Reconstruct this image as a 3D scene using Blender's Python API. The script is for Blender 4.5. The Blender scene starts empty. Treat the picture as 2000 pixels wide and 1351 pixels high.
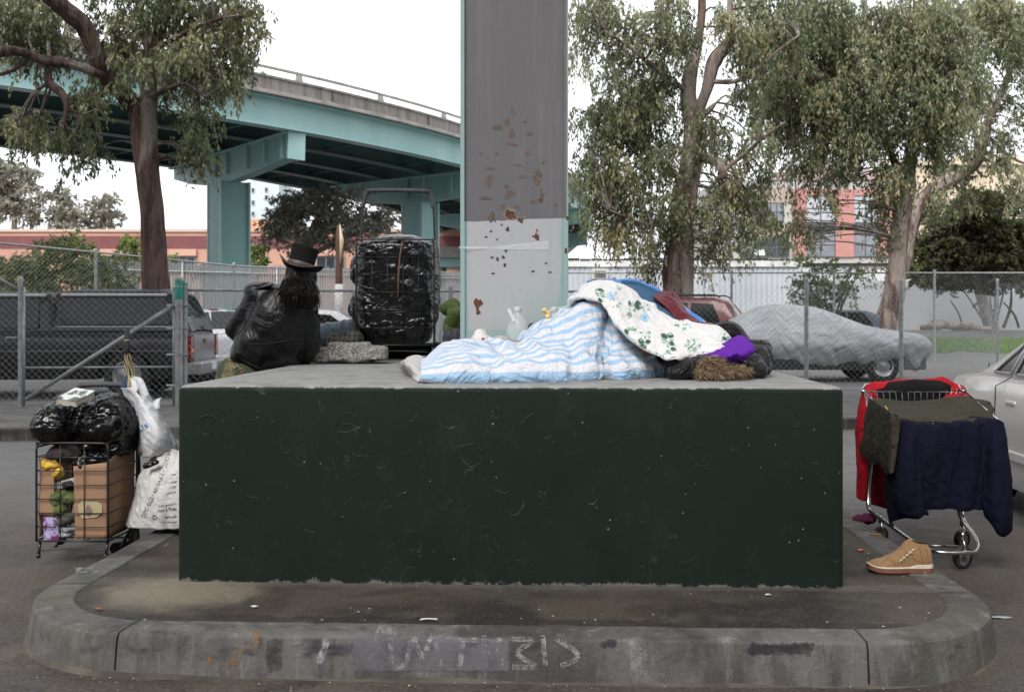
import bpy, bmesh, math, random
import numpy as np
from mathutils import Vector, Matrix, noise
R = math.radians
random.seed(7); np.random.seed(7)
S = bpy.context.scene
# ------------------------------------------------------------ camera, sky, sun, exposure
H = 1.25; F = 1944.0; HOR = 622.0
cam_d = bpy.data.cameras.new('camera'); cam = bpy.data.objects.new('camera', cam_d); S.collection.objects.link(cam)
cam.location = (0, 0, H); cam.rotation_euler = (R(90), 0, 0)
cam_d.sensor_width = 36; cam_d.lens = F / 2000 * 36; cam_d.shift_y = (HOR - 675.5) / 2000
cam_d.clip_start = 0.1; cam_d.clip_end = 2000
cam_d.dof.use_dof = True; cam_d.dof.focus_distance = 4.9; cam_d.dof.aperture_fstop = 6.3
S.camera = cam
W_ = bpy.data.worlds.new('World'); S.world = W_; W_.use_nodes = True
nt = W_.node_tree; nt.nodes.clear()
o_ = nt.nodes.new('ShaderNodeOutputWorld'); bg = nt.nodes.new('ShaderNodeBackground')
sky = nt.nodes.new('ShaderNodeTexSky'); sky.sky_type = 'NISHITA'; sky.sun_disc = False
sky.sun_elevation = R(48); sky.sun_rotation = R(200); sky.dust_density = 4; sky.air_density = 1.0
hs = nt.nodes.new('ShaderNodeHueSaturation'); hs.inputs['Saturation'].default_value = 0.10
mx = nt.nodes.new('ShaderNodeMix'); mx.data_type = 'RGBA'; mx.inputs[0].default_value = 0.72
mx.inputs[7].default_value = (9.3, 9.5, 10.0, 1)
nt.links.new(sky.outputs[0], hs.inputs['Color']); nt.links.new(hs.outputs[0], mx.inputs[6])
nt.links.new(mx.outputs[2], bg.inputs[0]); bg.inputs[1].default_value = 0.085
nt.links.new(bg.outputs[0], o_.inputs[0])
sun_d = bpy.data.lights.new('sun', 'SUN'); sun = bpy.data.objects.new('sun', sun_d); S.collection.objects.link(sun)
sun_d.energy = 1.3; sun_d.angle = R(30); sun_d.color = (1, 0.97, 0.93)
sun.rotation_euler = (R(42), 0, R(-20))
S.view_settings.view_transform = 'Standard'; S.view_settings.look = 'None'
S.view_settings.exposure = 1.12; S.view_settings.gamma = 1
S.cycles.max_bounces = 8; S.cycles.diffuse_bounces = 3; S.cycles.transparent_max_bounces = 16

# ------------------------------------------------------------ helpers
def P(px, py, Z): return Vector(((px - 1000) / F * Z, Z, H - (py - HOR) / F * Z))
def PG(px, py, z=0.0):                       # the point of height z that lies at this pixel
    Z = (H - z) * F / (py - HOR); return Vector(((px - 1000) / F * Z, Z, z))
ORG = {}
def thing(name, label, cat, loc=(0, 0, 0), group=None):
    o = bpy.data.objects.new(name, None); S.collection.objects.link(o); o.location = loc
    o.empty_display_size = .1
    o['label'] = label; o['category'] = cat
    if group: o['group'] = group
    ORG[o] = Vector(loc); return o
def tag(o, label, cat, group=None):
    o['label'] = label; o['category'] = cat
    if group: o['group'] = group
    return o
def mk(name, V, Fc, mat, parent=None, smooth=True, kind=None, uv=None, label=None, attr=None, autos=None):
    """link vertices+faces as one mesh object (world coordinates in, origin at its centre)"""
    V = np.asarray(V, dtype=np.float64).reshape(-1, 3)
    lo, hi = V.min(0), V.max(0); c = (lo + hi) / 2; c[2] = lo[2]
    me = bpy.data.meshes.new(name)
    V2 = V - c
    if isinstance(Fc, np.ndarray):
        n, k = Fc.shape
        me.vertices.add(len(V2)); me.vertices.foreach_set('co', V2.astype(np.float32).ravel())
        me.loops.add(n * k); me.loops.foreach_set('vertex_index', Fc.astype(np.int32).ravel())
        me.polygons.add(n); me.polygons.foreach_set('loop_start', np.arange(0, n * k, k, dtype=np.int32))
        me.update(calc_edges=True)
    else:
        me.from_pydata([tuple(v) for v in V2], [], Fc)
    if smooth: me.polygons.foreach_set('use_smooth', [True] * len(me.polygons))
    if autos is not None:
        try: me.set_sharp_from_angle(angle=R(autos))
        except Exception: pass
    if uv is not None:
        l = me.uv_layers.new(name='UVMap'); uv = np.asarray(uv, dtype=np.float32)
        idx = np.empty(len(me.loops), dtype=np.int32); me.loops.foreach_get('vertex_index', idx)
        l.data.foreach_set('uv', uv[idx].ravel())
    if attr is not None:
        a = me.attributes.new('tint', 'FLOAT', 'POINT'); a.data.foreach_set('value', np.asarray(attr, dtype=np.float32))
    for m in (mat if isinstance(mat, (list, tuple)) else [mat]): me.materials.append(m)
    o = bpy.data.objects.new(name, me); S.collection.objects.link(o)
    cw = Vector(c); ORG[o] = cw
    if parent is not None: o.parent = parent; o.location = cw - ORG[parent]
    else: o.location = cw
    if kind: o['kind'] = kind
    if label: o['label'] = label
    return o
def bevel(o, w=.006, seg=2):
    m = o.modifiers.new('bevel', 'BEVEL'); m.width = w; m.segments = seg; m.limit_method = 'ANGLE'; m.angle_limit = R(40)
    return o
def solid(o, t=.006, off=-1):
    m = o.modifiers.new('solid', 'SOLIDIFY'); m.thickness = t; m.offset = off; return o
def subd(o, n=1):
    m = o.modifiers.new('sub', 'SUBSURF'); m.levels = n; m.render_levels = n; return o
def copy_tree(o, parent=None):
    c = o.copy(); S.collection.objects.link(c); c.parent = parent
    for ch in list(o.children): copy_tree(ch, c)
    return c
class MB:
    def __init__(s): s.v = []; s.f = []
    def add(s, V, Fc):
        b = len(s.v); s.v += [tuple(v) for v in V]; s.f += [tuple(i + b for i in f) for f in Fc]; return s
    def box(s, a, b, M=None):
        x0, y0, z0 = a; x1, y1, z1 = b
        V = [(x0,y0,z0),(x1,y0,z0),(x1,y1,z0),(x0,y1,z0),(x0,y0,z1),(x1,y0,z1),(x1,y1,z1),(x0,y1,z1)]
        if M is not None: V = [M @ Vector(v) for v in V]
        return s.add(V, [(0,3,2,1),(4,5,6,7),(0,1,5,4),(1,2,6,5),(2,3,7,6),(3,0,4,7)])
    def beam(s, a, b, w, h, up=(0, 0, 1)):
        a, b = Vector(a), Vector(b); d = (b - a); L = d.length; d.normalize(); u = Vector(up)
        r = d.cross(u); r.normalize(); u = r.cross(d)
        V = [a + r*(sx*w/2) + u*(sz*h/2) + d*t for t in (0, L) for sx, sz in ((-1,-1),(1,-1),(1,1),(-1,1))]
        return s.add(V, [(3,2,1,0),(4,5,6,7),(0,1,5,4),(1,2,6,5),(2,3,7,6),(3,0,4,7)])
    def tube(s, pts, r, seg=8, cap=True, closed=False):
        pts = [Vector(p) for p in pts]; n = len(pts)
        rr = r if isinstance(r, (list, tuple, np.ndarray)) else [r] * n
        base = None; rings = []
        for i, p in enumerate(pts):
            if closed: d = pts[(i+1) % n] - pts[i-1]
            else: d = (pts[min(i+1, n-1)] - pts[max(i-1, 0)])
            if d.length < 1e-9: d = Vector((0, 0, 1))
            d.normalize()
            if base is None:
                base = Vector((1, 0, 0)) if abs(d.x) < .8 else Vector((0, 1, 0))
            base = (base - d * base.dot(d)); base.normalize(); q = d.cross(base)
            rings.append([p + (base*math.cos(2*math.pi*k/seg) + q*math.sin(2*math.pi*k/seg))*rr[i] for k in range(seg)])
        V = [v for rg in rings for v in rg]; Fc = []
        m = n if closed else n - 1
        for i in range(m):
            j = (i+1) % n
            for k in range(seg):
                Fc.append((i*seg+k, i*seg+(k+1) % seg, j*seg+(k+1) % seg, j*seg+k))
        if cap and not closed:
            Fc.append(tuple(range(seg))[::-1]); Fc.append(tuple((n-1)*seg+k for k in range(seg)))
        return s.add(V, Fc)
    def lathe(s, prof, c=(0,0,0), M=None, seg=24):
        """prof: (r,z) list, axis z; M rotates then c moves"""
        V = []; Fc = []; c = Vector(c)
        for r, z in prof:
            for k in range(seg):
                v = Vector((r*math.cos(2*math.pi*k/seg), r*math.sin(2*math.pi*k/seg), z))
                if M is not None: v = M @ v
                V.append(v + c)
        for i in range(len(prof)-1):
            for k in range(seg): Fc.append((i*seg+k, i*seg+(k+1) % seg, (i+1)*seg+(k+1) % seg, (i+1)*seg+k))
        return s.add(V, Fc)
    def ell(s, c, r, M=None, nu=14, nv=9):
        prof = [(max(1e-4, math.sin(math.pi*i/nv)), -math.cos(math.pi*i/nv)) for i in range(nv+1)]
        V = []; Fc = []
        for rr, z in prof:
            for k in range(nu):
                v = Vector((rr*math.cos(2*math.pi*k/nu)*r[0], rr*math.sin(2*math.pi*k/nu)*r[1], z*r[2]))
                if M is not None: v = M @ v
                V.append(v + Vector(c))
        for i in range(nv):
            for k in range(nu): Fc.append((i*nu+k, i*nu+(k+1) % nu, (i+1)*nu+(k+1) % nu, (i+1)*nu+k))
        Fc.append(tuple(range(nu))[::-1]); Fc.append(tuple(nv*nu+k for k in range(nu)))
        return s.add(V, Fc)
    def make(s, name, mat, parent=None, smooth=False, **k): return mk(name, s.v, s.f, mat, parent, smooth, **k)
def crv(pts, n=8):
    """Catmull-Rom through points"""
    pts = [Vector(p) for p in pts]; out = []
    for i in range(len(pts)-1):
        p0, p1, p2, p3 = pts[max(i-1,0)], pts[i], pts[i+1], pts[min(i+2,len(pts)-1)]
        for k in range(n):
            t = k/n
            out.append(.5*((2*p1)+(p2-p0)*t+(2*p0-5*p1+4*p2-p3)*t*t+(3*p1-p0-3*p2+p3)*t**3))
    out.append(pts[-1]); return out
def resample(pts, n):
    A = np.array([tuple(p) for p in crv(pts, 10)]); d = np.r_[0, np.cumsum(np.linalg.norm(np.diff(A, axis=0), axis=1))]
    t = np.linspace(0, d[-1], n); return np.stack([np.interp(t, d, A[:, k]) for k in range(3)], 1)
def grid_from(guides, nu, nv, vs=None):
    """smooth (nv,nu,3) sheet through a list of guide polylines"""
    G = np.array([resample(g, nu) for g in guides]); m = len(G)
    t = np.linspace(0, m-1, nv); out = np.zeros((nv, nu, 3))
    for j, tt in enumerate(t):
        i = min(int(tt), m-2); u = tt-i
        p0, p1, p2, p3 = G[max(i-1,0)], G[i], G[i+1], G[min(i+2,m-1)]
        out[j] = .5*((2*p1)+(p2-p0)*u+(2*p0-5*p1+4*p2-p3)*u*u+(3*p1-p0-3*p2+p3)*u**3)
    return out
def normals(G):
    du = np.gradient(G, axis=1); dv = np.gradient(G, axis=0); n = np.cross(du, dv)
    return n / (np.linalg.norm(n, axis=2, keepdims=True) + 1e-9)
def nz(p, sc, seed=0.0): return noise.noise(Vector((p[0]*sc+seed, p[1]*sc-seed*1.7, p[2]*sc+seed*.6)))
def fbm(p, sc, seed=0.0, o=4): return noise.fractal(Vector((p[0]*sc+seed, p[1]*sc-seed, p[2]*sc+seed*.5)), 1.0, 2.0, o)
def ridge(p, sc, seed=0.0): return 1 - 2*abs(noise.noise(Vector((p[0]*sc+seed, p[1]*sc-seed, p[2]*sc+seed*.5))))
def sheet(name, G, mat, parent=None, disp=None, uvs=(1, 1), thick=None, label=None, up=None, flip=False):
    """grid -> mesh object; disp(u,v,p)->offset along the normal"""
    nv, nu = G.shape[:2]; G = G.copy()
    N = normals(G)
    if flip: N = -N
    if disp is not None:
        for j in range(nv):
            for i in range(nu):
                G[j, i] += N[j, i] * disp(i/(nu-1), j/(nv-1), G[j, i])
    idx = np.arange(nv*nu).reshape(nv, nu)
    Fc = np.stack([idx[:-1,:-1], idx[:-1,1:], idx[1:,1:], idx[1:,:-1]], -1).reshape(-1, 4)
    if flip: Fc = Fc[:, ::-1]
    U, Vv = np.meshgrid(np.linspace(0, uvs[0], nu), np.linspace(0, uvs[1], nv))
    o = mk(name, G.reshape(-1, 3), Fc, mat, parent, True, uv=np.stack([U, Vv], -1).reshape(-1, 2), label=label)
    if thick: solid(o, thick)
    o_grid[o.name] = (G, -N if flip else N)
    return o
o_grid = {}
def remeshed(name, mb, voxel, mat, parent=None, disp=None, smooth=6, label=None, sub=0):
    """fuse overlapping solids into one continuous skin, smooth it, then push it in and out with disp(p)"""
    me = bpy.data.meshes.new('t'); me.from_pydata([tuple(v) for v in mb.v], [], mb.f)
    o = bpy.data.objects.new('t', me); S.collection.objects.link(o)
    m = o.modifiers.new('r', 'REMESH'); m.mode = 'VOXEL'; m.voxel_size = voxel
    if smooth: s_ = o.modifiers.new('s', 'SMOOTH'); s_.iterations = smooth; s_.factor = .5
    if sub: subd(o, sub)
    bpy.context.view_layer.update()
    dg = bpy.context.evaluated_depsgraph_get(); me2 = bpy.data.meshes.new_from_object(o.evaluated_get(dg))
    n = len(me2.vertices); V = np.empty(n*3); me2.vertices.foreach_get('co', V); V = V.reshape(-1, 3)
    Nn = np.empty(n*3); me2.vertices.foreach_get('normal', Nn); Nn = Nn.reshape(-1, 3)
    Fc = [tuple(p.vertices) for p in me2.polygons]
    if disp is not None: V = V + Nn*np.array([disp(p) for p in V])[:, None]
    bpy.data.objects.remove(o); bpy.data.meshes.remove(me); bpy.data.meshes.remove(me2)
    return mk(name, V, Fc, mat, parent, True, label=label)
def capsule(mb, a, b, ra, rb, seg=12, sq=1.0):
    a, b = Vector(a), Vector(b); d = b-a; L = d.length; d.normalize()
    n = 8; pts = []; rr = []
    for i in range(5): t = math.pi/2*i/4; pts.append(a - d*ra*math.cos(t)); rr.append(max(ra*math.sin(t), 1e-3))
    for i in range(1, n): t = i/n; pts.append(a + d*L*t); rr.append(ra+(rb-ra)*t)
    for i in range(5): t = math.pi/2*(1-i/4); pts.append(b + d*rb*math.cos(t)); rr.append(max(rb*math.sin(t), 1e-3))
    return mb.tube(pts, rr, seg)
def text_grid(txt, size=1.0, font=None):
    """flat text mesh -> (verts 2d, faces), height about `size`"""
    c = bpy.data.curves.new('t', 'FONT'); c.body = txt; c.size = size; c.resolution_u = 2
    o = bpy.data.objects.new('t', c); S.collection.objects.link(o); bpy.context.view_layer.update()
    dg = bpy.context.evaluated_depsgraph_get(); me = bpy.data.meshes.new_from_object(o.evaluated_get(dg))
    V = np.array([tuple(v.co) for v in me.vertices]); Fc = [tuple(p.vertices) for p in me.polygons]
    bpy.data.objects.remove(o); bpy.data.curves.remove(c); bpy.data.meshes.remove(me)
    return V[:, :2], Fc
def text_on(gridN, txt, u0, v0, u1, v1, hgt, mat, parent, name='lettering', off=.002, bold=0.0):
    """writes txt on a sheet from (u0,v0) towards (u1,v1); hgt = letter height in v units of metres along the sheet"""
    G, N = gridN; nv, nu = G.shape[:2]
    V, Fc = text_grid(txt); w = V[:, 0].max()
    su = np.linalg.norm(G[nv//2, -1]-G[nv//2, 0]); sv = np.linalg.norm(G[-1, nu//2]-G[0, nu//2])
    d = np.array([(u1-u0)*su, (v1-v0)*sv]); L = np.linalg.norm(d); d /= L; q = np.array([-d[1], d[0]])
    out = []
    for x, y in V:
        a = d*(x/w*L) + q*(y/.7*hgt); u = u0 + a[0]/su; v = v0 + a[1]/sv
        fu = min(max(u, 0), .9999)*(nu-1); fv = min(max(v, 0), .9999)*(nv-1); i, j = int(fu), int(fv); s, t = fu-i, fv-j
        p = (G[j,i]*(1-s)+G[j,i+1]*s)*(1-t)+(G[j+1,i]*(1-s)+G[j+1,i+1]*s)*t
        out.append(p + N[j, i]*off)
    return mk(name, out, Fc, mat, parent, False)

# ------------------------------------------------------------ materials
def lk(nt, a, b): nt.links.new(a, b)
def mat_new(name):
    m = bpy.data.materials.new(name); m.use_nodes = True; nt = m.node_tree
    return m, nt, nt.nodes['Principled BSDF']
def ramp(nt, stops, interp='LINEAR'):
    r = nt.nodes.new('ShaderNodeValToRGB'); r.color_ramp.interpolation = interp
    while len(r.color_ramp.elements) < len(stops): r.color_ramp.elements.new(.5)
    for e, (p, c) in zip(r.color_ramp.elements, stops):
        e.position = p; e.color = (c, c, c, 1) if isinstance(c, (int, float)) else (*c[:3], 1)
    return r
def tex(nt, kind='Noise', scale=5, detail=5, coord=None, rough=.6, stretch=None, dist=0, **kw):
    n = nt.nodes.new('ShaderNodeTex' + kind)
    if 'Scale' in n.inputs: n.inputs['Scale'].default_value = scale
    if kind == 'Noise': n.inputs['Detail'].default_value = detail; n.inputs['Roughness'].default_value = rough; n.inputs['Distortion'].default_value = dist
    c = coord or co(nt)
    if stretch:
        mp = nt.nodes.new('ShaderNodeMapping'); mp.inputs['Scale'].default_value = stretch; lk(nt, c, mp.inputs[0]); c = mp.outputs[0]
    lk(nt, c, n.inputs['Vector'])
    for k, v in kw.items(): setattr(n, k, v)
    return n
def co(nt, kind='Object'):
    for n in nt.nodes:
        if n.type == 'TEX_COORD': return n.outputs[kind]
    return nt.nodes.new('ShaderNodeTexCoord').outputs[kind]
def wco(nt):
    g = nt.nodes.new('ShaderNodeNewGeometry'); return g.outputs['Position']
def mixc(nt, fac, a, b, mode='MIX'):
    m = nt.nodes.new('ShaderNodeMix'); m.data_type = 'RGBA'; m.blend_type = mode
    for i, x in ((0, fac), (6, a), (7, b)):
        if isinstance(x, (int, float)) and i == 0: m.inputs[0].default_value = x
        elif isinstance(x, (tuple, list)): m.inputs[i].default_value = (*x[:3], 1)
        elif isinstance(x, (int, float)): m.inputs[i].default_value = (x, x, x, 1)
        else: lk(nt, x, m.inputs[i])
    return m.outputs[2]
def mth(nt, op, a, b=0.0, c=None):
    m = nt.nodes.new('ShaderNodeMath'); m.operation = op
    for i, x in enumerate((a, b) if c is None else (a, b, c)):
        if isinstance(x, (int, float)): m.inputs[i].default_value = x
        else: lk(nt, x, m.inputs[i])
    return m.outputs[0]
def bump(nt, bs, h, strength=.3, dist=.01):
    b = nt.nodes.new('ShaderNodeBump'); b.inputs['Strength'].default_value = strength; b.inputs['Distance'].default_value = dist
    old = bs.inputs['Normal'].links
    if old: lk(nt, old[0].from_socket, b.inputs['Normal'])
    lk(nt, h, b.inputs['Height']); lk(nt, b.outputs[0], bs.inputs['Normal'])
def M_(name, c1, c2=None, rough=.7, scale=6, metal=0, bmp=0, bscale=40, bdist=.004, detail=6, stretch=None, spec=.5, rvar=0, coat=0, lo=.35, hi=.65, world=False):
    m, nt, bs = mat_new(name); bs.inputs['Roughness'].default_value = rough; bs.inputs['Metallic'].default_value = metal
    bs.inputs['Specular IOR Level'].default_value = spec; bs.inputs['Coat Weight'].default_value = coat
    c = wco(nt) if world else co(nt)
    if c2 is None: c2 = tuple(x*.82 for x in c1)
    n = tex(nt, 'Noise', scale, detail, c, stretch=stretch); r = ramp(nt, [(lo, c1), (hi, c2)]); lk(nt, n.outputs[0], r.inputs[0])
    lk(nt, r.outputs[0], bs.inputs['Base Color'])
    if rvar:
        rr = ramp(nt, [(.3, max(0, rough-rvar)), (.7, min(1, rough+rvar))]); lk(nt, n.outputs[0], rr.inputs[0]); lk(nt, rr.outputs[0], bs.inputs['Roughness'])
    if bmp:
        b = tex(nt, 'Noise', bscale, 5, c, stretch=stretch); bump(nt, bs, b.outputs[0], bmp, bdist)
    return m
# ============================================================ SETTING MATERIALS
def m_asphalt():
    m, nt, bs = mat_new('asphalt'); c = wco(nt)
    n1 = tex(nt, 'Noise', .55, 6, c, dist=.6); n2 = tex(nt, 'Noise', 60, 4, c); n3 = tex(nt, 'Noise', 3.2, 8, c, rough=.75)
    base = mixc(nt, ramp_of(nt, n1.outputs[0], [(.35, 0), (.62, 1)]), (.030, .0225, .017), (.072, .057, .045))
    base = mixc(nt, ramp_of(nt, n3.outputs[0], [(.5, 0), (.62, .85)]), base, (.020, .016, .014)); n4 = tex(nt, 'Noise', 1.1, 3, c, dist=2.5); base = mixc(nt, ramp_of(nt, n4.outputs[0], [(.56, 0), (.62, .6)]), base, (.022, .018, .016)); n5 = tex(nt, 'Noise', 2.3, 8, c, rough=.8); base = mixc(nt, ramp_of(nt, n5.outputs[0], [(.55, 0), (.7, .6)]), base, (.13, .11, .09))
    base = mixc(nt, ramp_of(nt, n2.outputs[0], [(.45, 0), (.75, .5)]), base, (.15, .14, .13))
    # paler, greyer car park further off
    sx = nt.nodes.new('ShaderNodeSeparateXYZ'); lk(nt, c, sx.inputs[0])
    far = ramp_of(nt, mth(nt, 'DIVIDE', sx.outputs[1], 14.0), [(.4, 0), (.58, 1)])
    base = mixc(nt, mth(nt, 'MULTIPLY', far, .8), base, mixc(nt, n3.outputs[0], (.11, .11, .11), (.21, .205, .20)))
    v = tex(nt, 'Voronoi', 9, coord=c); fl = ramp_of(nt, v.outputs['Distance'], [(.03, 1), (.05, 0)])
    base = mixc(nt, mth(nt, 'MULTIPLY', fl, ramp_of(nt, n1.outputs[0], [(.45, 0), (.6, .8)])), base, (.3, .29, .27))
    lk(nt, base, bs.inputs['Base Color']); bs.inputs['Roughness'].default_value = .82
    rr = ramp_of(nt, n3.outputs[0], [(.4, .85), (.65, .5)]); lk(nt, rr, bs.inputs['Roughness'])
    bump(nt, bs, n2.outputs[0], .55, .006); bump(nt, bs, n3.outputs[0], .3, .015); return m
def ramp_of(nt, sock, stops, interp='LINEAR'):
    r = ramp(nt, stops, interp); lk(nt, sock, r.inputs[0]); return r.outputs[0]
def m_island():
    m, nt, bs = mat_new('island dirt'); c = wco(nt)
    n1 = tex(nt, 'Noise', 1.6, 6, c, dist=1.2); n2 = tex(nt, 'Noise', 70, 4, c); n3 = tex(nt, 'Noise', 6, 8, c, rough=.8)
    b = mixc(nt, ramp_of(nt, n1.outputs[0], [(.4, 0), (.6, 1)]), (.017, .013, .0105), (.056, .045, .034))
    dt = nt.nodes.new('ShaderNodeVectorMath'); dt.operation = 'DOT_PRODUCT'; lk(nt, c, dt.inputs[0]); dt.inputs[1].default_value = tuple(DY); w_ = mth(nt, 'SUBTRACT', dt.outputs['Value'], O0.dot(DY)); w_ = mth(nt, 'ADD', w_, mth(nt, 'MULTIPLY', mth(nt, 'SUBTRACT', n3.outputs[0], .5), .16)); grime = ramp_of(nt, w_, [(-.5+.5, 0), (.5, 0)]) if 0 else None
    g1 = mth(nt, 'LESS_THAN', mth(nt, 'ABSOLUTE', mth(nt, 'ADD', w_, .505)), .04); b = mixc(nt, mth(nt, 'MULTIPLY', g1, .75), b, (.014, .011, .010)); g2 = mth(nt, 'LESS_THAN', mth(nt, 'ABSOLUTE', w_), .05); b = mixc(nt, mth(nt, 'MULTIPLY', g2, .5), b, (.09, .08, .07))
    b = mixc(nt, ramp_of(nt, n3.outputs[0], [(.5, 0), (.72, .8)]), b, (.078, .068, .056))
    # sand washed against the left corner
    sx = nt.nodes.new('ShaderNodeSeparateXYZ'); lk(nt, c, sx.inputs[0])
    dx = mth(nt, 'ADD', sx.outputs[0], 1.35); dy = mth(nt, 'SUBTRACT', sx.outputs[1], 4.05)
    d = mth(nt, 'ADD', mth(nt, 'MULTIPLY', mth(nt, 'MULTIPLY', dx, dx), 1.6), mth(nt, 'MULTIPLY', mth(nt, 'MULTIPLY', dy, dy), 2.6))
    d = mth(nt, 'ADD', d, mth(nt, 'MULTIPLY', mth(nt, 'SUBTRACT', n3.outputs[0], .5), .55))
    b = mixc(nt, ramp_of(nt, d, [(.05, .9), (.24, 0)]), b, (.19, .165, .12))
    v = tex(nt, 'Voronoi', 26, coord=c); v2 = tex(nt, 'Noise', 2.2, 3, c)
    fl = mth(nt, 'MULTIPLY', ramp_of(nt, v.outputs['Distance'], [(.10, 1), (.15, 0)]), ramp_of(nt, v2.outputs[0], [(.47, 0), (.56, 1)]))
    cc = nt.nodes.new('ShaderNodeSeparateXYZ'); lk(nt, v.outputs['Color'], cc.inputs[0])
    fl = mth(nt, 'MULTIPLY', fl, mth(nt, 'GREATER_THAN', cc.outputs[0], .68))
    b = mixc(nt, fl, b, (.55, .53, .5))
    b = mixc(nt, ramp_of(nt, n2.outputs[0], [(.55, 0), (.75, .5)]), b, (.16, .145, .13))
    lk(nt, b, bs.inputs['Base Color']); bs.inputs['Roughness'].default_value = .75
    bump(nt, bs, n2.outputs[0], .6, .006); bump(nt, bs, n3.outputs[0], .4, .02); return m
def m_kerb():
    m, nt, bs = mat_new('kerb concrete'); c = wco(nt)
    n1 = tex(nt, 'Noise', 1.3, 6, c, dist=.8); n2 = tex(nt, 'Noise', 45, 5, c); n3 = tex(nt, 'Noise', 5, 9, c, rough=.8)
    st = tex(nt, 'Noise', 4.5, 6, c, stretch=(3.2, 3.2, .35), rough=.7)
    b = mixc(nt, n3.outputs[0], (.06, .057, .053), (.165, .158, .148))
    b = mixc(nt, ramp_of(nt, n1.outputs[0], [(.46, 0), (.56, .85)]), b, (.05, .043, .042))
    b = mixc(nt, ramp_of(nt, st.outputs[0], [(.55, 0), (.75, .6)]), b, (.30, .295, .285))
    b = mixc(nt, ramp_of(nt, st.outputs[0], [(.32, .85), (.47, 0)]), b, (.032, .028, .026))
    g = tex(nt, 'Noise', .9, 3, c); b = mixc(nt, ramp_of(nt, g.outputs[0], [(.56, 0), (.68, .35)]), b, (.11, .12, .075))
    # black scuffs left by tyres along the arris
    sx = nt.nodes.new('ShaderNodeSeparateXYZ'); lk(nt, c, sx.inputs[0])
    tb = ramp_of(nt, sx.outputs[2], [(.05, 0), (.085, 1), (.13, 1), (.139, .2)])
    ts = tex(nt, 'Noise', 1.9, 4, c, stretch=(1, 1, 2.5)); b = mixc(nt, mth(nt, 'MULTIPLY', tb, ramp_of(nt, ts.outputs[0], [(.57, 0), (.62, .85)])), b, (.022, .021, .026))
    lk(nt, b, bs.inputs['Base Color']); bs.inputs['Roughness'].default_value = .85
    bump(nt, bs, n2.outputs[0], .7, .008); bump(nt, bs, n3.outputs[0], .6, .02); return m
TH = R(2.3); O0 = Vector((-.024, 4.148, 0)); RX = Vector((math.cos(TH), -math.sin(TH), 0)); DY = Vector((math.sin(TH), math.cos(TH), 0))
MA = m_asphalt(); MI = m_island(); MK = m_kerb()
M_steel = M_('galvanised steel', (.42, .43, .43), (.26, .27, .27), .5, 12, metal=.55, bmp=.1)
M_chrome = M_('chromed wire', (.62, .62, .62), (.35, .34, .33), .22, 30, metal=1)
M_black = M_('black powder coat', (.012, .012, .013), (.02, .02, .02), .35, 30)
M_rubber = M_('black rubber', (.018, .018, .018), (.03, .03, .03), .7, 30)

# ------------------------------------------------------------ ground
xs = np.r_[-400, -150, np.linspace(-60, 60, 61), 150, 400]; ys = np.r_[-60, -10, 0, 2, 4, 6, 8, 10, 12, np.linspace(14, 60, 47), 80, 120, 250, 900]
def gz(x, y):
    t = min(max((y-31)/13, 0), 1)*min(max((x-2)/6, 0), 1); return .72*t*t*(3-2*t)
GV = [(x, y, gz(x, y)) for y in ys for x in xs]; nx = len(xs)
GF = [(j*nx+i, j*nx+i+1, (j+1)*nx+i+1, (j+1)*nx+i) for j in range(len(ys)-1) for i in range(nx-1)]
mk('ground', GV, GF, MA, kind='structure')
# far pavement: a raised slab, its kerb and the joint lines
def kl(x, off=0): return 10.79 + .12*x + off
mp = MB()
for (o0, o1, z1, nm, mt) in ((0, .16, .122, 'far_kerb', MK), (.162, 3.6, .118, 'far_pavement', None)):
    b = MB(); V = []
    for x in (-60, 40): V += [(x, kl(x, o0), -.02), (x, kl(x, o1), -.02), (x, kl(x, o1), z1), (x, kl(x, o0), z1)]
    b.add(V, [(0,3,7,4),(3,2,6,7),(2,1,5,6),(0,1,2,3),(7,6,5,4)])
    bevel(b.make(nm, mt or M_('pavement concrete', (.17, .165, .155), (.085, .08, .075), .85, 2.5, bmp=.5, bscale=50, world=True, detail=9), kind='structure'), .012)
# painted bay lines in the car park
b = MB()
for (x0, y0, x1, y1) in ((1.2, 24.2, 9.5, 24.9), (9.2, 26.6, 14.5, 25.4), (4, 18.2, 11, 17.3), (8, 31.5, 15, 30.3)):
    d = Vector((x1-x0, y1-y0, 0)).normalized(); q = Vector((-d.y, d.x, 0))*.06
    b.add([Vector((x0,y0,.004))-q, Vector((x1,y1,.004))-q, Vector((x1,y1,.004))+q, Vector((x0,y0,.004))+q], [(0,1,2,3)])
b.make('parking_line_markings', M_('worn white line paint', (.5, .5, .48), (.25, .24, .23), .8, 8, world=True), kind='structure')

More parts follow.
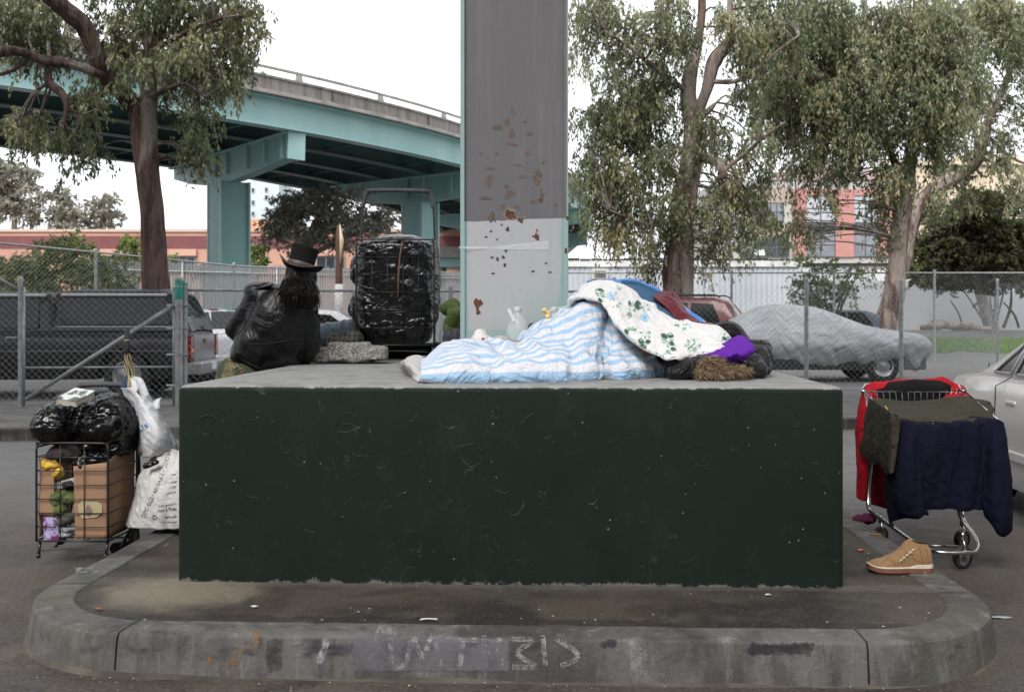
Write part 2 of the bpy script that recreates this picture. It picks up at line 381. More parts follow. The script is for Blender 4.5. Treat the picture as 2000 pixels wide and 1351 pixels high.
# ------------------------------------------------------------ traffic island with its kerb stones
def L(u, w, z=0): return O0 + RX*u + DY*w + Vector((0, 0, z))
KZ = .145
def outline(inset, rad, n=14):
    u0, u1, w0, w1 = -1.885+inset, 1.885-inset, -.70+inset, 5.6; r = rad-inset; P_ = []
    P_.append((u0, w1))
    P_.append((u0, w0+r+1.2)); P_.append((u0, w0+r+.5))
    for k in range(n+1): a = math.pi+math.pi/2*k/n; P_.append((u0+r+r*math.cos(a), w0+r+r*math.sin(a)))
    m = 30
    for k in range(1, m): t = k/m; P_.append((u0+r+(u1-u0-2*r)*t, w0))
    for k in range(n+1): a = -math.pi/2+math.pi/2*k/n; P_.append((u1-r+r*math.cos(a), w0+r+r*math.sin(a)))
    P_.append((u1, w0+r+.5)); P_.append((u1, w0+r+1.2)); P_.append((u1, w1)); return P_
RK = .62
rings = [(outline(a, RK), z) for a, z in ((-.03, -.02), (-.024, .03), (-.012, KZ-.04), (-.008, KZ-.022), (-.005, KZ-.010), (.003, KZ-.003), (.013, KZ), (.04, KZ+.0005), (.09, KZ+.001), (.14, KZ), (.147, KZ-.004), (.15, KZ-.04))]
# joints between kerb stones: split the run of the outline into stones separated by 8 mm gaps
npt = len(rings[0][0]); js = [0, 2, 10, 17, 46, 52, npt-3, npt-1]
cuts = [0, 3, 16, 47, npt-4, npt-1]
kerbs = MB()
def kpt(rg, s):
    i = min(int(s), npt-2); t = s-i; a = rg[0][i]; b2 = rg[0][i+1]; return L(a[0]+(b2[0]-a[0])*t, a[1]+(b2[1]-a[1])*t, rg[1])
for a_, b_ in zip(cuts[:-1], cuts[1:]):
    g0 = .05 if a_ else 0; ss = [a_+g0] + list(range(a_+1, b_)) + [b_-(.05 if b_ < npt-1 else 0)]
    if 16 <= a_ < 47: ss = [x for s0, s1 in zip(ss[:-1], ss[1:]) for x in (s0, (s0+s1)/2)] + [ss[-1]]
    n = len(ss); m = len(rings); V = []
    for s in ss:
        for rg in rings:
            v = kpt(rg, s); w = .004*fbm(v, 3, 1) + .003*ridge(v, 9, 2) if rg[1] > .02 else 0
            V.append(v + Vector((0, 0, w if rg[1] > .1 else 0)) - DY*w)
    Fc = [(i*m+k, i*m+k+1, (i+1)*m+k+1, (i+1)*m+k) for i in range(n-1) for k in range(m-1)]
    Fc += [tuple(range(m)), tuple((n-1)*m+k for k in range(m))[::-1]]
    kerbs.add(V, [f[::-1] for f in Fc])
kerbs.make('kerb', MK, smooth=True, kind='structure', autos=24)
inn = outline(.147, RK); b = MB(); gx = 90; gy = 60
V = [L(*p, KZ-.004) for p in inn]; b.add(V, [tuple(range(len(V)))])
b.make('island_surface', MI, kind='structure')
# drifts of dirt against the road side of the kerb
b = MB(); o1 = outline(-.06, .66); o2 = outline(-.02, RK); V = []
for i in range(npt):
    a = L(*o1[i], -.012); c2 = L(*o2[i], .004+.018*max(0, .4+fbm(a, 1.7, 5))); V += [a + (a-L(*o2[i]))*.6*fbm(a, 2, 9), c2]
b.add(V, [(2*i, 2*i+2, 2*i+3, 2*i+1) for i in range(npt-1)])
b.make('gutter_dirt', M_('gutter dirt', (.10, .088, .072), (.045, .038, .032), .95, 5, bmp=.6, bscale=80, world=True), smooth=True, kind='structure')

# ------------------------------------------------------------ green painted concrete block
def m_block():
    m, nt, bs = mat_new('green painted concrete'); c = wco(nt)
    n1 = tex(nt, 'Noise', 2, 5, c); n2 = tex(nt, 'Noise', 38, 5, c); n3 = tex(nt, 'Noise', 7, 7, c)
    b = mixc(nt, n1.outputs[0], (.0072, .0125, .0100), (.0125, .0205, .0165))
    scf = tex(nt, 'Noise', 3, 9, c, rough=.85, stretch=(1, 1, .5)); b = mixc(nt, ramp_of(nt, scf.outputs[0], [(.54, 0), (.7, .35)]), b, (.03, .042, .036)); b = mixc(nt, ramp_of(nt, scf.outputs[0], [(.3, .6), (.45, 0)]), b, (.006, .009, .008))
    geo = nt.nodes.new('ShaderNodeNewGeometry'); sn = nt.nodes.new('ShaderNodeSeparateXYZ'); lk(nt, geo.outputs['Normal'], sn.inputs[0])
    hts = []
    for sc, r0, thr, seed in ((7, .36, .53, 0), (13, .33, .55, 3.3), (5.2, .25, .57, 8.1)):
        mpn = nt.nodes.new('ShaderNodeMapping'); mpn.inputs['Location'].default_value = (seed, seed*.7, seed*1.3); lk(nt, c, mpn.inputs[0])
        wn = tex(nt, 'Noise', sc*1.2, 3, mpn.outputs[0]); add = nt.nodes.new('ShaderNodeVectorMath'); add.operation = 'MULTIPLY_ADD'
        lk(nt, wn.outputs['Color'], add.inputs[0]); add.inputs[1].default_value = (.09, .09, .09); lk(nt, mpn.outputs[0], add.inputs[2])
        v = tex(nt, 'Voronoi', sc, coord=add.outputs[0]); msk = tex(nt, 'Noise', sc*.75, 2, mpn.outputs[0])
        ring = ramp_of(nt, v.outputs['Distance'], [(r0-.05, 0), (r0-.012, 1), (r0, 0)]); mk_ = ramp_of(nt, msk.outputs[0], [(thr, 0), (thr+.05, 1)])
        hts.append(mth(nt, 'MULTIPLY', ring, mk_))
    h = mth(nt, 'MAXIMUM', mth(nt, 'MAXIMUM', hts[0], hts[1]), hts[2])
    lit = mth(nt, 'MULTIPLY', h, ramp_of(nt, n3.outputs[0], [(.5, 0), (.62, .55)]))
    b = mixc(nt, lit, b, (.07, .095, .085))
    dn = tex(nt, 'Noise', 60, 3, c); da = nt.nodes.new('ShaderNodeVectorMath'); da.operation = 'MULTIPLY_ADD'; lk(nt, dn.outputs['Color'], da.inputs[0]); da.inputs[1].default_value = (.02, .02, .02); lk(nt, c, da.inputs[2])
    v = tex(nt, 'Voronoi', 19, coord=da.outputs[0]); vc = nt.nodes.new('ShaderNodeSeparateXYZ'); lk(nt, v.outputs['Color'], vc.inputs[0])
    fl = mth(nt, 'MULTIPLY', ramp_of(nt, v.outputs['Distance'], [(.03, 1), (.06, 0)]), mth(nt, 'GREATER_THAN', vc.outputs[0], .55))
    b = mixc(nt, mth(nt, 'MULTIPLY', fl, .7), b, (.4, .42, .38))
    # bare concrete showing along the arris and on the top
    st = tex(nt, 'Noise', 9, 8, c, rough=.85); sz = nt.nodes.new('ShaderNodeSeparateXYZ'); lk(nt, c, sz.inputs[0])
    edge = ramp_of(nt, sz.outputs[2], [(.935, 0), (.945, .05), (.953, .10), (.962, .235)]); b = mixc(nt, mth(nt, 'GREATER_THAN', mth(nt, 'ADD', edge, st.outputs[0]), .74), b, (.26, .27, .25))
    bot = ramp_of(nt, sz.outputs[2], [(.145, .27), (.165, .12), (.21, 0)]); b = mixc(nt, mth(nt, 'GREATER_THAN', mth(nt, 'ADD', bot, st.outputs[0]), .76), b, (.12, .11, .10))
    t1 = mixc(nt, st.outputs[0], (.13, .13, .127), (.38, .38, .37)); t1 = mixc(nt, ramp_of(nt, n3.outputs[0], [(.5, 0), (.68, .5)]), t1, (.08, .085, .08))
    wsp = tex(nt, 'Noise', 5, 6, c, rough=.8, stretch=(1, 2.5, 1)); t1 = mixc(nt, ramp_of(nt, wsp.outputs[0], [(.63, 0), (.7, .8)]), t1, (.5, .5, .48))
    b = mixc(nt, ramp_of(nt, sn.outputs[2], [(.55, 0), (.85, 1)]), b, t1)
    lk(nt, b, bs.inputs['Base Color']); bs.inputs['Roughness'].default_value = .5; bs.inputs['Specular IOR Level'].default_value = .14
    lk(nt, mixc(nt, sn.outputs[2], .5, .85), bs.inputs['Roughness'])
    bump(nt, bs, h, .4, .006); bump(nt, bs, n2.outputs[0], .25, .003); bump(nt, bs, n1.outputs[0], .3, .02); return m
BW, BD, BT = 1.393, 2.95, .969
def slab(u0, u1, w0, w1, z0, z1, r=.025, nseg=5, sub=1):
    """box with rounded upper edges and corners, lightly uneven"""
    prof = [(0, z0), (0, z0+(z1-z0)*.33), (0, z0+(z1-z0)*.66), (0, z1-r)] + [(r-r*math.cos(a), z1-r+r*math.sin(a)) for a in [math.pi/2*k/nseg for k in range(1, nseg+1)]]
    def ringp(ins):
        pts = []; rc = .03
        for cx, cy, a0 in ((u0+ins+rc, w0+ins+rc, math.pi), (u1-ins-rc, w0+ins+rc, -math.pi/2), (u1-ins-rc, w1-ins-rc, 0), (u0+ins+rc, w1-ins-rc, math.pi/2)):
            for k in range(5): a = a0+math.pi/2*k/4; pts.append((cx+rc*math.cos(a), cy+rc*math.sin(a)))
        out = []
        for a, b in zip(pts, pts[1:]+pts[:1]):
            d = math.hypot(b[0]-a[0], b[1]-a[1]); n = max(1, int(d/.09))
            out += [(a[0]+(b[0]-a[0])*k/n, a[1]+(b[1]-a[1])*k/n) for k in range(n)]
        return out
    base = ringp(0); n = len(base); V = []; cx, cy = (u0+u1)/2, (w0+w1)/2
    for ins, z in prof:
        for (x, y) in base:
            fx = (abs(x-cx)-ins)/abs(x-cx) if abs(x-cx) > .3*(u1-u0) else 1; fy = (abs(y-cy)-ins)/abs(y-cy) if abs(y-cy) > .3*(w1-w0) else 1
            V.append(L(cx+(x-cx)*fx, cy+(y-cy)*fy, z + (.0025*nz((x, y, 0), 3, 4) if z > z0+.3 else 0)))
    Fc = [(i*n+k, i*n+(k+1) % n, (i+1)*n+(k+1) % n, (i+1)*n+k) for i in range(len(prof)-1) for k in range(n)]
    Fc.append(tuple((len(prof)-1)*n+k for k in range(n))); return V, Fc
V, Fc = slab(-BW, BW, 0, BD, KZ-.03, BT)
blk = mk('concrete_block', V, Fc, m_block(), smooth=True, autos=50)
tag(blk, 'big dark green painted concrete block with chipped paint in the middle of the traffic island', 'block')

# ------------------------------------------------------------ steel column rising from the block
def m_col():
    m, nt, bs = mat_new('column paint'); c = wco(nt); s = nt.nodes.new('ShaderNodeSeparateXYZ'); lk(nt, c, s.inputs[0])
    n1 = tex(nt, 'Noise', 4, 7, c, rough=.7); n2 = tex(nt, 'Noise', 55, 5, c); n3 = tex(nt, 'Noise', 1.7, 4, c)
    teal = mixc(nt, n1.outputs[0], (.23, .345, .335), (.31, .42, .405)); dark = mixc(nt, n1.outputs[0], (.105, .102, .106), (.135, .131, .135)); lite = mixc(nt, n3.outputs[0], (.36, .365, .375), (.44, .44, .445))
    # fields of paint by height and by distance from the middle of the face
    z = mth(nt, 'ADD', s.outputs[2], mth(nt, 'MULTIPLY', mth(nt, 'SUBTRACT', n1.outputs[0], .5), .03)); zt = mth(nt, 'ADD', z, mth(nt, 'MULTIPLY', s.outputs[0], -.03))
    x = mth(nt, 'ADD', s.outputs[0], mth(nt, 'MULTIPLY', mth(nt, 'SUBTRACT', n3.outputs[0], .5), .10))
    litem = mth(nt, 'MULTIPLY', mth(nt, 'GREATER_THAN', z, 1.19), mth(nt, 'MULTIPLY', mth(nt, 'GREATER_THAN', x, -.245), mth(nt, 'LESS_THAN', x, .265)))
    faint = ramp_of(nt, n3.outputs[0], [(.5, 0), (.62, .5)])
    run = tex(nt, 'Noise', 9, 6, c, stretch=(2, 2, .12), rough=.7); dark = mixc(nt, ramp_of(nt, run.outputs[0], [(.5, 0), (.7, .5)]), dark, (.17, .165, .168)); lite = mixc(nt, ramp_of(nt, run.outputs[0], [(.52, 0), (.72, .45)]), lite, (.30, .33, .34))
    b = mixc(nt, mth(nt, 'MULTIPLY', litem, mth(nt, 'SUBTRACT', 1, faint)), teal, lite)
    dm = mth(nt, 'MULTIPLY', mth(nt, 'GREATER_THAN', zt, 1.79), mth(nt, 'MULTIPLY', mth(nt, 'GREATER_THAN', s.outputs[0], -.262), mth(nt, 'LESS_THAN', s.outputs[0], .3)))
    dm = mth(nt, 'MULTIPLY', dm, mth(nt, 'LESS_THAN', zt, 3.02))
    b = mixc(nt, dm, b, dark)
    v = tex(nt, 'Voronoi', 20, coord=c); vc = nt.nodes.new('ShaderNodeSeparateXYZ'); lk(nt, v.outputs['Color'], vc.inputs[0])
    fl = mth(nt, 'MULTIPLY', ramp_of(nt, v.outputs['Distance'], [(.05, 1), (.07, 0)]), mth(nt, 'GREATER_THAN', vc.outputs[0], .8)); b = mixc(nt, fl, b, (.06, .05, .045))
    lk(nt, b, bs.inputs['Base Color']); bs.inputs['Roughness'].default_value = .55
    bump(nt, bs, n2.outputs[0], .12, .003); return m
CZ = 5.47; cxc = (1004.5-1000)/F*CZ
Mcol = m_col(); colm = thing('steel_column', 'teal, grey and light grey painted steel column with rust patches standing on the green block', 'column', (cxc, CZ, BT))
hw = .296
b = MB(); b.box((cxc-hw+.012, CZ, BT), (cxc+hw-.012, CZ+.5, 11.99)); b.make('web', Mcol, colm)
for sx in (-1, 1):
    b = MB(); x0 = cxc+sx*(hw-.026); b.box((min(x0, cxc+sx*hw), CZ-.018, BT), (max(x0, cxc+sx*hw), CZ+.52, 11.99)); bevel(b.make('flange', Mcol, colm), .004)
M_rust = M_('rust under peeled paint', (.15, .05, .03), (.08, .035, .022), .9, 30, bmp=.6, bscale=90)
M_prim = M_('old brown primer', (.15, .11, .09), (.09, .07, .06), .8, 20)
M_chip = M_('pale paint edge', (.5, .5, .5), None, .7)
def patch(mb, px, py, rx, ry, seed, y=CZ, jag=.35, t=.0015, base=0):
    c = P(px, py, y); rx *= y/F; ry *= y/F; n = 18; V = []
    for yy in (y-base-t, y+.003):
        for k in range(n):
            a = 2*math.pi*k/n; q = 1+jag*noise.noise(Vector((math.cos(a)*1.6+seed, math.sin(a)*1.6, seed)))*2; V.append((c.x+rx*q*math.cos(a), yy, c.z+ry*q*math.sin(a)))
    mb.add(V, [tuple(range(n))] + [(k, k+n, (k+1) % n+n, (k+1) % n) for k in range(n)])
rb, pb, hb = MB(), MB(), MB()
for i, (x, y, a, c2) in enumerate(((1000,421,15,8),(1017,429,9,6),(1048,462,8,7),(936,592,9,11),(934,609,5,6),(991,413,7,6))): patch(rb, x, y, a*.82, c2*.82, i*3.1, jag=.5); patch(hb, x, y, a*.82+.8, c2*.82+.8, i*3.1, jag=.5, t=.0006)
for i, (x, y, a, c2) in enumerate(((962,425,9,8),(995,380,9,7),(990,365,6,4),(1012,322,7,3),(955,355,7,10),(1050,340,10,9),(1048,355,8,6),(1000,262,5,9),(990,240,5,5),(973,250,8,4),(1035,262,6,3),(1000,213,3,6),(1005,222,3,5),(1058,382,5,9),(1055,392,4,4),(950,388,10,3),(1000,282,10,3),(960,330,8,3),(1010,405,6,6),(1040,395,6,3),(983,405,5,7),(1020,345,6,3),(1030,300,5,3),(970,300,4,3),(1085,400,3,4),(1060,318,4,3),(940,300,4,2),(1026,238,3,3))):
    patch(pb, x, y, a, c2, i*5.3, jag=.5)
db = MB()
for i, (x, y, a, c2) in enumerate(((992,448,4,4),(980,439,2,2),(959,452,2.5,2),(949,463,3,2),(971,468,2,2),(988,491,2.5,3),(983,502,3,3),(972,506,2.5,4),(961,503,3,2),(986,518,2.5,4),(963,534,4,2),(1067,514,3,1.5),(1041,530,3,2),(1074,532,3,2),(1049,450,1.5,3))): patch(db, x, y, a, c2, i*2.7, jag=.4)
rb.make('rust_patches', M_rust, colm); pb.make('primer_patches', M_prim, colm); db.make('paint_chips', M_('dark chips', (.05, .035, .03), (.09, .06, .05), .9), colm); hb.make('chip_edges', M_chip, colm)
rb2 = MB()
for i, (x, y, a, c2) in enumerate(((1109,426,3.5,4.5),(1105,490,3,6))): patch(rb2, x, y, a, c2, i*3+9, y=CZ-.018)
rb2.make('rust_patches', M_rust, colm)
# clear tape strung across the column
def tpd(u, v, p): return .003*ridge(p, 28, 2)+.002*nz(p, 60, 4)
mt_, nt_, bs_ = mat_new('clear tape'); bs_.inputs['Base Color'].default_value = (.85, .87, .88, 1); bs_.inputs['Roughness'].default_value = .18; bs_.inputs['Alpha'].default_value = .35
def CP(px, py, d=.006): return P(px, py, CZ-d)
tg = grid_from([[CP(896,481,.024), CP(950,482), CP(1000,478), CP(1072,470)], [CP(896,486,.024), CP(950,486), CP(1000,487), CP(1072,488)]], 60, 6)
sheet('clear_tape', tg, mt_, colm, disp=tpd)

# ------------------------------------------------------------ chain link fences
M_wire = M_('fence wire', (.42, .43, .43), (.30, .31, .31), .5, 20, metal=.3)
M_wire2 = M_('weathered far fence wire', (.42, .43, .43), (.3, .31, .31), .6, 20, metal=.2)
def chainlink(mb, a, b, z0, z1, pitch=.062, t=.0034):
    """woven diagonals clipped to the rectangle a-b, z0-z1"""
    a, b = Vector(a), Vector(b); d = (b-a); W = d.length; d.normalize(); n = d.cross(Vector((0,0,1))); hh = z1-z0; k = -hh
    z0b = z0
    while k < W:
        for sgn in (1, -1):
            x0, x1 = k, k+hh; s0, s1 = max(0, -x0)/hh, 1-max(0, x1-W)/hh
            if s1 > s0:
                q = []
                for s in (s0, s1):
                    x = x0+hh*s; zz = z0+hh*s if sgn > 0 else z1-hh*s; q.append(a + d*x + Vector((0,0,zz-a.z)) + n*(t*.5*sgn))
                mb.tube(q, t*.5, 3, cap=False)
        k += pitch*2**.5
    return mb
def pole(mb, x, y, z0, z1, r, capr=None):
    mb.tube([(x,y,z0),(x,y,z1)], r, 12); 
    mb.lathe([(r*1.15, 0), (r*1.2, .03), (r*.8, .055), (.004, .065)], (x, y, z1-.02), seg=12)
def fl(px, Z): return ((px-1000)/F*Z, Z)
def fence(name, label, posts, tops, z0, rail=True, group=None, mat=M_wire, pr=.03, pitch=.062, wt=.0034, brace=None, midrail=None):
    """posts: list of (x,y); tops: z per post"""
    t = thing(name, label, 'fence', (*posts[0], 0), group)
    for i, (x, y) in enumerate(posts): m = MB(); pole(m, x, y, 0, tops[i]+.05, pr); m.make('post', M_steel, t, True, autos=50)
    cb = MB()
    for i in range(len(posts)-1):
        a, b_ = Vector((*posts[i], 0)), Vector((*posts[i+1], 0)); chainlink(cb, a, b_, z0, min(tops[i], tops[i+1]), pitch, wt)
    cb.make('chain_link_mesh', mat, t)
    if rail:
        m = MB(); m.tube([(*p, tops[i]) for i, p in enumerate(posts)], pr*.7, 10); m.make('top_rail', M_steel, t, True)
    if midrail:
        m = MB(); m.tube([(*p, midrail) for p in posts], pr*.5, 8); m.make('mid_rail', M_steel, t, True)
    return t
def nf(px, off=0):                 # where the near fence line meets this column of the picture
    k = (px-1000)/F; Z = (13.5+off)/(1-.12*k); return (k*Z, Z)
# left section: tilted brace, post
pts = [nf(-700), nf(-330), nf(40)]; t = fence('chain_link_fence', 'chain link fence section at far left, with no top rail, before the dark pickup', pts, [1.72, 1.72, 1.70], .16, rail=False, group='chain link fences along the pavement')
m = MB(); a = nf(-330); c_ = nf(36); m.tube([(a[0], a[1], 2.9), (c_[0], c_[1], 1.62)], .022, 8); m.make('brace', M_steel, t, True)
# gate leaf between px 40 and 345, standing in front of the dark pickup
ga, gb = nf(46), nf(340); t = thing('chain_link_gate', 'chain link gate leaf with a long diagonal brace in front of the dark pickup', 'gate', (*ga, 0))
cb = MB(); chainlink(cb, (*ga, 0), (*gb, 0), .16, 1.62); cb.make('chain_link_mesh', M_wire, t)
m = MB(); m.tube([(ga[0]+.05, ga[1]-.03, .22), (gb[0], gb[1]-.03, 1.42)], .026, 10); m.make('diagonal_brace', M_steel, t, True)
for x in (ga, gb): m = MB(); m.tube([(x[0], x[1], .13), (x[0], x[1], 1.66)], .021, 8); m.make('gate_stile', M_steel, t, True)
m = MB(); m.tube([(ga[0], ga[1], .62), (gb[0], gb[1], .62)], .014, 8); m.make('mid_rail', M_steel, t, True)
gp = nf(350, -.02); t = thing('gate_post', 'thick steel gate post with green tape round its top beside the open gate leaf', 'post', (*gp, 0))
m = MB(); pole(m, gp[0], gp[1], 0, 1.76, .056); m.make('post', M_steel, t, True, autos=50)
m = MB(); m.tube([(gp[0], gp[1], 1.50), (gp[0], gp[1], 1.66)], .059, 14); m.tube([(gp[0], gp[1], 1.68), (gp[0], gp[1], 1.735)], .059, 14); m.make('green_tape', M_('green tape', (.03, .33, .27), (.02, .22, .18), .45), t, True, autos=50)
for z in (.38, .78, 1.12, 1.42):
    m = MB(); m.tube([(gp[0]-.16, gp[1]-.01, z), (gp[0]+.12, gp[1]-.01, z)], .016, 8); m.tube([(gp[0], gp[1], z-.02), (gp[0], gp[1], z+.02)], .062, 14); m.make('hinge', M_steel, t, True, autos=50)
# section right of the gate post, with a top rail
pts = [nf(362), nf(520), nf(880), nf(1200), nf(1575)]; zt = [1.62]*4+[1.74]
t = fence('chain_link_fence', 'chain link fence with a pale top rail running behind the person in the top hat', pts[:4], [1.62]*4, .16, group='chain link fences along the pavement', pr=.028)
m = MB(); x, y = pts[0]; m.ell((x, y, 1.69), (.035, .035, .035)); m.make('green_cap', bpy.data.materials['green tape'], t, True)
pts = [nf(1200), nf(1575), nf(1760), fl(1948, 21.5), fl(2300, 24)]
t = fence('chain_link_fence', 'chain link fence section in front of the covered car and the parked white car', pts, [1.72, 1.74, 1.72, 2.02, 2.1], .16, rail=False, group='chain link fences along the pavement', pr=.03)
# far fences
pts = [fl(1100, 29), fl(1265, 29), fl(1429, 29), fl(1629, 29), fl(1825, 29), fl(2020, 29), fl(2250, 29)]
fence('chain_link_fence', 'taller far chain link fence behind the parked cars on the right', pts, [2.58]*7, .05, group='far chain link fences', mat=M_wire2, pr=.035, wt=.004, pitch=.075)
pts = [fl(-260, 19.5), fl(-60, 21), fl(187, 23), fl(457, 27), fl(700, 31), fl(905, 34)]
fence('chain_link_fence', 'taller far chain link fence behind the dark pickup on the left', pts, [2.95, 2.9, 2.78, 2.68, 2.7, 2.7], .05, group='far chain link fences', mat=M_wire2, pr=.035, wt=.004, pitch=.075)
# ============================================================ VIADUCT
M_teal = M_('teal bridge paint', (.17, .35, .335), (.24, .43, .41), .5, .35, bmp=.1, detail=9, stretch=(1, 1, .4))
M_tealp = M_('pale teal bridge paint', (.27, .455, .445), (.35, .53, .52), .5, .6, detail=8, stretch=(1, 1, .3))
M_under = M_('dark teal under the deck', (.045, .105, .105), (.07, .15, .145), .6, .5, detail=7)  # inner steelwork gets a much darker teal than the outer girder
def m_para():
    m, nt, bs = mat_new('stained parapet concrete'); c = wco(nt)
    n1 = tex(nt, 'Noise', 1.2, 8, c, stretch=(2.2, 2.2, .25), rough=.75); n2 = tex(nt, 'Noise', 12, 6, c)
    b = ramp_of(nt, n1.outputs[0], [(.3, (.075, .065, .058)), (.5, (.24, .22, .20)), (.7, (.36, .34, .315))]); b = mixc(nt, mth(nt, 'MULTIPLY', n2.outputs[0], .4), b, (.13, .12, .11))
    lk(nt, b, bs.inputs['Base Color']); bs.inputs['Roughness'].default_value = .9; return m
M_para = m_para(); M_paral = M_('pale concrete ledge', (.40, .38, .35), (.25, .235, .215), .9, 1.5)
K0 = 8.3 + H                                     # underside of the concrete
near = [(-52, 8), (-40, 13.6), (-30, 19.6), (-22, 25.2), (-14.3, 31.4), (-9.7, 35.9), (-6, 40.3), (-2.44, 45.7), (.6, 52.2), (3.1, 59.5), (5.0, 68), (6.3, 78), (6.8, 92), (6.5, 110)]
NE = resample([(x, y, 0) for x, y in near], 90)
tg_ = np.gradient(NE, axis=0); tg_ /= np.linalg.norm(tg_, axis=1, keepdims=True); nl = np.stack([-tg_[:, 1], tg_[:, 0], np.zeros(90)], 1)
def sweep(mb, prof, closed=True, a=0, b=90):
    """prof: list of (offset into the deck, z)"""
    m = len(prof); V = [NE[i] + nl[i]*o + np.array([0, 0, z]) for i in range(a, b) for o, z in prof]; n = b-a
    rng = range(m) if closed else range(m-1)
    Fc = [(i*m+k, (i+1)*m+k, (i+1)*m+(k+1) % m, i*m+(k+1) % m) for i in range(n-1) for k in rng]
    if closed: Fc += [tuple(range(m)), tuple((n-1)*m+k for k in range(m))[::-1]]
    return mb.add(V, Fc)
DW = 12.8
via = thing('viaduct', 'teal steel girder viaduct with a stained concrete parapet curving away behind the trees', 'bridge', (-12.3, 43.1, 0))
b = MB(); sweep(b, [(0, K0), (0, K0+.16), (.05, K0+.18), (.05, K0+.58), (.0, K0+.60), (0, K0+.68), (.35, K0+.68), (.35, K0+.4), (.8, K0+.35), (DW-.8, K0+.35), (DW-.35, K0+.4), (DW-.35, K0+.66), (DW, K0+.66), (DW, K0)])
b.make('deck', M_para, via)
b = MB(); sweep(b, [(-.05, K0+.0), (-.05, K0+.13), (.1, K0+.13), (.1, K0-.004)]); b.make('ledge', M_paral, via)
M_joint = M_('dark joint', (.04, .035, .03))
for i in range(2, 88, 4):
    b = MB(); p = NE[i]; d = Vector(tg_[i]); n = Vector(nl[i]); b.beam(p - n*.012 + Vector((0,0,K0+.2)), p - n*.012 + Vector((0,0,K0+.60)), .05, .02, up=d); b.make('parapet_joint', M_joint, via)
rl = MB()
sweep(rl, [(.16, K0+.98), (.16, K0+1.06), (.27, K0+1.08), (.27, K0+.98)]); rl.make('handrail', M_paral, via)
for i in range(1, 72, 3):
    q = MB(); p = Vector(NE[i]) + Vector(nl[i])*.21; q.beam(p+Vector((0,0,K0+.68)), p+Vector((0,0,K0+.98)), .34, .12, up=Vector(nl[i])); V = [Vector(v) for v in q.v]
    for k in (4,5,6,7): V[k] = (V[k]-(p+Vector((0,0,K0+.98))))*.6 + (p+Vector((0,0,K0+.98)))
    q.v = V; q.make('rail_post', M_paral, via)
GH = 1.08
for k, off in enumerate((.55, 3.5, 6.4, 9.3, 12.2)):
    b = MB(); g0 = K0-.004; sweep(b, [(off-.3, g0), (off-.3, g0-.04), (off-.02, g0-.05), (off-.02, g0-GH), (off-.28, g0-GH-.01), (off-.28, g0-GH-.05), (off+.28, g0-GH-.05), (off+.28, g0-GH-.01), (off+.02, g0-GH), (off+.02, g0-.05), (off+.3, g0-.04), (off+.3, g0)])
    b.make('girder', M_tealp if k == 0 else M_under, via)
for i in range(0, 89, 4):                        # cross frames between the girders
    b = MB(); p = Vector(NE[i]); n = Vector(nl[i])
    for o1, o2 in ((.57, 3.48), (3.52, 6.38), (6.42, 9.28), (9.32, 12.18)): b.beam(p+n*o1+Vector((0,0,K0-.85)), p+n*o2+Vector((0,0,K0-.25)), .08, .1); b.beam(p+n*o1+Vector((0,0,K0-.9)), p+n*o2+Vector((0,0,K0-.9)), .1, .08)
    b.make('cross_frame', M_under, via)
b = MB()
for i in range(1, 89, 2):
    p = Vector(NE[i]) + Vector(nl[i])*.5; b.beam(p+Vector((0,0,K0-GH+.02)), p+Vector((0,0,K0-.06)), .03, .16, up=Vector(tg_[i]))
b.make('stiffeners', M_under if 0 else M_tealp, via) if 0 else None
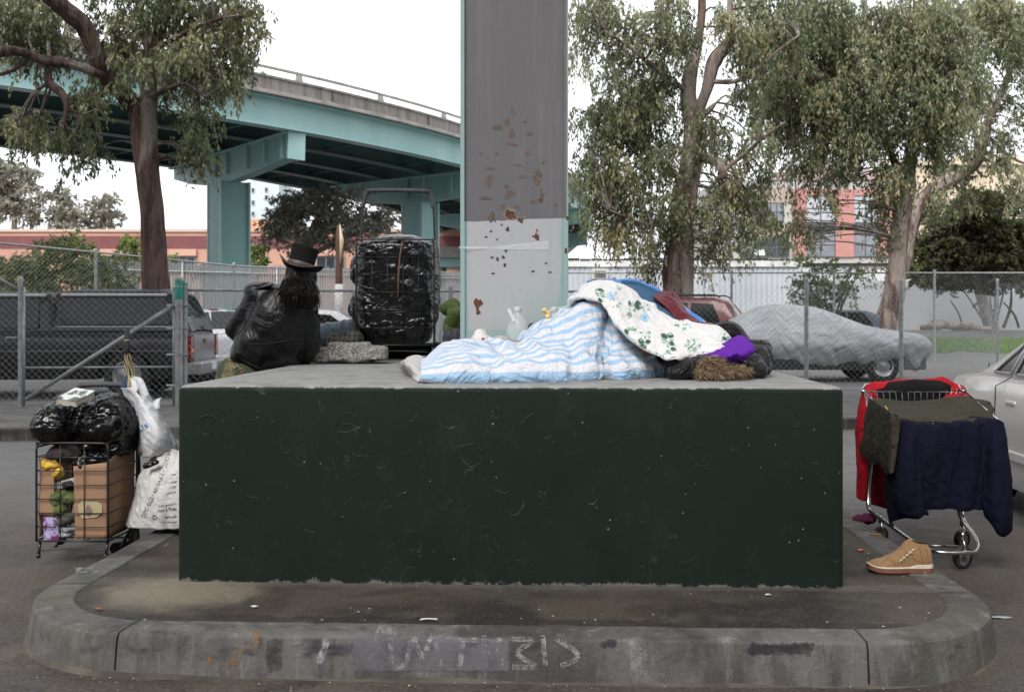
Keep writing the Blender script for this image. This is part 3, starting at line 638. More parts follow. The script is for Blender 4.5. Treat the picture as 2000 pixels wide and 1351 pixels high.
def pier(near_pt, ctr, ang_n, far_t, cw=1.32):
    n = Vector(ang_n).normalized(); d = Vector((n.y, -n.x, 0)); a = Vector((*near_pt, 0)); top = K0-GH-.06; c = Vector((*ctr, 0))
    b = MB(); w = .26                            # hammerhead box beam, deep over the column, shallow at the ends
    tc = (c-a).dot(n); prof = [(.35, top, top-.95), (2.6, top, top-1.12), (tc-cw*.8, top, top-1.3), (tc+cw*.8, top, top-1.3), (far_t-2.6, top, top-1.0), (far_t-.5, top, top-.55)]
    V = [];
    for t_, z1, z0 in prof: V += [a+n*t_-d*w+Vector((0,0,z0)), a+n*t_+d*w+Vector((0,0,z0)), a+n*t_+d*w+Vector((0,0,z1)), a+n*t_-d*w+Vector((0,0,z1))]
    Fc = [(0,1,2,3), tuple(4*(len(prof)-1)+k for k in (3,2,1,0))] + [(4*i+k, 4*i+4+k, 4*i+4+(k+1) % 4, 4*i+(k+1) % 4) for i in range(len(prof)-1) for k in range(4)]
    b.add(V, Fc)
    b.make('cap_beam', M_teal, via)
    b = MB(); s = -d if (a+n*3-d).length < (a+n*3+d).length else d
    for t_ in (.9, 2.4, 4.0, tc-cw*.45, tc+cw*.45):
        for sg in (-1, 1): q = a+n*t_+d*(w+.06)*sg; b.beam(q+Vector((0,0,top-1.0)), q+Vector((0,0,top)), .07, .12, up=d)
    for sg in (-1, 1): b.beam(a+n*.35+d*(w+.1)*sg+Vector((0,0,top-.04)), a+n*(far_t-.3)+d*(w+.1)*sg+Vector((0,0,top-.04)), .2, .07)
    b.beam(a+n*.3-d*.36+Vector((0,0,top-.48)), a+n*.3+d*.36+Vector((0,0,top-.5)), .1, 1.15)
    b.make('cap_stiffeners', M_tealp, via)
    b = MB(); q = c; h2 = cw/2
    M2 = Matrix.Translation(q) @ Matrix(((d.x, n.x, 0, 0), (d.y, n.y, 0, 0), (0, 0, 1, 0), (0, 0, 0, 1)))
    b.box((-h2+.02, -h2+.02, -.1), (h2-.02, h2-.02, top-1.3), M2); b.make('pier_column', M_teal, via)
    b = MB()
    for sx in (-1, 1):
        for sy in (-1, 1): b.box((sx*h2-.03*(sx > 0)-.04*0-.0, sy*h2-.12, -.1) if sx < 0 else (sx*h2-.05, sy*h2-.12, -.1), (sx*h2+.05 if sx < 0 else sx*h2+.03, sy*h2+.03*sy if sy > 0 else sy*h2+.1, top-1.3), M2)
    b.make('pier_flanges', M_tealp, via)
    b = MB()
    for e in (-.16, .16): q = a+n*.42+d*e; b.tube([q+Vector((0,0,top+.02)), q+Vector((0,0,K0-.05))], .05, 8)
    b.make('bearing_stiffener', M_tealp, via, True)
pier((-8.1, 38.0), (-12.3, 43.1), (-.63, .77, 0), 12.8)
pier((.4, 46.7), (-4.7, 50.5), (-.8, .6, 0), 12.8, 1.28)
pier((5.3, 64), (-.9, 67), (-.9, .44, 0), 12.8)
pier((6.6, 84), (.4, 84.5), (-.99, .1, 0), 12.8)
pier((-26, 22.5), (-30.2, 27.2), (-.63, .77, 0), 12.8)

# ============================================================ BUILDINGS
M_salmon = M_('salmon render', (.50, .27, .19), (.54, .31, .23), .85, .5); M_maroon = M_('maroon band', (.20, .07, .07), (.17, .06, .06), .8, .8)
M_glass = M_('dark window glass', (.02, .025, .03), (.05, .06, .07), .12, 2, spec=.6)
M_white = M_('white painted wall', (.66, .68, .70), (.52, .54, .56), .8, .4); M_wframe = M_('window frame paint', (.6, .6, .58), None, .6)
def box_thing(name, label, cat, x0, x1, y0, y1, z1, mat, part='wall', z0=-.3):
    t = thing(name, label, cat, ((x0+x1)/2, y0, 0)); b = MB(); b.box((x0, y0, z0), (x1, y1, z1)); b.make(part, mat, t); return t
def window(t, x0, x1, z0, z1, y, nx_=2, nz_=2, frame=M_wframe, glass=M_glass, d=.12, fw=.07, sill=True):
    fr = MB()
    f = fr
    f.box((x0-fw, y-.05, z0-fw), (x0, y+.02, z1+fw)); f.box((x1, y-.05, z0-fw), (x1+fw, y+.02, z1+fw)); f.box((x0, y-.05, z1), (x1, y+.02, z1+fw)); f.box((x0, y-.05, z0-fw), (x1, y+.02, z0))
    for k in range(1, nx_): x = x0+(x1-x0)*k/nx_; f.box((x-fw*.4, y-.045, z0), (x+fw*.4, y+.02, z1))
    for k in range(1, nz_): z = z0+(z1-z0)*k/nz_; f.box((x0, y-.04, z-fw*.4), (x1, y+.02, z+fw*.4))
    o = f.make('window', frame, t); g = MB(); g.box((x0, y-.02, z0), (x1, y+.01, z1)); g.make('pane', glass, o); return o
YB = 82.0
def X(px, Z): return (px-1000)/F*Z
def Zz(py, Z): return H-(py-HOR)/F*Z
t = box_thing('warehouse', 'long low salmon warehouse with a maroon band beyond the viaduct', 'building', X(-400, YB), X(975, YB), YB, YB+20, Zz(452, YB), M_salmon)
b = MB(); b.box((X(-400, YB)-.05, YB-.06, Zz(485, YB)), (X(975, YB)+.05, YB+.4, Zz(461, YB))); b.make('maroon_band', M_maroon, t)
b = MB(); b.box((X(-400, YB)-.1, YB-.15, Zz(453, YB)), (X(975, YB)+.1, YB+.5, Zz(448, YB))); b.make('coping', M_('coping', (.62, .45, .36)), t)
for x0, x1 in ((190, 232), (335, 381), (620, 672)): window(t, X(x0, YB), X(x1, YB), Zz(530, YB), Zz(503, YB), YB-.1, 3, 1, frame=M_('grey metal frame', (.25, .25, .26)) if x0 == 190 else bpy.data.materials['grey metal frame'])
M_peach = M_('peach panel', (.62, .36, .27))
for x in (190, 335, 620): b = MB(); b.box((X(x-2, YB), YB-.3, Zz(500, YB)), (X(x+50, YB), YB, Zz(487, YB))); b.make('lintel_panel', M_peach, t)
b = MB(); b.box((X(485, 92), 92, Zz(448, 92)-1), (X(560, 92), 100, Zz(428, 92))); o = b.make('roof_penthouse', M_('orange peach', (.6, .33, .2)), t)
t = box_thing('tower_block', 'pale grey blue tower block with small dark windows far behind the viaduct', 'building', X(480, 190), X(545, 190), 190, 215, Zz(352, 190), M_('pale tower wall', (.55, .62, .64), (.5, .57, .6), .8, .2))
for px_, pys in ((494, (372, 396, 418, 432)), (520, (371, 386))):
    for py_ in pys: window(t, X(px_-2, 190), X(px_+3, 190), Zz(py_+4, 190), Zz(py_-4, 190), 189.9, 1, 1, fw=.1)
t = box_thing('grey_tower', 'small grey building seen between the pier and the steel column', 'building', X(848, 170), X(868, 170), 170, 185, Zz(430, 170), M_('blue grey wall', (.3, .36, .42)))
window(t, X(851, 170), X(864, 170), Zz(470, 170), Zz(440, 170), 169.9, 2, 3)
# low overpass seen just left of the steel column
t = thing('low_overpass', 'low pale concrete overpass just left of the steel column', 'bridge', (X(880, 74), 74, 0))
b = MB(); b.box((X(850, 74), 74, Zz(503, 74)), (X(960, 74), 80, Zz(482, 74))); b.make('parapet', M_paral, t)
b = MB(); b.box((X(850, 74), 74.4, Zz(520, 74)), (X(960, 74), 79, Zz(503.3, 74))); b.make('girder', M_tealp, t)
for px_ in (856, 930): b = MB(); b.box((X(px_, 76), 76, -.2), (X(px_+14, 76), 77.2, Zz(519, 76))); b.make('support', M_under, t)

# white trailer with corrugated wall, right of the column
YT = 42.0
def corr(mb, x0, x1, y, z0, z1, p=.22, d=.035):
    n = int((x1-x0)/p*4); V = []
    for i in range(n+1):
        x = x0+(x1-x0)*i/n; yy = y + (0, 0, -d, -d)[i % 4]; V += [(x, yy, z0), (x, yy, z1)]
    return mb.add(V, [(2*i, 2*i+2, 2*i+3, 2*i+1) for i in range(n)])
t = thing('site_trailer', 'long white corrugated trailer with an air conditioner behind the right hand fence', 'trailer', (X(1300, YT), YT, .6))
b = MB(); b.box((X(1060, YT), YT+.02, .55), (X(1560, YT), YT+3, Zz(519, YT))); b.make('body', M_white, t)
b = MB(); corr(b, X(1060, YT), X(1560, YT), YT, .75, Zz(521, YT)); o = b.make('corrugated_wall', M_('pale blue white siding', (.58, .61, .64), (.46, .49, .53), .6, .5, stretch=(1,1,.2)), t)
b = MB(); b.box((X(1055, YT), YT-.12, Zz(521, YT)), (X(1565, YT), YT+3.1, Zz(508, YT))); b.make('fascia', M_('white fascia', (.78, .78, .76), (.55, .55, .53), .6, 1.2), t)
b = MB(); 
for i in range(46): x = X(1055, YT)+i*.24; b.box((x, YT-.16+random.random()*.02, Zz(508, YT)-.01), (x+.18+.05*random.random(), YT+.3, Zz(508, YT)+.03+.05*random.random()))
b.make('roof_edge', M_('black roof felt', (.02, .02, .02)), t)
ac = MB(); ac.box((X(1154, YT), YT-.45, Zz(546, YT)), (X(1186, YT), YT, Zz(527, YT))); o = bevel(ac.make('air_conditioner', M_('ivory plastic', (.6, .59, .53)), t), .02)
ac = MB(); ac.box((X(1160, YT), YT-.47, Zz(543, YT)), (X(1181, YT), YT-.445, Zz(530, YT))); ac.make('grille', M_('dark grille', (.06, .06, .06), (.15, .15, .15), .6, 60), o)
# grey wall right of the trailer
t = box_thing('concrete_yard_wall', 'long pale grey concrete wall behind the grass strip on the right', 'wall', X(1562, 46), X(2400, 46), 46, 46.4, Zz(548, 46), M_('grey block wall', (.50, .51, .53), (.38, .39, .41), .85, .35, detail=7))
t = box_thing('white_shed', 'low white flat roofed shed wall between the trailer and the dark bush', 'building', X(1440, 52), X(1800, 52), 52, 60, Zz(519, 52), M_white)
b = MB(); b.box((X(1438, 52), 51.9, Zz(519, 52)), (X(1802, 52), 60, Zz(514, 52))); b.make('roof_edge', bpy.data.materials['black roof felt'], t)

# brick and concrete factory
def m_brick():
    m, nt, bs = mat_new('red brick'); c = wco(nt); mp_ = nt.nodes.new('ShaderNodeMapping'); mp_.inputs['Rotation'].default_value = (R(90), 0, 0); lk(nt, c, mp_.inputs[0])
    t_ = nt.nodes.new('ShaderNodeTexBrick'); lk(nt, mp_.outputs[0], t_.inputs['Vector']); t_.inputs['Scale'].default_value = 3
    t_.inputs['Color1'].default_value = (.42, .17, .145, 1); t_.inputs['Color2'].default_value = (.48, .22, .19, 1); t_.inputs['Mortar'].default_value = (.5, .3, .27, 1)
    n = tex(nt, 'Noise', .8, 6, c); lk(nt, mixc(nt, mth(nt, 'MULTIPLY', n.outputs[0], .35), t_.outputs[0], (.55, .3, .28)), bs.inputs['Base Color']); bs.inputs['Roughness'].default_value = .9; return m
YF = 72.0; M_brick = m_brick(); M_conc = M_('factory concrete', (.50, .48, .46), (.40, .38, .36), .85, .6, detail=7); M_tan = M_('tan spandrel', (.45, .36, .30), (.36, .29, .24), .85, .8, detail=7)
M_pale = M_('glass painted as pale reflection', (.40, .42, .44), (.55, .57, .60), .25, .5); M_mid = M_('glass painted as grey reflection', (.15, .16, .18), (.3, .31, .34), .2, .7)  # sky reflections put into the base colours of the factory panes
t = box_thing('brick_factory', 'two storey pink brick and concrete factory with gridded windows behind the trees', 'building', X(1400, YF), X(1760, YF), YF, YF+20, Zz(352, YF), M_conc)
for px0, px1 in ((1548, 1574), (1631, 1667), (1712, 1762)): b = MB(); b.box((X(px0, YF), YF-.15, Zz(502, YF)), (X(px1, YF), YF, Zz(372, YF))); b.make('brick_pier', M_brick, t)
b = MB(); b.box((X(1548, YF), YF-.16, Zz(382, YF)), (X(1762, YF), YF-.003, Zz(370, YF))); b.make('brick_lintel', M_brick, t)
b = MB(); b.box((X(1480, YF), YF-.08, Zz(462, YF)), (X(1545, YF), YF-.003, Zz(440, YF))); b.box((X(1480, YF), YF-.08, Zz(396, YF)), (X(1545, YF), YF-.003, Zz(366, YF))); b.make('spandrel', M_tan, t)
b = MB(); b.add([(X(1480, YF), YF-.1, Zz(352, YF)), (X(1760, YF), YF-.1, Zz(352, YF)), (X(1660, YF), YF-.1, Zz(318, YF)), (X(1590, YF), YF-.1, Zz(318, YF)), (X(1480, YF), YF+19, Zz(352, YF)), (X(1760, YF), YF+19, Zz(352, YF)), (X(1660, YF), YF+19, Zz(318, YF)), (X(1590, YF), YF+19, Zz(318, YF))], [(0,1,2,3),(4,7,6,5),(1,5,6,2),(3,7,4,0),(2,6,7,3)]); b.make('gable', M_('pink gable', (.5, .27, .24), (.42, .4, .4), .85, .5), t)
M_dframe = M_('dark steel frame', (.10, .11, .12), None, .6)
for (x0, x1, y0, y1, nx_, nz_, g) in ((1482,1528,397,432,4,2,M_mid),(1449,1538,466,500,4,2,M_glass),(1575,1630,381,434,2,2,M_pale),(1575,1630,457,500,2,2,M_mid),(1668,1712,381,434,2,2,M_pale),(1668,1712,457,500,2,2,M_mid)):
    window(t, X(x0, YF), X(x1, YF), Zz(y1, YF), Zz(y0, YF), YF-.02, nx_, nz_, frame=M_dframe, glass=g, fw=.1)
for x0, x1 in ((1575, 1630), (1668, 1712)): b = MB(); b.box((X(x0, YF), YF-.1, Zz(456, YF)), (X(x1, YF), YF-.004, Zz(435, YF))); b.make('dark_spandrel', M_dframe, t)
b = MB(); b.box((X(1473, YF), YF-.12, Zz(499, YF)), (X(1494, YF), YF-.055, Zz(487, YF))); b.make('paper_sign', M_('white paper', (.8, .8, .78)), t)
t = box_thing('cream_building', 'cream building with a stepped parapet at far right behind the dark bush', 'building', X(1740, 95), X(2250, 95), 95, 115, Zz(322, 95), M_('cream render', (.62, .52, .38), (.55, .46, .34), .85, .5))
b = MB(); b.box((X(1735, 95), 94.7, Zz(323, 95)), (X(2255, 95), 95.5, Zz(313, 95))); b.box((X(1870, 95), 94.8, Zz(313.2, 95)), (X(1990, 95), 96, Zz(303, 95))); b.make('cornice', M_('cream trim', (.66, .57, .43)), t)
for x0 in (1768, 1805, 1900, 1933, 1992): window(t, X(x0, 95), X(x0+20, 95), Zz(425, 95), Zz(375, 95), 94.9, 1, 2, fw=.12)

# slatted grey fence on the left, behind the far chain link
def slat_fence(p0, p1, z0, z1, label):
    t = thing('slatted_fence', label, 'fence', (*p0, 0)); a = Vector((*p0, 0)); d = Vector((*p1, 0))-a; Ln = d.length; d.normalize(); b = MB(); k = 0
    V = []
    n = int(Ln/.09); q = d.cross(Vector((0,0,1)))
    for i in range(n):
        p = a+d*(i*.09); w = .07; zt = z1 + random.uniform(-.02, .02); dy = q*random.uniform(-.01, .01)
        b.add([p+dy+Vector((0,0,z0)), p+dy+d*w+Vector((0,0,z0)), p+dy+d*w+Vector((0,0,zt)), p+dy+Vector((0,0,zt)), p-q*.01+Vector((0,0,z0)), p+d*w-q*.01+Vector((0,0,z0)), p+d*w-q*.01+Vector((0,0,zt)), p-q*.01+Vector((0,0,zt))], [(0,1,2,3),(7,6,5,4),(3,2,6,7),(0,3,7,4),(1,5,6,2)])
    b.make('slats', M_('grey slats', (.27, .285, .29), (.17, .185, .19), .7, 1.5, stretch=(1,1,.15), detail=8), t)
    for i in range(0, int(Ln/3)+1): m = MB(); p = a+d*i*3+q*.05; m.tube([p, p+Vector((0,0,z1+.05))], .035, 8); m.make('post', M_steel, t, True)
    m = MB(); m.tube([a+q*.05+Vector((0,0,z1-.25)), a+d*Ln+q*.05+Vector((0,0,z1-.25))], .02, 6); m.make('rail', M_steel, t, True)
slat_fence(fl(150, 29), fl(1105, 38.5), .05, 2.95, 'grey privacy slat fence running below the viaduct piers on the left')
# barred steel utility pole and a leaning timber post near it
t = thing('timber_post', 'brown timber post with a white painted middle in the car park behind the person', 'post', fl(662, 26)+(0,))
x, y = fl(662, 26)
m = MB(); m.tube([(x, y, 0), (x, y, Zz(650, 26)), (x, y, Zz(470, 26)), (x+.01, y, Zz(440, 26))], [.1, .1, .09, .06], 10); m.make('post', M_('brown timber', (.12, .065, .04), (.08, .04, .025), .8, 10, stretch=(1,1,.1)), t, True)
m = MB(); m.tube([(x, y, Zz(640, 26)), (x, y, Zz(555, 26))], [.105, .104], 10); m.make('white_band', M_('white post paint', (.6, .6, .56)), t, True)
m = MB(); m.tube([(x+.05, y-.12, Zz(515, 26)), (x+.09, y-.12, Zz(470, 26)), (x+.04, y-.12, Zz(437, 26))], [.01, .06, .004], 6); m.make('hanging_streamer', M_('cream plastic strip', (.75, .66, .5), (.6, .45, .25), .5, 10), t, True)

# the road deck this column carries, high above the camera
ov = thing('overhead_viaduct', 'concrete road deck high overhead carried by the painted steel column', 'bridge', (0, 4.5, 9))
b = MB(); b.box((-34, -2.6, 14.2), (34, 10.6, 14.6)); b.make('deck_slab', M_para, ov)
for y in (-1.8, 2.2, 6, 9.8):
    b = MB(); b.box((-34, y-.04, 13.1), (34, y+.04, 14.19)); b.box((-34, y-.25, 13.04), (34, y+.25, 13.098)); b.make('girder', M_under, ov)
b = MB(); b.box((cxc-.5, -2.2, 12.0), (cxc+.5, 10.2, 13.03)); b.make('cap_beam', M_teal, ov)

# unseen dark block added behind the camera to darken reflections and front faces
bb = thing('unseen_dark_building', 'long dark unseen building with tall windows added behind the camera to darken reflections', 'building', (0, -15, 0))
b = MB(); b.box((-55, -27, 0), (55, -15, 9.5)); b.make('wall', M_('dark unseen brick', (.10, .06, .05), (.06, .045, .04), .9, .7), bb)
for i in range(14): window(bb, -52+i*7.6, -49+i*7.6, 1.2, 4.2, -14.93, 3, 2); window(bb, -52+i*7.6, -49+i*7.6, 5.6, 8.2, -14.93, 3, 2)
# ============================================================ TREES
def m_leaf(name, stops, rough=.45, trans=.32):
    m, nt, bs = mat_new(name); a = nt.nodes.new('ShaderNodeAttribute'); a.attribute_name = 'tint'
    r = ramp(nt, stops); lk(nt, a.outputs['Fac'], r.inputs[0]); lk(nt, r.outputs[0], bs.inputs['Base Color']); bs.inputs['Roughness'].default_value = rough
    tr = nt.nodes.new('ShaderNodeBsdfTranslucent'); mx = nt.nodes.new('ShaderNodeMixShader'); mx.inputs[0].default_value = trans
    lk(nt, mixc(nt, .5, r.outputs[0], (.16, .2, .05), 'MIX'), tr.inputs[0]); lk(nt, bs.outputs[0], mx.inputs[1]); lk(nt, tr.outputs[0], mx.inputs[2])
    lk(nt, mx.outputs[0], nt.nodes['Material Output'].inputs[0]); return m
def m_bark(name, dark, mid, pale, k=.5):
    m, nt, bs = mat_new(name); c = wco(nt)
    n1 = tex(nt, 'Noise', 3.4, 9, c, stretch=(2.6, 2.6, .3), rough=.72, dist=.4); n2 = tex(nt, 'Noise', 1.1, 5, c, stretch=(1.3, 1.3, .35), dist=.8); n3 = tex(nt, 'Noise', 10, 8, c, stretch=(2, 2, .25), rough=.8)
    b = mixc(nt, ramp_of(nt, n1.outputs[0], [(.43, 0), (.55, 1)]), dark, mid); b = mixc(nt, ramp_of(nt, n2.outputs[0], [(k, 0), (k+.07, .9)]), b, pale)
    b = mixc(nt, ramp_of(nt, n3.outputs[0], [(.33, .85), (.5, 0)]), b, (.02, .014, .012))
    lk(nt, b, bs.inputs['Base Color']); bs.inputs['Roughness'].default_value = .9; bump(nt, bs, n1.outputs[0], .9, .05); bump(nt, bs, n3.outputs[0], .8, .02); return m
GUM = m_leaf('gum leaves', [(0, (.055, .06, .025)), (.3, (.13, .15, .072)), (.6, (.24, .265, .155)), (.82, (.36, .37, .22)), (.95, (.38, .31, .14)), (1, (.16, .075, .045))])
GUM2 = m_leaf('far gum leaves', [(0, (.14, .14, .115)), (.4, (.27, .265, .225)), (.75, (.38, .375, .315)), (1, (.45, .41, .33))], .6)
BUSH = m_leaf('dark bush leaves', [(0, (.03, .026, .02)), (.45, (.085, .075, .045)), (.8, (.12, .14, .05)), (1, (.18, .21, .07))], .6)
YEL = m_leaf('fresh leaves', [(0, (.05, .09, .02)), (.5, (.16, .24, .05)), (1, (.36, .40, .10))], .5, .35)
WEED = m_leaf('olive bush leaves', [(0, (.035, .05, .02)), (.5, (.09, .12, .05)), (1, (.19, .23, .09))], .6)
BARK1 = m_bark('stringy gum bark', (.030, .019, .016), (.12, .072, .056), (.25, .21, .18), .52)
BARK2 = m_bark('peeling gum bark', (.075, .045, .036), (.19, .13, .10), (.34, .285, .245), .47)
BARK3 = m_bark('grey limb bark', (.07, .055, .05), (.16, .13, .115), (.3, .27, .24), .5)
rng = np.random.default_rng(11)
def foliage(clumps, Lf=.13, Wf=.026, dens=1.0, droop=.8, sprayL=.55, per=16):
    """clumps: (centre, (rx,ry,rz), number of sprays) -> verts, quads, tint; sprays of hanging leaves"""
    V = []; T = []
    for c, r, n in clumps:
        n = int(n*dens); c = np.array(c); r = np.array(r); ct = rng.normal(0, .19)
        d = rng.normal(size=(n, 3)); d /= np.linalg.norm(d, axis=1, keepdims=True); rad = rng.random(n)**.45
        s0 = c + d*rad[:, None]*r
        out = d*np.array([1, 1, .35]) + rng.normal(0, .35, (n, 3)); out /= np.linalg.norm(out, axis=1, keepdims=True)
        sl = sprayL*rng.uniform(.5, 1.3, n); st = rng.normal(0, .13, n)
        k = per; t = rng.random((n, k))
        pos = s0[:, None]+out[:, None]*(sl[:, None]*t*(1-.5*droop*t))[..., None]; pos[..., 2] -= droop*sl[:, None]*t*t*.95
        pos += rng.normal(0, .028, pos.shape)
        ax = rng.normal(0, .45, (n, k, 3)) + out[:, None]*(1-droop)*.9; ax[..., 2] -= .25+droop*.95; ax /= np.linalg.norm(ax, axis=2, keepdims=True)
        sd = np.cross(ax, rng.normal(size=(n, k, 3))); sd /= np.linalg.norm(sd, axis=2, keepdims=True)
        ll = Lf*rng.uniform(.55, 1.25, (n, k, 1)); ww = Wf*rng.uniform(.7, 1.3, (n, k, 1))
        q = np.stack([pos, pos+ax*ll*.42+sd*ww, pos+ax*ll, pos+ax*ll*.42-sd*ww], 2).reshape(-1, 4, 3); V.append(q)
        tt = .45 + ct + st[:, None] + rng.normal(0, .14, (n, k)) + .12*d[:, 2:3]  # clump shading put into the tint: varies per clump, lighter towards its top
        tt = np.where(rng.random((n, k)) < .02, 1.0, np.clip(tt, 0, .93)); T.append(np.repeat(tt.reshape(-1), 4))
    V = np.concatenate(V).reshape(-1, 3); T = np.concatenate(T); return V, np.arange(len(V)).reshape(-1, 4), T
def limb(mb, pts, radii, seg=14, wob=.12, n=9):
    big = radii[0] > .1 and len(pts) > 3
    if big: seg, n = 44, 26
    P0 = crv(pts, n); m = len(P0); rr = np.interp(np.linspace(0, 1, m), np.linspace(0, 1, len(radii)), radii); s0 = random.random()*50
    b = len(mb.v); mb.tube(P0, rr, seg)
    for i in range(b, len(mb.v)):
        j = (i-b)//seg
        if j >= m: continue
        p = Vector(mb.v[i]); c = P0[j]; d = p-c; w = 1+wob*1.6*noise.noise(Vector((p.x*2.2+s0, p.y*2.2, p.z*.7)))+wob*.9*noise.noise(Vector((p.x*8+s0, p.y*8, p.z*1.3))); k_ = d.normalized() if big else None; w += (.10*(1-2*abs(noise.noise(Vector((k_.x*2.6+s0, k_.y*2.6, p.z*.55)))))-.06+.05*noise.noise(Vector((k_.x*7, k_.y*7+s0, p.z*1.6)))) if big else 0; mb.v[i] = tuple(c+d*w)
def tw(mb, clumps, origin_pts, r=.02, n=5, droop=.5):
    """thin branches running from the limbs out into the clumps, with twigs inside them"""
    for c, rr, ns in clumps:
        c = Vector(c); o = min(origin_pts, key=lambda q: (q-c).length); a = o.lerp(c, .5)+Vector((0,0,.15)); limb(mb, [o, a, c], [r*1.6, r, r*.5], 5, .1, 4)
        for k in range(n):
            d = Vector(rng.normal(size=3)); d.normalize(); e = c+Vector((d.x*rr[0], d.y*rr[1], d.z*rr[2]))*.9; s = c.lerp(o, random.random()*.3); mid = s.lerp(e, .5)+Vector((0,0,.08)); limb(mb, [s, mid, e-Vector((0,0,droop*.3))], [r*.55, r*.4, r*.15], 4, .1, 3)
def tree(name, label, limbs, clumps, bark, leaf, Lf=.13, Wf=.013, dens=1.0, droop=.8, sprayL=.55, per=16, group=None, twig=.02, ntw=5, wob=.12):
    t = thing(name, label, 'tree', tuple(limbs[0][0][0]), group); m = MB(); pts = []
    for L_, R__ in limbs: limb(m, L_, R__, 16 if R__[0] > .1 else 8, wob); pts += crv(L_, 3)
    m.make('trunk', bark, t, True)
    m = MB(); tw(m, clumps, [p for p in pts if p.z > pts[0].z+1] or pts, twig, ntw); m.make('twigs', BARK3, t, True)
    V, Fc, T = foliage(clumps, Lf, Wf, dens, droop, sprayL, per); mk('crown', V, Fc, leaf, t, False, attr=T); return t
def CL(Z, lst, k=1.0, dz=1.2, flat=1.0, n=70, jit=1):
    """clump list from (x, y, r, [depth offset]); several small clumps per entry"""
    out = []
    for e in lst:
        x, y, r = e[:3]; zo = e[3] if len(e) > 3 else random.uniform(-dz, dz)
        c = P(x, y, Z+zo); rr = r*Z/F; out.append((tuple(c), (rr*k, rr*k*1.1, rr*k*flat), max(3, int(n*(rr/.5)**2))))
    return out
# left gum
Z = 20.0
def q(px, py, dz=0, Z=None): return P(px, py, (Z or ZT)+dz)
ZT = 20.0
limbs = [([P(308, 760, ZT), q(306, 560), q(300, 470), q(292, 380), q(285, 290), q(277, 205)], [.34, .26, .24, .225, .235, .27]),
         ([q(283, 230), q(293, 170, .1), q(297, 105, .2), q(318, 30, .3), q(325, -60, .3), q(320, -200, .5)], [.19, .155, .13, .12, .10, .06]),
         ([q(298, 110, .1), q(283, 60, .3), q(272, 10, .5), q(262, -80, .5)], [.10, .085, .07, .05]),
         ([q(312, 50, .3), q(345, 18, .5), q(385, -20, .8)], [.07, .06, .03]),
         ([q(272, 215), q(235, 178, -.3), q(200, 138, -.6), q(185, 100, -.8), q(165, 52, -1), q(130, 22, -1.2), q(90, -10, -1.5), q(30, -60, -2)], [.19, .17, .17, .17, .17, .16, .13, .1]),
         ([q(215, 152, -.5), q(175, 138, -.8), q(125, 122, -1), q(85, 118, -1.2), q(30, 100, -1.6), q(-30, 108, -2), q(-150, 130, -2.5)], [.12, .10, .11, .10, .085, .085, .06]),
         ([q(96, 122, -1.1), q(95, 160, -1.1), q(120, 182, -1.1), q(130, 205, -1.2), q(126, 250, -1.2)], [.075, .085, .08, .06, .02]),
         ([q(60, 112, -1.4), q(20, 140, -1.6), q(-30, 150, -1.8)], [.05, .035, .03]),
         ([q(290, 190), q(325, 175, -.4), q(362, 165, -.7), q(400, 190, -.9)], [.07, .05, .035, .015]),
         ([q(300, 100), q(350, 70, -.4), q(420, 40, -.8), q(470, 30, -1)], [.06, .05, .035, .015]),
         ([q(126, 215, -1.1), q(165, 222, -1), q(200, 205, -1)], [.02, .015, .008]), ([q(75, 120, -1.3), q(70, 165, -1.3), q(78, 205, -1.4)], [.02, .015, .008])]
cl = [(35,55,60),(88,62,55),(20,15,55),(60,20,50),(12,110,20),(100,92,30),(48,238,34),(78,250,36),(35,262,22),(62,285,22),(30,240,20),(152,262,22),(158,300,24),(188,290,24),(145,325,14),(165,195,26),(180,165,26),(55,130,16),(150,225,18),(205,180,18),(104,270,18),(215,60,40),(228,100,38),(258,128,30),(262,88,42),(250,40,30),(330,60,40),(352,100,42),(300,130,26),(325,20,44),(385,40,50),(430,20,50),(465,50,42),(485,20,35),(425,80,46),(380,100,46),(452,110,34),(475,90,26),(420,130,34),(372,140,36),(440,160,24),(452,190,18),(400,165,28),(385,200,24),(395,235,24),(372,262,22),(378,290,24),(400,305,20),(365,300,16),(350,230,14),(392,330,8),(340,165,24),(330,195,14),(255,160,22),(262,30,22),(500,60,16),(330,185,14),(210,-30,50),(300,-40,55),(400,-50,60),(60,-60,70)]
tree('eucalyptus_tree', 'big gum tree with a forked reddish brown trunk in front of the viaduct', limbs, CL(ZT, cl, 1.0, .7, n=66), BARK1, GUM, .135, .021, 1.0, .85, .42, 17)
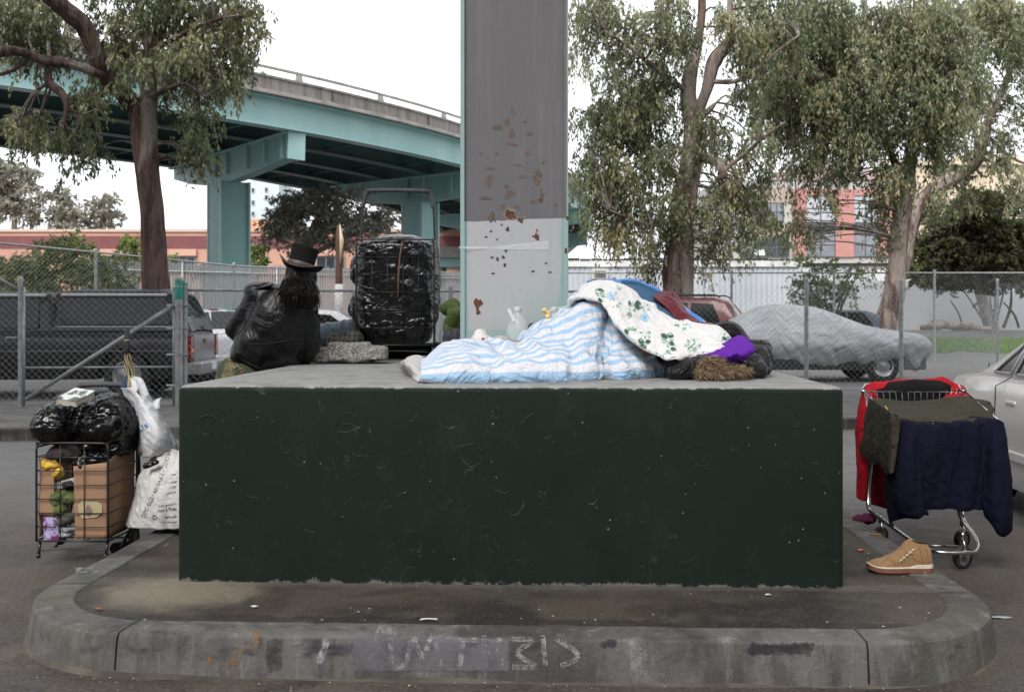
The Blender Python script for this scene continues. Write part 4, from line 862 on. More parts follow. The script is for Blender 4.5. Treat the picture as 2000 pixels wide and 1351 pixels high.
# middle gum, right of the steel column
ZT = 24.0
limbs = [([P(1322, 745, ZT), q(1324, 560), q(1328, 470), q(1337, 390), q(1350, 310), q(1353, 250), q(1345, 190), q(1350, 130)], [.40, .37, .33, .29, .26, .22, .2, .17]),
         ([q(1350, 150), q(1362, 90, .2), q(1370, 30, .3), q(1372, -60, .4), q(1370, -250, .4)], [.15, .12, .1, .09, .05]),
         ([q(1356, 235), q(1378, 180, -.3), q(1395, 120, -.4), q(1425, 78, -.5), q(1426, 20, -.5), q(1424, -60, -.5)], [.14, .13, .17, .12, .07, .05]),
         ([q(1350, 310), q(1375, 308, -.5), q(1402, 318, -.7), q(1412, 340, -.9), q(1400, 350, -.9)], [.12, .11, .12, .10, .04]),
         ([q(1395, 160, -.4), q(1440, 158, -.6), q(1480, 135, -.8), q(1520, 100, -1), q(1560, 70, -1)], [.06, .055, .05, .04, .03]),
         ([q(1353, 250), q(1385, 215, -.3), q(1400, 200, -.4)], [.1, .08, .02]),
         ([q(1412, 335, -.9), q(1450, 305, -1), q(1490, 270, -1.2), q(1535, 238, -1.4)], [.05, .045, .04, .02]),
         ([q(1345, 180), q(1300, 150, -.3), q(1240, 100, -.6), q(1180, 60, -.8)], [.08, .06, .05, .03]),
         ([q(1350, 120), q(1320, 70, .3), q(1290, 10, .5), q(1270, -60, .6)], [.08, .07, .05, .03]),
         ([q(1340, 360), q(1280, 300, .2), q(1220, 250, .4), q(1170, 240, .5)], [.05, .05, .04, .02]),
         ([q(1335, 420), q(1290, 440, -.5), q(1240, 430, -.9), q(1190, 410, -1.0)], [.04, .04, .03, .015])]
cl = []
random.seed(21)
for (x0, x1, y0, y1, n, r) in ((1120,1210,0,80,9,30),(1125,1150,80,260,6,20),(1180,1290,80,230,17,30),(1200,1340,0,90,14,32),(1300,1340,90,130,2,20),(1150,1330,200,330,26,32),(1170,1330,330,470,24,30),(1155,1210,400,450,6,22),(1340,1400,200,300,6,24),(1370,1500,230,440,22,28),(1380,1450,430,500,8,20),(1230,1290,470,520,5,16),(1250,1275,520,545,3,9),(1380,1440,0,60,5,20),(1450,1560,0,140,20,34),(1450,1520,140,200,4,20),(1150,1200,320,400,6,26),(1400,1500,330,460,10,24),(1160,1180,230,300,3,18),(1370,1400,490,545,3,10),(1430,1450,120,240,3,10)):
    cl += [(random.uniform(x0, x1), random.uniform(y0, y1), r*random.uniform(.7, 1.15)) for _ in range(n)]
tree('eucalyptus_tree', 'gum tree with drooping foliage and patched trunk just right of the steel column', limbs, CL(ZT, cl, 1.0, 1.0, n=40), BARK2, GUM, .135, .021, 1.0, .95, .6, 17)
# right gum
ZT = 27.5
limbs = [([P(1735, 700, ZT), q(1743, 600), q(1752, 520), q(1760, 440), q(1772, 370), q(1778, 310), q(1790, 260), q(1800, 190)], [.36, .29, .24, .23, .21, .15, .11, .08]),
         ([q(1772, 370), q(1740, 300, .3), q(1715, 220, .5), q(1700, 130, .5), q(1690, 0, .6)], [.12, .10, .09, .08, .05]),
         ([q(1778, 320), q(1800, 230, -.5), q(1850, 150, -.8), q(1890, 60, -1)], [.08, .07, .05, .03]),
         ([q(1720, 230), q(1650, 180, -.4), q(1590, 150, -.8), q(1540, 150, -1)], [.07, .06, .04, .02]),
         ([q(1710, 160), q(1620, 80, -.3), q(1560, 20, -.8)], [.06, .05, .03])]
cl = []
for (x0, x1, y0, y1, n, r) in ((1500,1620,0,220,34,34),(1620,1800,0,260,60,36),(1800,1900,0,220,26,34),(1520,1600,220,330,9,24),(1600,1700,240,330,12,28),(1560,1660,330,370,5,18),(1550,1575,340,480,8,13),(1600,1630,360,430,5,14),(1690,1790,300,420,13,20),(1700,1750,400,500,8,15),(1700,1720,480,530,2,10),(1790,1850,220,330,9,26),(1560,1590,440,500,3,9),(1500,1550,120,300,6,22),(1820,1900,100,260,8,30),(1545,1560,400,470,3,10)):
    cl += [(random.uniform(x0, x1), random.uniform(y0, y1), r*random.uniform(.7, 1.15)) for _ in range(n)]
tree('eucalyptus_tree', 'widest gum tree, its pale slanting trunk rising behind the covered car', limbs, CL(ZT, cl, 1.0, 1.2, n=38), BARK2, GUM, .15, .0235, 1.0, .95, .7, 17)
# gum behind on the far right
ZT = 36.0
limbs = [([P(1700, 690, ZT), q(1760, 520), q(1790, 410), q(1830, 365), q(1875, 342), q(1905, 318), q(1925, 260), q(1935, 200)], [.3, .28, .25, .24, .22, .2, .16, .1]),
         ([q(1895, 325), q(1885, 280), q(1880, 240)], [.1, .07, .03]), ([q(1905, 318), q(1906, 270), q(1895, 235)], [.1, .08, .03]), ([q(1925, 250), q(1965, 160), q(1985, 60)], [.1, .08, .04]), ([q(1925, 260), q(1980, 310), q(2040, 330)], [.06, .05, .03])]
cl = []
for (x0, x1, y0, y1, n, r) in ((1890,2060,20,170,26,34),(1900,2040,170,250,9,26),(1930,2010,250,330,8,22),(1820,1900,300,400,13,20),(1790,1850,370,420,7,17),(1960,2020,330,390,6,18),(1880,1960,-10,40,8,26)):
    cl += [(random.uniform(x0, x1), random.uniform(y0, y1), r*random.uniform(.7, 1.15)) for _ in range(n)]
tree('eucalyptus_tree', 'gum tree leaning right with open dark foliage above the cream building', limbs, CL(ZT, cl, 1.0, 1.2, n=26), BARK2, GUM, .17, .027, 1.0, .8, .6, 16)
# tree behind the person, between the piers
ZT = 46.0
limbs = [([P(600, 675, ZT), q(598, 560), q(600, 500), q(610, 450), q(625, 420)], [.35, .3, .26, .2, .1]), ([q(602, 490), q(570, 440), q(545, 410)], [.14, .1, .05]), ([q(602, 500), q(660, 470), q(710, 430)], [.14, .1, .05]), ([q(665, 470), q(740, 440), q(755, 430)], [.06, .05, .03])]
cl = []
for (x0, x1, y0, y1, n, r) in ((540,700,380,450,34,22),(520,560,430,470,7,16),(560,700,450,480,14,16),(690,760,400,445,13,17),(505,530,440,480,5,9),(560,640,370,390,7,15),(640,700,480,500,2,8)):
    cl += [(random.uniform(x0, x1), random.uniform(y0, y1), r*random.uniform(.7, 1.15)) for _ in range(n)]
tree('round_tree', 'round crowned grey brown tree under the viaduct between its piers', limbs, CL(ZT, cl, 1.0, 1.5, n=30), BARK3, GUM2, .15, .036, 1.25, .3, .4, 14, twig=.02, ntw=3)
# pale trees beyond the warehouse
ZT = 108.0
for j, (x0, lst, lab) in enumerate(((28, ((28,345,36),(10,320,32),(-10,370,40),(45,385,32),(60,345,18),(20,410,34),(60,420,24),(-30,330,40),(70,400,18)), 'tall pale gum tree at far left behind the salmon warehouse'),
                      (118, ((115,380,18),(135,395,22),(105,415,24),(140,425,24),(90,385,12),(120,440,20)), 'middle pale gum tree behind the salmon warehouse'),
                      (200, ((185,405,22),(215,400,20),(228,425,16),(195,430,26),(165,430,20),(212,388,8)), 'rightmost pale gum tree behind the salmon warehouse, beside the trunk of the big gum'))):
    cl = []
    for x, y, r in lst: cl += [(x+random.uniform(-r, r)*.7, y+random.uniform(-r, r)*.7, r*random.uniform(.3, .5)) for _ in range(7)]
    tree('pale_tree', lab, [([P(x0, 656, ZT), P(x0, 450, ZT), P(x0+4, 380, ZT)], [.4, .3, .15])], CL(ZT, cl, 1.0, 2, n=6), BARK3, GUM2, .5, .085, 1.2, .4, .9, 12, group='pale trees beyond the warehouse', twig=.06, ntw=2)
# bushes
def bush(name, label, Z, lst, leaf, n=30, Lf=.12, Wf=.03, sub=5, cat='bush', trunk=None, droop=.1, sp=.25, base=None):
    cl = []
    for x, y, r in lst: cl += [(x+random.uniform(-r, r)*.75, y+random.uniform(-r, r)*.75, r*random.uniform(.4, .7)) for _ in range(sub)]
    x0 = lst[0][0]; b = base or P(x0, 622+H*F/Z, Z); top = P(x0, lst[0][1], Z)
    tree_ = thing(name, label, cat, tuple(b)); m = MB(); limb(m, [b, (b+top)/2, top], [.09, .07, .03] if trunk is None else trunk, 8)
    for k in range(6): e = P(lst[k % len(lst)][0]+random.uniform(-20, 20), lst[k % len(lst)][1], Z+random.uniform(-.5, .5)); limb(m, [b, b.lerp(e, .5)+Vector((0,0,.2)), e], [.05, .035, .015], 6)
    m.make('stem', BARK3, tree_, True); C_ = CL(Z, cl, 1.0, .8, n=n)
    V, Fc, T = foliage(C_, Lf, Wf, 1.0, droop, sp, 14); mk('foliage', V, Fc, leaf, tree_, False, attr=T); return tree_
bush('roadside_bush', 'broad olive bush behind the dark pickup at far left', 26, [(40,520,40),(80,500,40),(10,545,40),(120,540,34),(60,560,40),(150,520,30),(190,545,34),(215,520,26),(130,490,26),(240,560,26)], WEED, n=60, sub=6, Lf=.11, Wf=.022)
bush('young_tree', 'bright yellow green young tree beside the left pier', 60, [(500,500,20),(492,518,18),(512,515,14),(503,485,10)], YEL, n=26, Lf=.16, Wf=.06, cat='tree')
bush('young_tree', 'bright green young tree between the big gum trunk and the broad olive bush', 58, [(262,490,22),(250,505,20),(275,515,22),(318,520,18),(300,540,20),(262,475,14),(240,520,14),(330,500,10)], YEL, n=26, Lf=.16, Wf=.06, cat='tree')
bush('young_tree', 'small bright green tree above the broad olive bush, near the warehouse window', 50, [(140,480,22),(125,490,18),(165,490,20),(150,465,12)], YEL, n=24, Lf=.15, Wf=.055, cat='tree')
bush('low_shrub', 'little pale green shrub peeping over the slatted fence beside the left pier', 44, [(398,528,10),(388,532,8)], WEED, n=24, Lf=.12, Wf=.04)
b0 = P(1620, 662, 33)
bush('roadside_shrub', 'loose pale green shrub in front of the white shed, left of the slanting trunk', 33, [(1590,540,34),(1620,520,30),(1650,550,30),(1600,570,34),(1560,560,20),(1670,525,16),(1640,580,26),(1575,590,20),(1560,505,12)], WEED, n=26, sub=5, Lf=.13, Wf=.025, base=b0, droop=.3, sp=.4)
bush('dark_hedge_bush', 'massive dark brown green bush in front of the cream building at the right edge', 41, [(1880,460,60),(1940,430,50),(1980,480,60),(1830,500,46),(1900,510,50),(1960,520,46),(1850,450,40),(2030,460,60),(1800,480,28),(1930,400,26),(1800,525,24),(2020,520,50),(1870,530,30)], BUSH, n=60, sub=7, Lf=.17, Wf=.05, base=Vector((X(1940,41),41,.5)), trunk=[.3,.2,.1], droop=.2, sp=.35)
# small bare trees and logs by the wall on the right
m = MB()
for a, b_, r in (((1935,640),(1900,560),.10),((1900,600),(1945,545),.06),((1960,640),(1975,560),.08),((1925,610),(1950,600),.05),((1880,645),(1855,585),.05),((1990,640),(1960,590),.06)):
    limb(m, [P(*a, 42), P((a[0]+b_[0])/2+6, (a[1]+b_[1])/2, 42), P(*b_, 42)], [r, r*.8, r*.4], 8)
tag(m.make('dead_tree', BARK1, None, True), 'bare dark multi stemmed tree against the pale yard wall below the dark bush', 'tree')
for i, (x0, x1, y, r) in enumerate(((1815, 1900, 636, .14), (1860, 1935, 641, .11), (1822, 1850, 629, .10), (1800, 1838, 640, .1))):
    m = MB(); limb(m, [P(x0, y, 38.5+i*.25), P((x0+x1)/2, y-1, 38.6+i*.25), P(x1, y+1, 38.5+i*.25)], [r, r*1.1, r*.8], 10)
    tag(m.make('log', BARK2, None, True), ('longest pale log lying on the bank before the yard wall', 'second pale log lying at the right end of the log pile', 'short log on top of the left end of the log pile', 'short low log at the left end of the log pile')[i], 'log')
# grass on the bank
GR = m_leaf('bright grass', [(0, (.06, .13, .02)), (.5, (.14, .27, .05)), (1, (.26, .38, .11))], .6, .3)
n = 26000; x = rng.uniform(12.5, 24, n); y = rng.uniform(33.5, 38.5, n); keep = np.array([nz((a, b, 0), .7, 3)+nz((a, b, 0), 2.5, 3)*.5 > -.22 - .1*(b < 37) for a, b in zip(x, y)]); x, y = x[keep], y[keep]; n = len(x)
z = np.array([gz(a, b) for a, b in zip(x, y)]); hh = rng.uniform(.04, .16, n); a = rng.uniform(0, 6.28, n); w = .018; bx, by = np.cos(a)*w, np.sin(a)*w; lx, ly = rng.normal(0, .05, n), rng.normal(0, .05, n)
V = np.stack([np.stack([x-bx, y-by, z-.01], 1), np.stack([x+bx, y+by, z-.01], 1), np.stack([x+lx, y+ly, z+hh], 1)], 1).reshape(-1, 3)
mk('grass', V, np.arange(3*n).reshape(-1, 3), GR, None, False, kind='stuff', attr=np.repeat(np.clip(rng.normal(.5, .2, n), 0, 1), 3))
# leaf litter on the bank and by the far fence
# ============================================================ VEHICLES
def m_paint(name, c, rough=.28, coat=.6, metal=0):
    m, nt, bs = mat_new(name); cc = co(nt); n = tex(nt, 'Noise', 3, 6, cc); n2 = tex(nt, 'Noise', 1.2, 5, cc, stretch=(1, 1, 2))
    lk(nt, mixc(nt, mth(nt, 'MULTIPLY', n.outputs[0], .35), c, tuple(x*.75+.02 for x in c)), bs.inputs['Base Color']); bs.inputs['Metallic'].default_value = metal
    rr = ramp_of(nt, n2.outputs[0], [(.3, rough), (.7, rough+.22)]); lk(nt, rr, bs.inputs['Roughness']); bs.inputs['Coat Weight'].default_value = coat; bs.inputs['Coat Roughness'].default_value = .12; return m
M_cglass = M_('car glass', (.006, .007, .008), (.012, .014, .015), .08, 2, spec=.25); M_trim = M_('black car trim', (.02, .02, .022), (.035, .035, .036), .5, 8)
M_red = M_('red lamp lens', (.28, .012, .01), (.18, .01, .01), .15, 20); M_amb = M_('amber lamp lens', (.75, .22, .03), None, .15, 20); M_alloy = M_('alloy wheel', (.45, .45, .46), (.3, .3, .3), .35, 9, metal=.8)
def pl(poly, x): return float(np.interp(x, [p[0] for p in poly], [p[1] for p in poly]))
def car(name, label, cat, M, Lg, hwp, deck, roof, wheels, r=.32, sill=.2, paint=None, tumble=.42, side=(), rear=None, front=None, trim=True, loc=None):
    """rear bumper at x=0, nose at x=Lg, left side at +y, wheels on z=0; M places it"""
    t = thing(name, label, cat, tuple(M @ Vector((Lg/2, 0, 0)))); body = MB()
    xs = sorted(set(list(np.round(np.arange(0, Lg+.001, .06), 4)) + [0, .015, .04, Lg-.015, Lg-.04, Lg]))
    def hw(x): e = min(x, Lg-x); return pl(hwp, x) - (.10*(1-min(e, .25)/.25)**2 if e < .25 else 0)
    def zb(x):
        z = sill + (.10*(1-min(min(x, Lg-x), .4)/.4))
        for w in wheels:
            d = abs(x-w); R_ = r+.055
            if d < R_: z = max(z, r+math.sqrt(R_*R_-d*d)*1.0)
        return z
    def zd(x): e = min(x, Lg-x); return pl(deck, x) - (.09*(1-e/.09)**2 if e < .09 else 0)
    V = []; m = 0
    for x in xs:
        h, b_, d = hw(x), zb(x), zd(x); mid = max(b_+.02, sill+(d-sill)*.55); a = [(0, b_), (h-.16, b_), (h-.02, b_), (h, b_+.015 if b_ > sill+.11 else b_+.08), (h+.012, mid), (h+.004, d-(d-mid)*.45), (h-.015, d-.09), (h-.06, d-.02), (h-.13, d), (h*.5, d+.02), (0, d+.028)]
        rg = [(x, y, z) for y, z in a] + [(x, -y, z) for y, z in a[-2:0:-1]]; m = len(rg); V += rg
    n = len(xs); Fc = [(i*m+k, i*m+(k+1) % m, (i+1)*m+(k+1) % m, (i+1)*m+k) for i in range(n-1) for k in range(m)] + [tuple(range(m))[::-1], tuple((n-1)*m+k for k in range(m))]
    body.add([M @ Vector(v) for v in V], Fc)
    rx0, rx1 = roof[0][0], roof[-1][0]
    gx = sorted(set(list(np.arange(rx0, rx1, .06)) + [p[0] for p in roof]))
    def gy(x, z): return hw(x)-.115-max(0, z-pl(deck, x))*tumble
    def gyr(x, z): return min(gy(x, z), pl(hwp, Lg/2)-.115-max(0, z-pl(deck, x))*tumble)
    V = []
    for x in gx:
        z1 = max(pl(roof, x), pl(deck, x)-.01); z0 = pl(deck, x)-.04; a = []
        for k in range(4): z = z0+(z1-.035-z0)*k/3 if z1-.035 > z0 else z0; a.append((gyr(x, max(z, z0)), z))
        yt = a[-1][0]; a += [(yt-.02, z1-.008), (yt-.07, z1+.006), (yt*.5, z1+.028), (0, z1+.035)]
        rg = [(x, y, z) for y, z in a] + [(x, -y, z) for y, z in a[-2::-1]]; m = len(rg); V += rg
    n = len(gx); Fc = [(i*m+k, i*m+k+1, (i+1)*m+k+1, (i+1)*m+k) for i in range(n-1) for k in range(m-1)]
    body.add([M @ Vector(v) for v in V], Fc); mk('body', body.v, body.f, paint, t, True, autos=38)
    for sg in (1, -1):
        for lo, up in side:                       # side windows: lower and upper polylines in (x,z)
            w = MB(); x0, x1 = max(lo[0][0], up[0][0]-0), lo[-1][0]; c = 12; V = []
            for i in range(c+1):
                tt = i/c; xl = lo[0][0]+(lo[-1][0]-lo[0][0])*tt; xu = up[0][0]+(up[-1][0]-up[0][0])*tt; zl, zu = pl(lo, xl), pl(up, xu)
                for k in range(4): s = k/3; x = xl+(xu-xl)*s; z = zl+(zu-zl)*s; V.append(M @ Vector((x, sg*(gyr(x, z)+.005), z)))
            w.add(V, [(4*i+k, 4*i+k+1, 4*i+4+k+1, 4*i+4+k)[::sg] for i in range(c) for k in range(3)]); o = w.make('side_window', M_cglass, t, True)
            if trim:
                e = MB(); e.tube([V[4*i] for i in range(c+1)]+[V[4*c+3]]+[V[4*i+3] for i in range(c, -1, -1)]+[V[0]], .011, 5); e.make('window_trim', M_trim if trim is True else trim, o, True)
    def glass(x0, x1, nm):
        w = MB(); V = []; c = 8
        for i in range(c+1):
            x = x0+(x1-x0)*i/c; z = pl(roof, x); yt = (gyr(x, z)-.09)
            for k in range(9): f = -1+k/4; V.append(M @ Vector((x, yt*f, z+.035-.03*f*f+.004)))
        w.add(V, [(9*i+k, 9*i+9+k, 9*i+10+k, 9*i+k+1) for i in range(c) for k in range(8)]); return w.make(nm, M_cglass, t, True)
    if rear: glass(rear[0], rear[1], 'rear_window')
    if front: glass(front[0], front[1], 'windscreen')
    for i, w in enumerate(wheels):
        for sg in (1, -1):
            y = sg*(hw(w)-.12); c = M @ Vector((w, y, r)); Rm = (M.to_3x3() @ Matrix.Rotation(R(90)*sg*-1, 3, 'X'))
            wt = MB(); wt.lathe([(r*.62, -.085), (r*.93, -.09), (r, -.05), (r, .06), (r*.93, .10), (r*.66, .095), (r*.62, .06)], c, Rm, 28); o = wt.make('wheel', M_rubber, t, True)
            wt = MB(); wt.lathe([(r*.63, .085), (r*.58, .095), (r*.54, .05), (r*.46, .045), (r*.2, .085), (.001, .09)], c, Rm, 28); wt.make('rim', M_alloy, o, True)
    def bx(nm, a, b, mat, bv=.012): q = MB(); q.box(a, b, M); return bevel(q.make(nm, mat, t), bv)
    t_ = (t, bx, hw, zd, gyr); return t_
def CM(px, Z, ang, z=0): return Matrix.Translation(Vector((X(px, Z), Z, z))) @ Matrix.Rotation(R(ang), 4, 'Z')
# dark pickup with a camper shell: rear bumper at px ~385, nose far to the left
pk = m_paint('black pickup paint', (.004, .004, .005), .3, .12)
M = Matrix.Translation(Vector((-5.12, 16.55, 0))) @ Matrix.Rotation(R(180+4), 4, 'Z')
deckp = [(0, 1.04), (2.1, 1.06), (2.3, 1.06), (4.1, 1.06), (5.3, .96)]
t, bx, hw, zd, gy = car('pickup_truck', 'shiny black pickup with a camper shell parked behind the chain link gate', 'pickup', M, 5.35, [(0, .93), (5.35, .93)], deckp,
    [(.02, 1.04), (.10, 1.25), (.30, 1.64), (.55, 1.70), (1.9, 1.69), (2.12, 1.66), (2.16, 1.55), (2.22, 1.64), (3.4, 1.66), (3.75, 1.5), (4.2, 1.06)], (.98, 4.35), r=.36, sill=.3, paint=pk, tumble=.22,
    side=[([(.32, 1.16), (2.02, 1.16)], [(.46, 1.58), (2.02, 1.58)]), ([(2.35, 1.10), (3.0, 1.10)], [(2.38, 1.57), (3.0, 1.57)]), ([(3.08, 1.10), (3.95, 1.10)], [(3.08, 1.57), (3.6, 1.55)])], rear=(.09, .28), front=(3.75, 4.15))
gt = m_paint('grey tailgate paint', (.10, .10, .11), .3)
bx('tailgate', (-.012, -.72, .56), (.03, .72, 1.0), gt, .02); bx('rear_bumper', (-.16, -.9, .36), (.05, .9, .56), M_alloy, .03); bx('number_plate', (-.17, -.17, .41), (-.155, .17, .53), M_white)
for s in (-1, 1): o = bx('tail_lamp', (-.02, s*.86-.09, .62), (.05, s*.86+.085, .98), M_red, .015); q_ = MB(); q_.box((-.026, s*.86-.08, .72), (-.015, s*.86+.08, .78), M); q_.make('indicator', M_amb, o)
bx('tailgate_handle', (-.03, -.08, .86), (-.01, .08, .92), M_trim); bx('shell_handle', (-.0, -.05, 1.09), (.02, .05, 1.13), M_trim)
for s in (-1, 1): bx('side_moulding', (.1, s*.935-.012, .73), (5.1, s*.935+.012, .755), gt, .005); bx('door_handle', (2.62, s*.93-.02, .93), (2.8, s*.93+.025, .97), M_alloy)
for s in (-1, 1): bx('shell_rail', (.05, s*.82-.03, 1.055), (2.12, s*.82+.03, 1.12), gt, .01)
q_ = MB(); q_.box((2.12, -.8, .5), (2.19, .8, 1.5), M); q_.make('cab_gap', M_trim, t)
M_sil = m_paint('silver trim and roof reflection', (.62, .62, .64), .35, .2)  # roof strips paint the sky's reflection along the roof; the low strip is trim
for s in (-1, 1):
    for xa, xb, z in ((.42, 2.04, 1.625), (2.28, 3.5, 1.615), (.12, 2.05, 1.115)): q_ = MB(); q_.tube([M @ Vector((x, s*(gy(x, z)+.012), z)) for x in np.linspace(xa, xb, 8)], .026 if z > 1.2 else .014, 6); q_.make('trim_reflection_strip', M_sil, t, True)
# red estate SUV
rp = m_paint('dark red paint', (.13, .008, .012), .25, .3)
M = CM(1462, 21.5, 180-24)
t, bx, hw, zd, gy = car('red_suv', 'dark red estate SUV with roof rails, seen from behind the sleeping heap of bedding', 'car', M, 4.5, [(0, .86), (4.5, .86)], [(0, 1.03), (3.2, 1.05), (4.4, .9)],
    [(.02, 1.03), (.12, 1.22), (.42, 1.60), (.7, 1.68), (2.2, 1.70), (2.7, 1.6), (3.4, 1.05)], (.85, 3.55), r=.34, sill=.28, paint=rp, tumble=.4,
    side=[([(.42, 1.09), (1.12, 1.09)], [(.66, 1.55), (1.12, 1.58)]), ([(1.2, 1.09), (1.95, 1.09)], [(1.2, 1.58), (1.95, 1.6)]), ([(2.02, 1.09), (3.0, 1.09)], [(2.02, 1.6), (2.6, 1.56)])], rear=(.06, .46), front=(2.75, 3.3))
for s in (-1, 1):
    bx('tail_lamp', (-.02, s*.72-.07, .72), (.05, s*.72+.09, 1.0), M_red)
    q_ = MB(); q_.tube([M @ Vector(v) for v in ((.5, s*.56, 1.70), (.6, s*.56, 1.755), (2.2, s*.56, 1.78), (2.3, s*.56, 1.72))], .018, 6); q_.make('roof_rail', M_trim, t, True)
q_ = MB(); [q_.tube([M @ Vector((x, -.56, 1.76)), M @ Vector((x, .56, 1.76))], .014, 6) for x in (.9, 1.9)]; q_.make('roof_bars', M_trim, t, True)
bx('rear_bumper', (-.1, -.84, .36), (.05, .84, .6), M_trim, .03); bx('number_plate', (-.03, -.17, .72), (-.01, .17, .84), M_white)
bx('rear_wiper', (-.0, -.02, 1.07), (.03, .3, 1.09), M_trim, .003)
# blue grey estate far back
M = CM(1742, 34, 180-12)
t, bx, hw, zd, gy = car('grey_estate_car', 'blue grey estate car half hidden behind the covered car', 'car', M, 4.6, [(0, .86), (4.6, .86)], [(0, .98), (3.3, 1.0), (4.5, .88)],
    [(.02, .98), (.2, 1.2), (.8, 1.5), (1.1, 1.54), (2.6, 1.56), (3.0, 1.45), (3.7, 1.0)], (.85, 3.6), paint=m_paint('blue grey paint', (.10, .13, .18), .3), side=[([(.7, 1.03), (1.5, 1.03)], [(1.0, 1.44), (1.5, 1.46)]), ([(1.58, 1.03), (2.4, 1.03)], [(1.58, 1.46), (2.4, 1.46)]), ([(2.48, 1.03), (3.3, 1.03)], [(2.48, 1.46), (2.9, 1.42)])], rear=(.1, .72))
for s in (-1, 1): bx('tail_lamp', (-.02, s*.7-.1, .72), (.04, s*.7+.09, .92), M_red)
bx('rear_bumper', (-.08, -.84, .34), (.05, .84, .56), M_trim, .03)
# white car with red and green stripes behind the pickup
wp = m_paint('white car paint', (.70, .71, .72), .3)
sed = dict(hwp=[(0, .86), (4.6, .86)], deck=[(0, .90), (.5, .95), (1.0, .95), (3.3, .97), (4.5, .82)], roof=[(.72, .93), (1.45, 1.38), (1.8, 1.42), (2.6, 1.42), (3.0, 1.33), (3.65, .95)], wheels=(.95, 3.7), side=[([(1.15, .99), (2.0, .99)], [(1.62, 1.33), (2.0, 1.36)]), ([(2.08, .99), (3.2, .99)], [(2.08, 1.36), (2.85, 1.3)])], rear=(.85, 1.42), front=(3.02, 3.6))
M = CM(470, 19.2, 180-62)
t, bx, hw, zd, gy = car('white_car', 'white car with red and green stripes between the pickup and the seated person', 'car', M, 4.6, paint=wp, **sed)
for s in (-1, 1): bx('tail_lamp', (-.02, s*.66-.14, .66), (.05, s*.66+.16, .82), M_red)
bx('rear_bumper', (-.08, -.84, .34), (.05, .84, .55), wp, .04); bx('number_plate', (-.03, -.17, .6), (-.01, .17, .72), M_trim)
for k, (y0, y1, mt) in enumerate(((-.38, -.22, M_red), (-.2, -.06, M_('green stripe vinyl', (.03, .35, .15))), (.1, .26, M_red))):
    q_ = MB(); V = []
    for i in range(7): x = 1.45+1.4*i/6; z = pl(sed['roof'], x)+.042; V += [M @ Vector((x, y0, z)), M @ Vector((x, y1, z))]
    q_.add(V, [(2*i, 2*i+2, 2*i+3, 2*i+1) for i in range(6)]); q_.make('roof_stripe', mt, t)
M = CM(790, 22.5, 180+8)
t, bx, hw, zd, gy = car('white_sedan', 'white saloon with a dark windscreen between the person and the black wire cart', 'car', M, 4.6, paint=m_paint('old white paint', (.6, .6, .6), .35), trim=M_wframe, **sed)
for s in (-1, 1): bx('head_lamp', (4.5, s*.62-.14, .62), (4.61, s*.62+.14, .76), M_alloy)
bx('front_bumper', (4.5, -.84, .3), (4.68, .84, .5), M_white, .04)
# near silver car at the right edge, only its rear quarter in the picture
M = Matrix.Translation(Vector((4.06, 7.65, 0))) @ Matrix.Rotation(R(-95.5), 4, 'Z') @ Matrix.Scale(.9, 4)
sp_ = m_paint('pearl silver paint', (.52, .50, .48), .3, .7)
t, bx, hw, zd, gy = car('silver_sedan', 'pearl silver saloon cropped by the right edge behind the clothes covered trolley', 'car', M, 4.7, [(0, .80), (.6, .87), (4.7, .87)],
    [(0, .86), (.25, .93), (.9, .95), (3.4, .94), (4.6, .78)], [(.62, .94), (.95, 1.07), (1.45, 1.33), (1.8, 1.385), (2.6, 1.39), (3.0, 1.3), (3.7, .93)], (1.0, 3.7), r=.31, sill=.2, paint=sp_, tumble=.46,
    side=[([(1.02, .985), (1.32, .985)], [(1.28, 1.17), (1.36, 1.26)]), ([(1.4, .985), (2.05, .985)], [(1.44, 1.28), (2.05, 1.33)]), ([(2.13, .985), (3.2, .985)], [(2.13, 1.33), (2.9, 1.27)])], rear=(.75, 1.4), front=(3.05, 3.62), trim=M_alloy)
for s in (-1, 1): bx('head_lamp', (4.58, s*.62-.16, .54), (4.70, s*.62+.16, .68), M_alloy, .02)
bx('front_bumper', (4.6, -.82, .26), (4.82, .82, .5), sp_, .05); bx('grille', (4.62, -.38, .55), (4.705, .38, .67), M_trim, .01)
for s in (-1, 1):
    bx('tail_lamp', (-.02, s*.62-.16, .62), (.12, s*.62+.18, .80), M_red, .02); bx('side_moulding', (1.4, s*.885-.012, .40), (3.3, s*.885+.014, .47), sp_, .01)
    bx('door_handle', (1.55, s*.875-.01, .78), (1.72, s*.875+.03, .815), sp_, .012)
bx('rear_bumper', (-.12, -.82, .30), (.15, .82, .56), sp_, .05); bx('number_plate', (-.15, -.17, .62), (-.02, .17, .74), M_white)
bx('fuel_door', (.62, -.868, .70), (.78, -.86, .84), sp_, .012)
q_ = MB()
for x in (1.36, 2.09): q_.tube([M @ Vector((x, -hw(x)-.006, .28)), M @ Vector((x, -hw(x)-.014, .6)), M @ Vector((x, -hw(x)-.002, .9)), M @ Vector((x, -gy(x, .97)-.004, .97))], .004, 4)
q_.make('door_seams', M_trim, t)
q_ = MB(); q_.tube([M @ Vector((.35, -.55, .95)), M @ Vector((.35, -.55, 1.0)), M @ Vector((.36, -.55, 1.03))], [.012, .004, .003], 6); q_.make('aerial', M_trim, t)

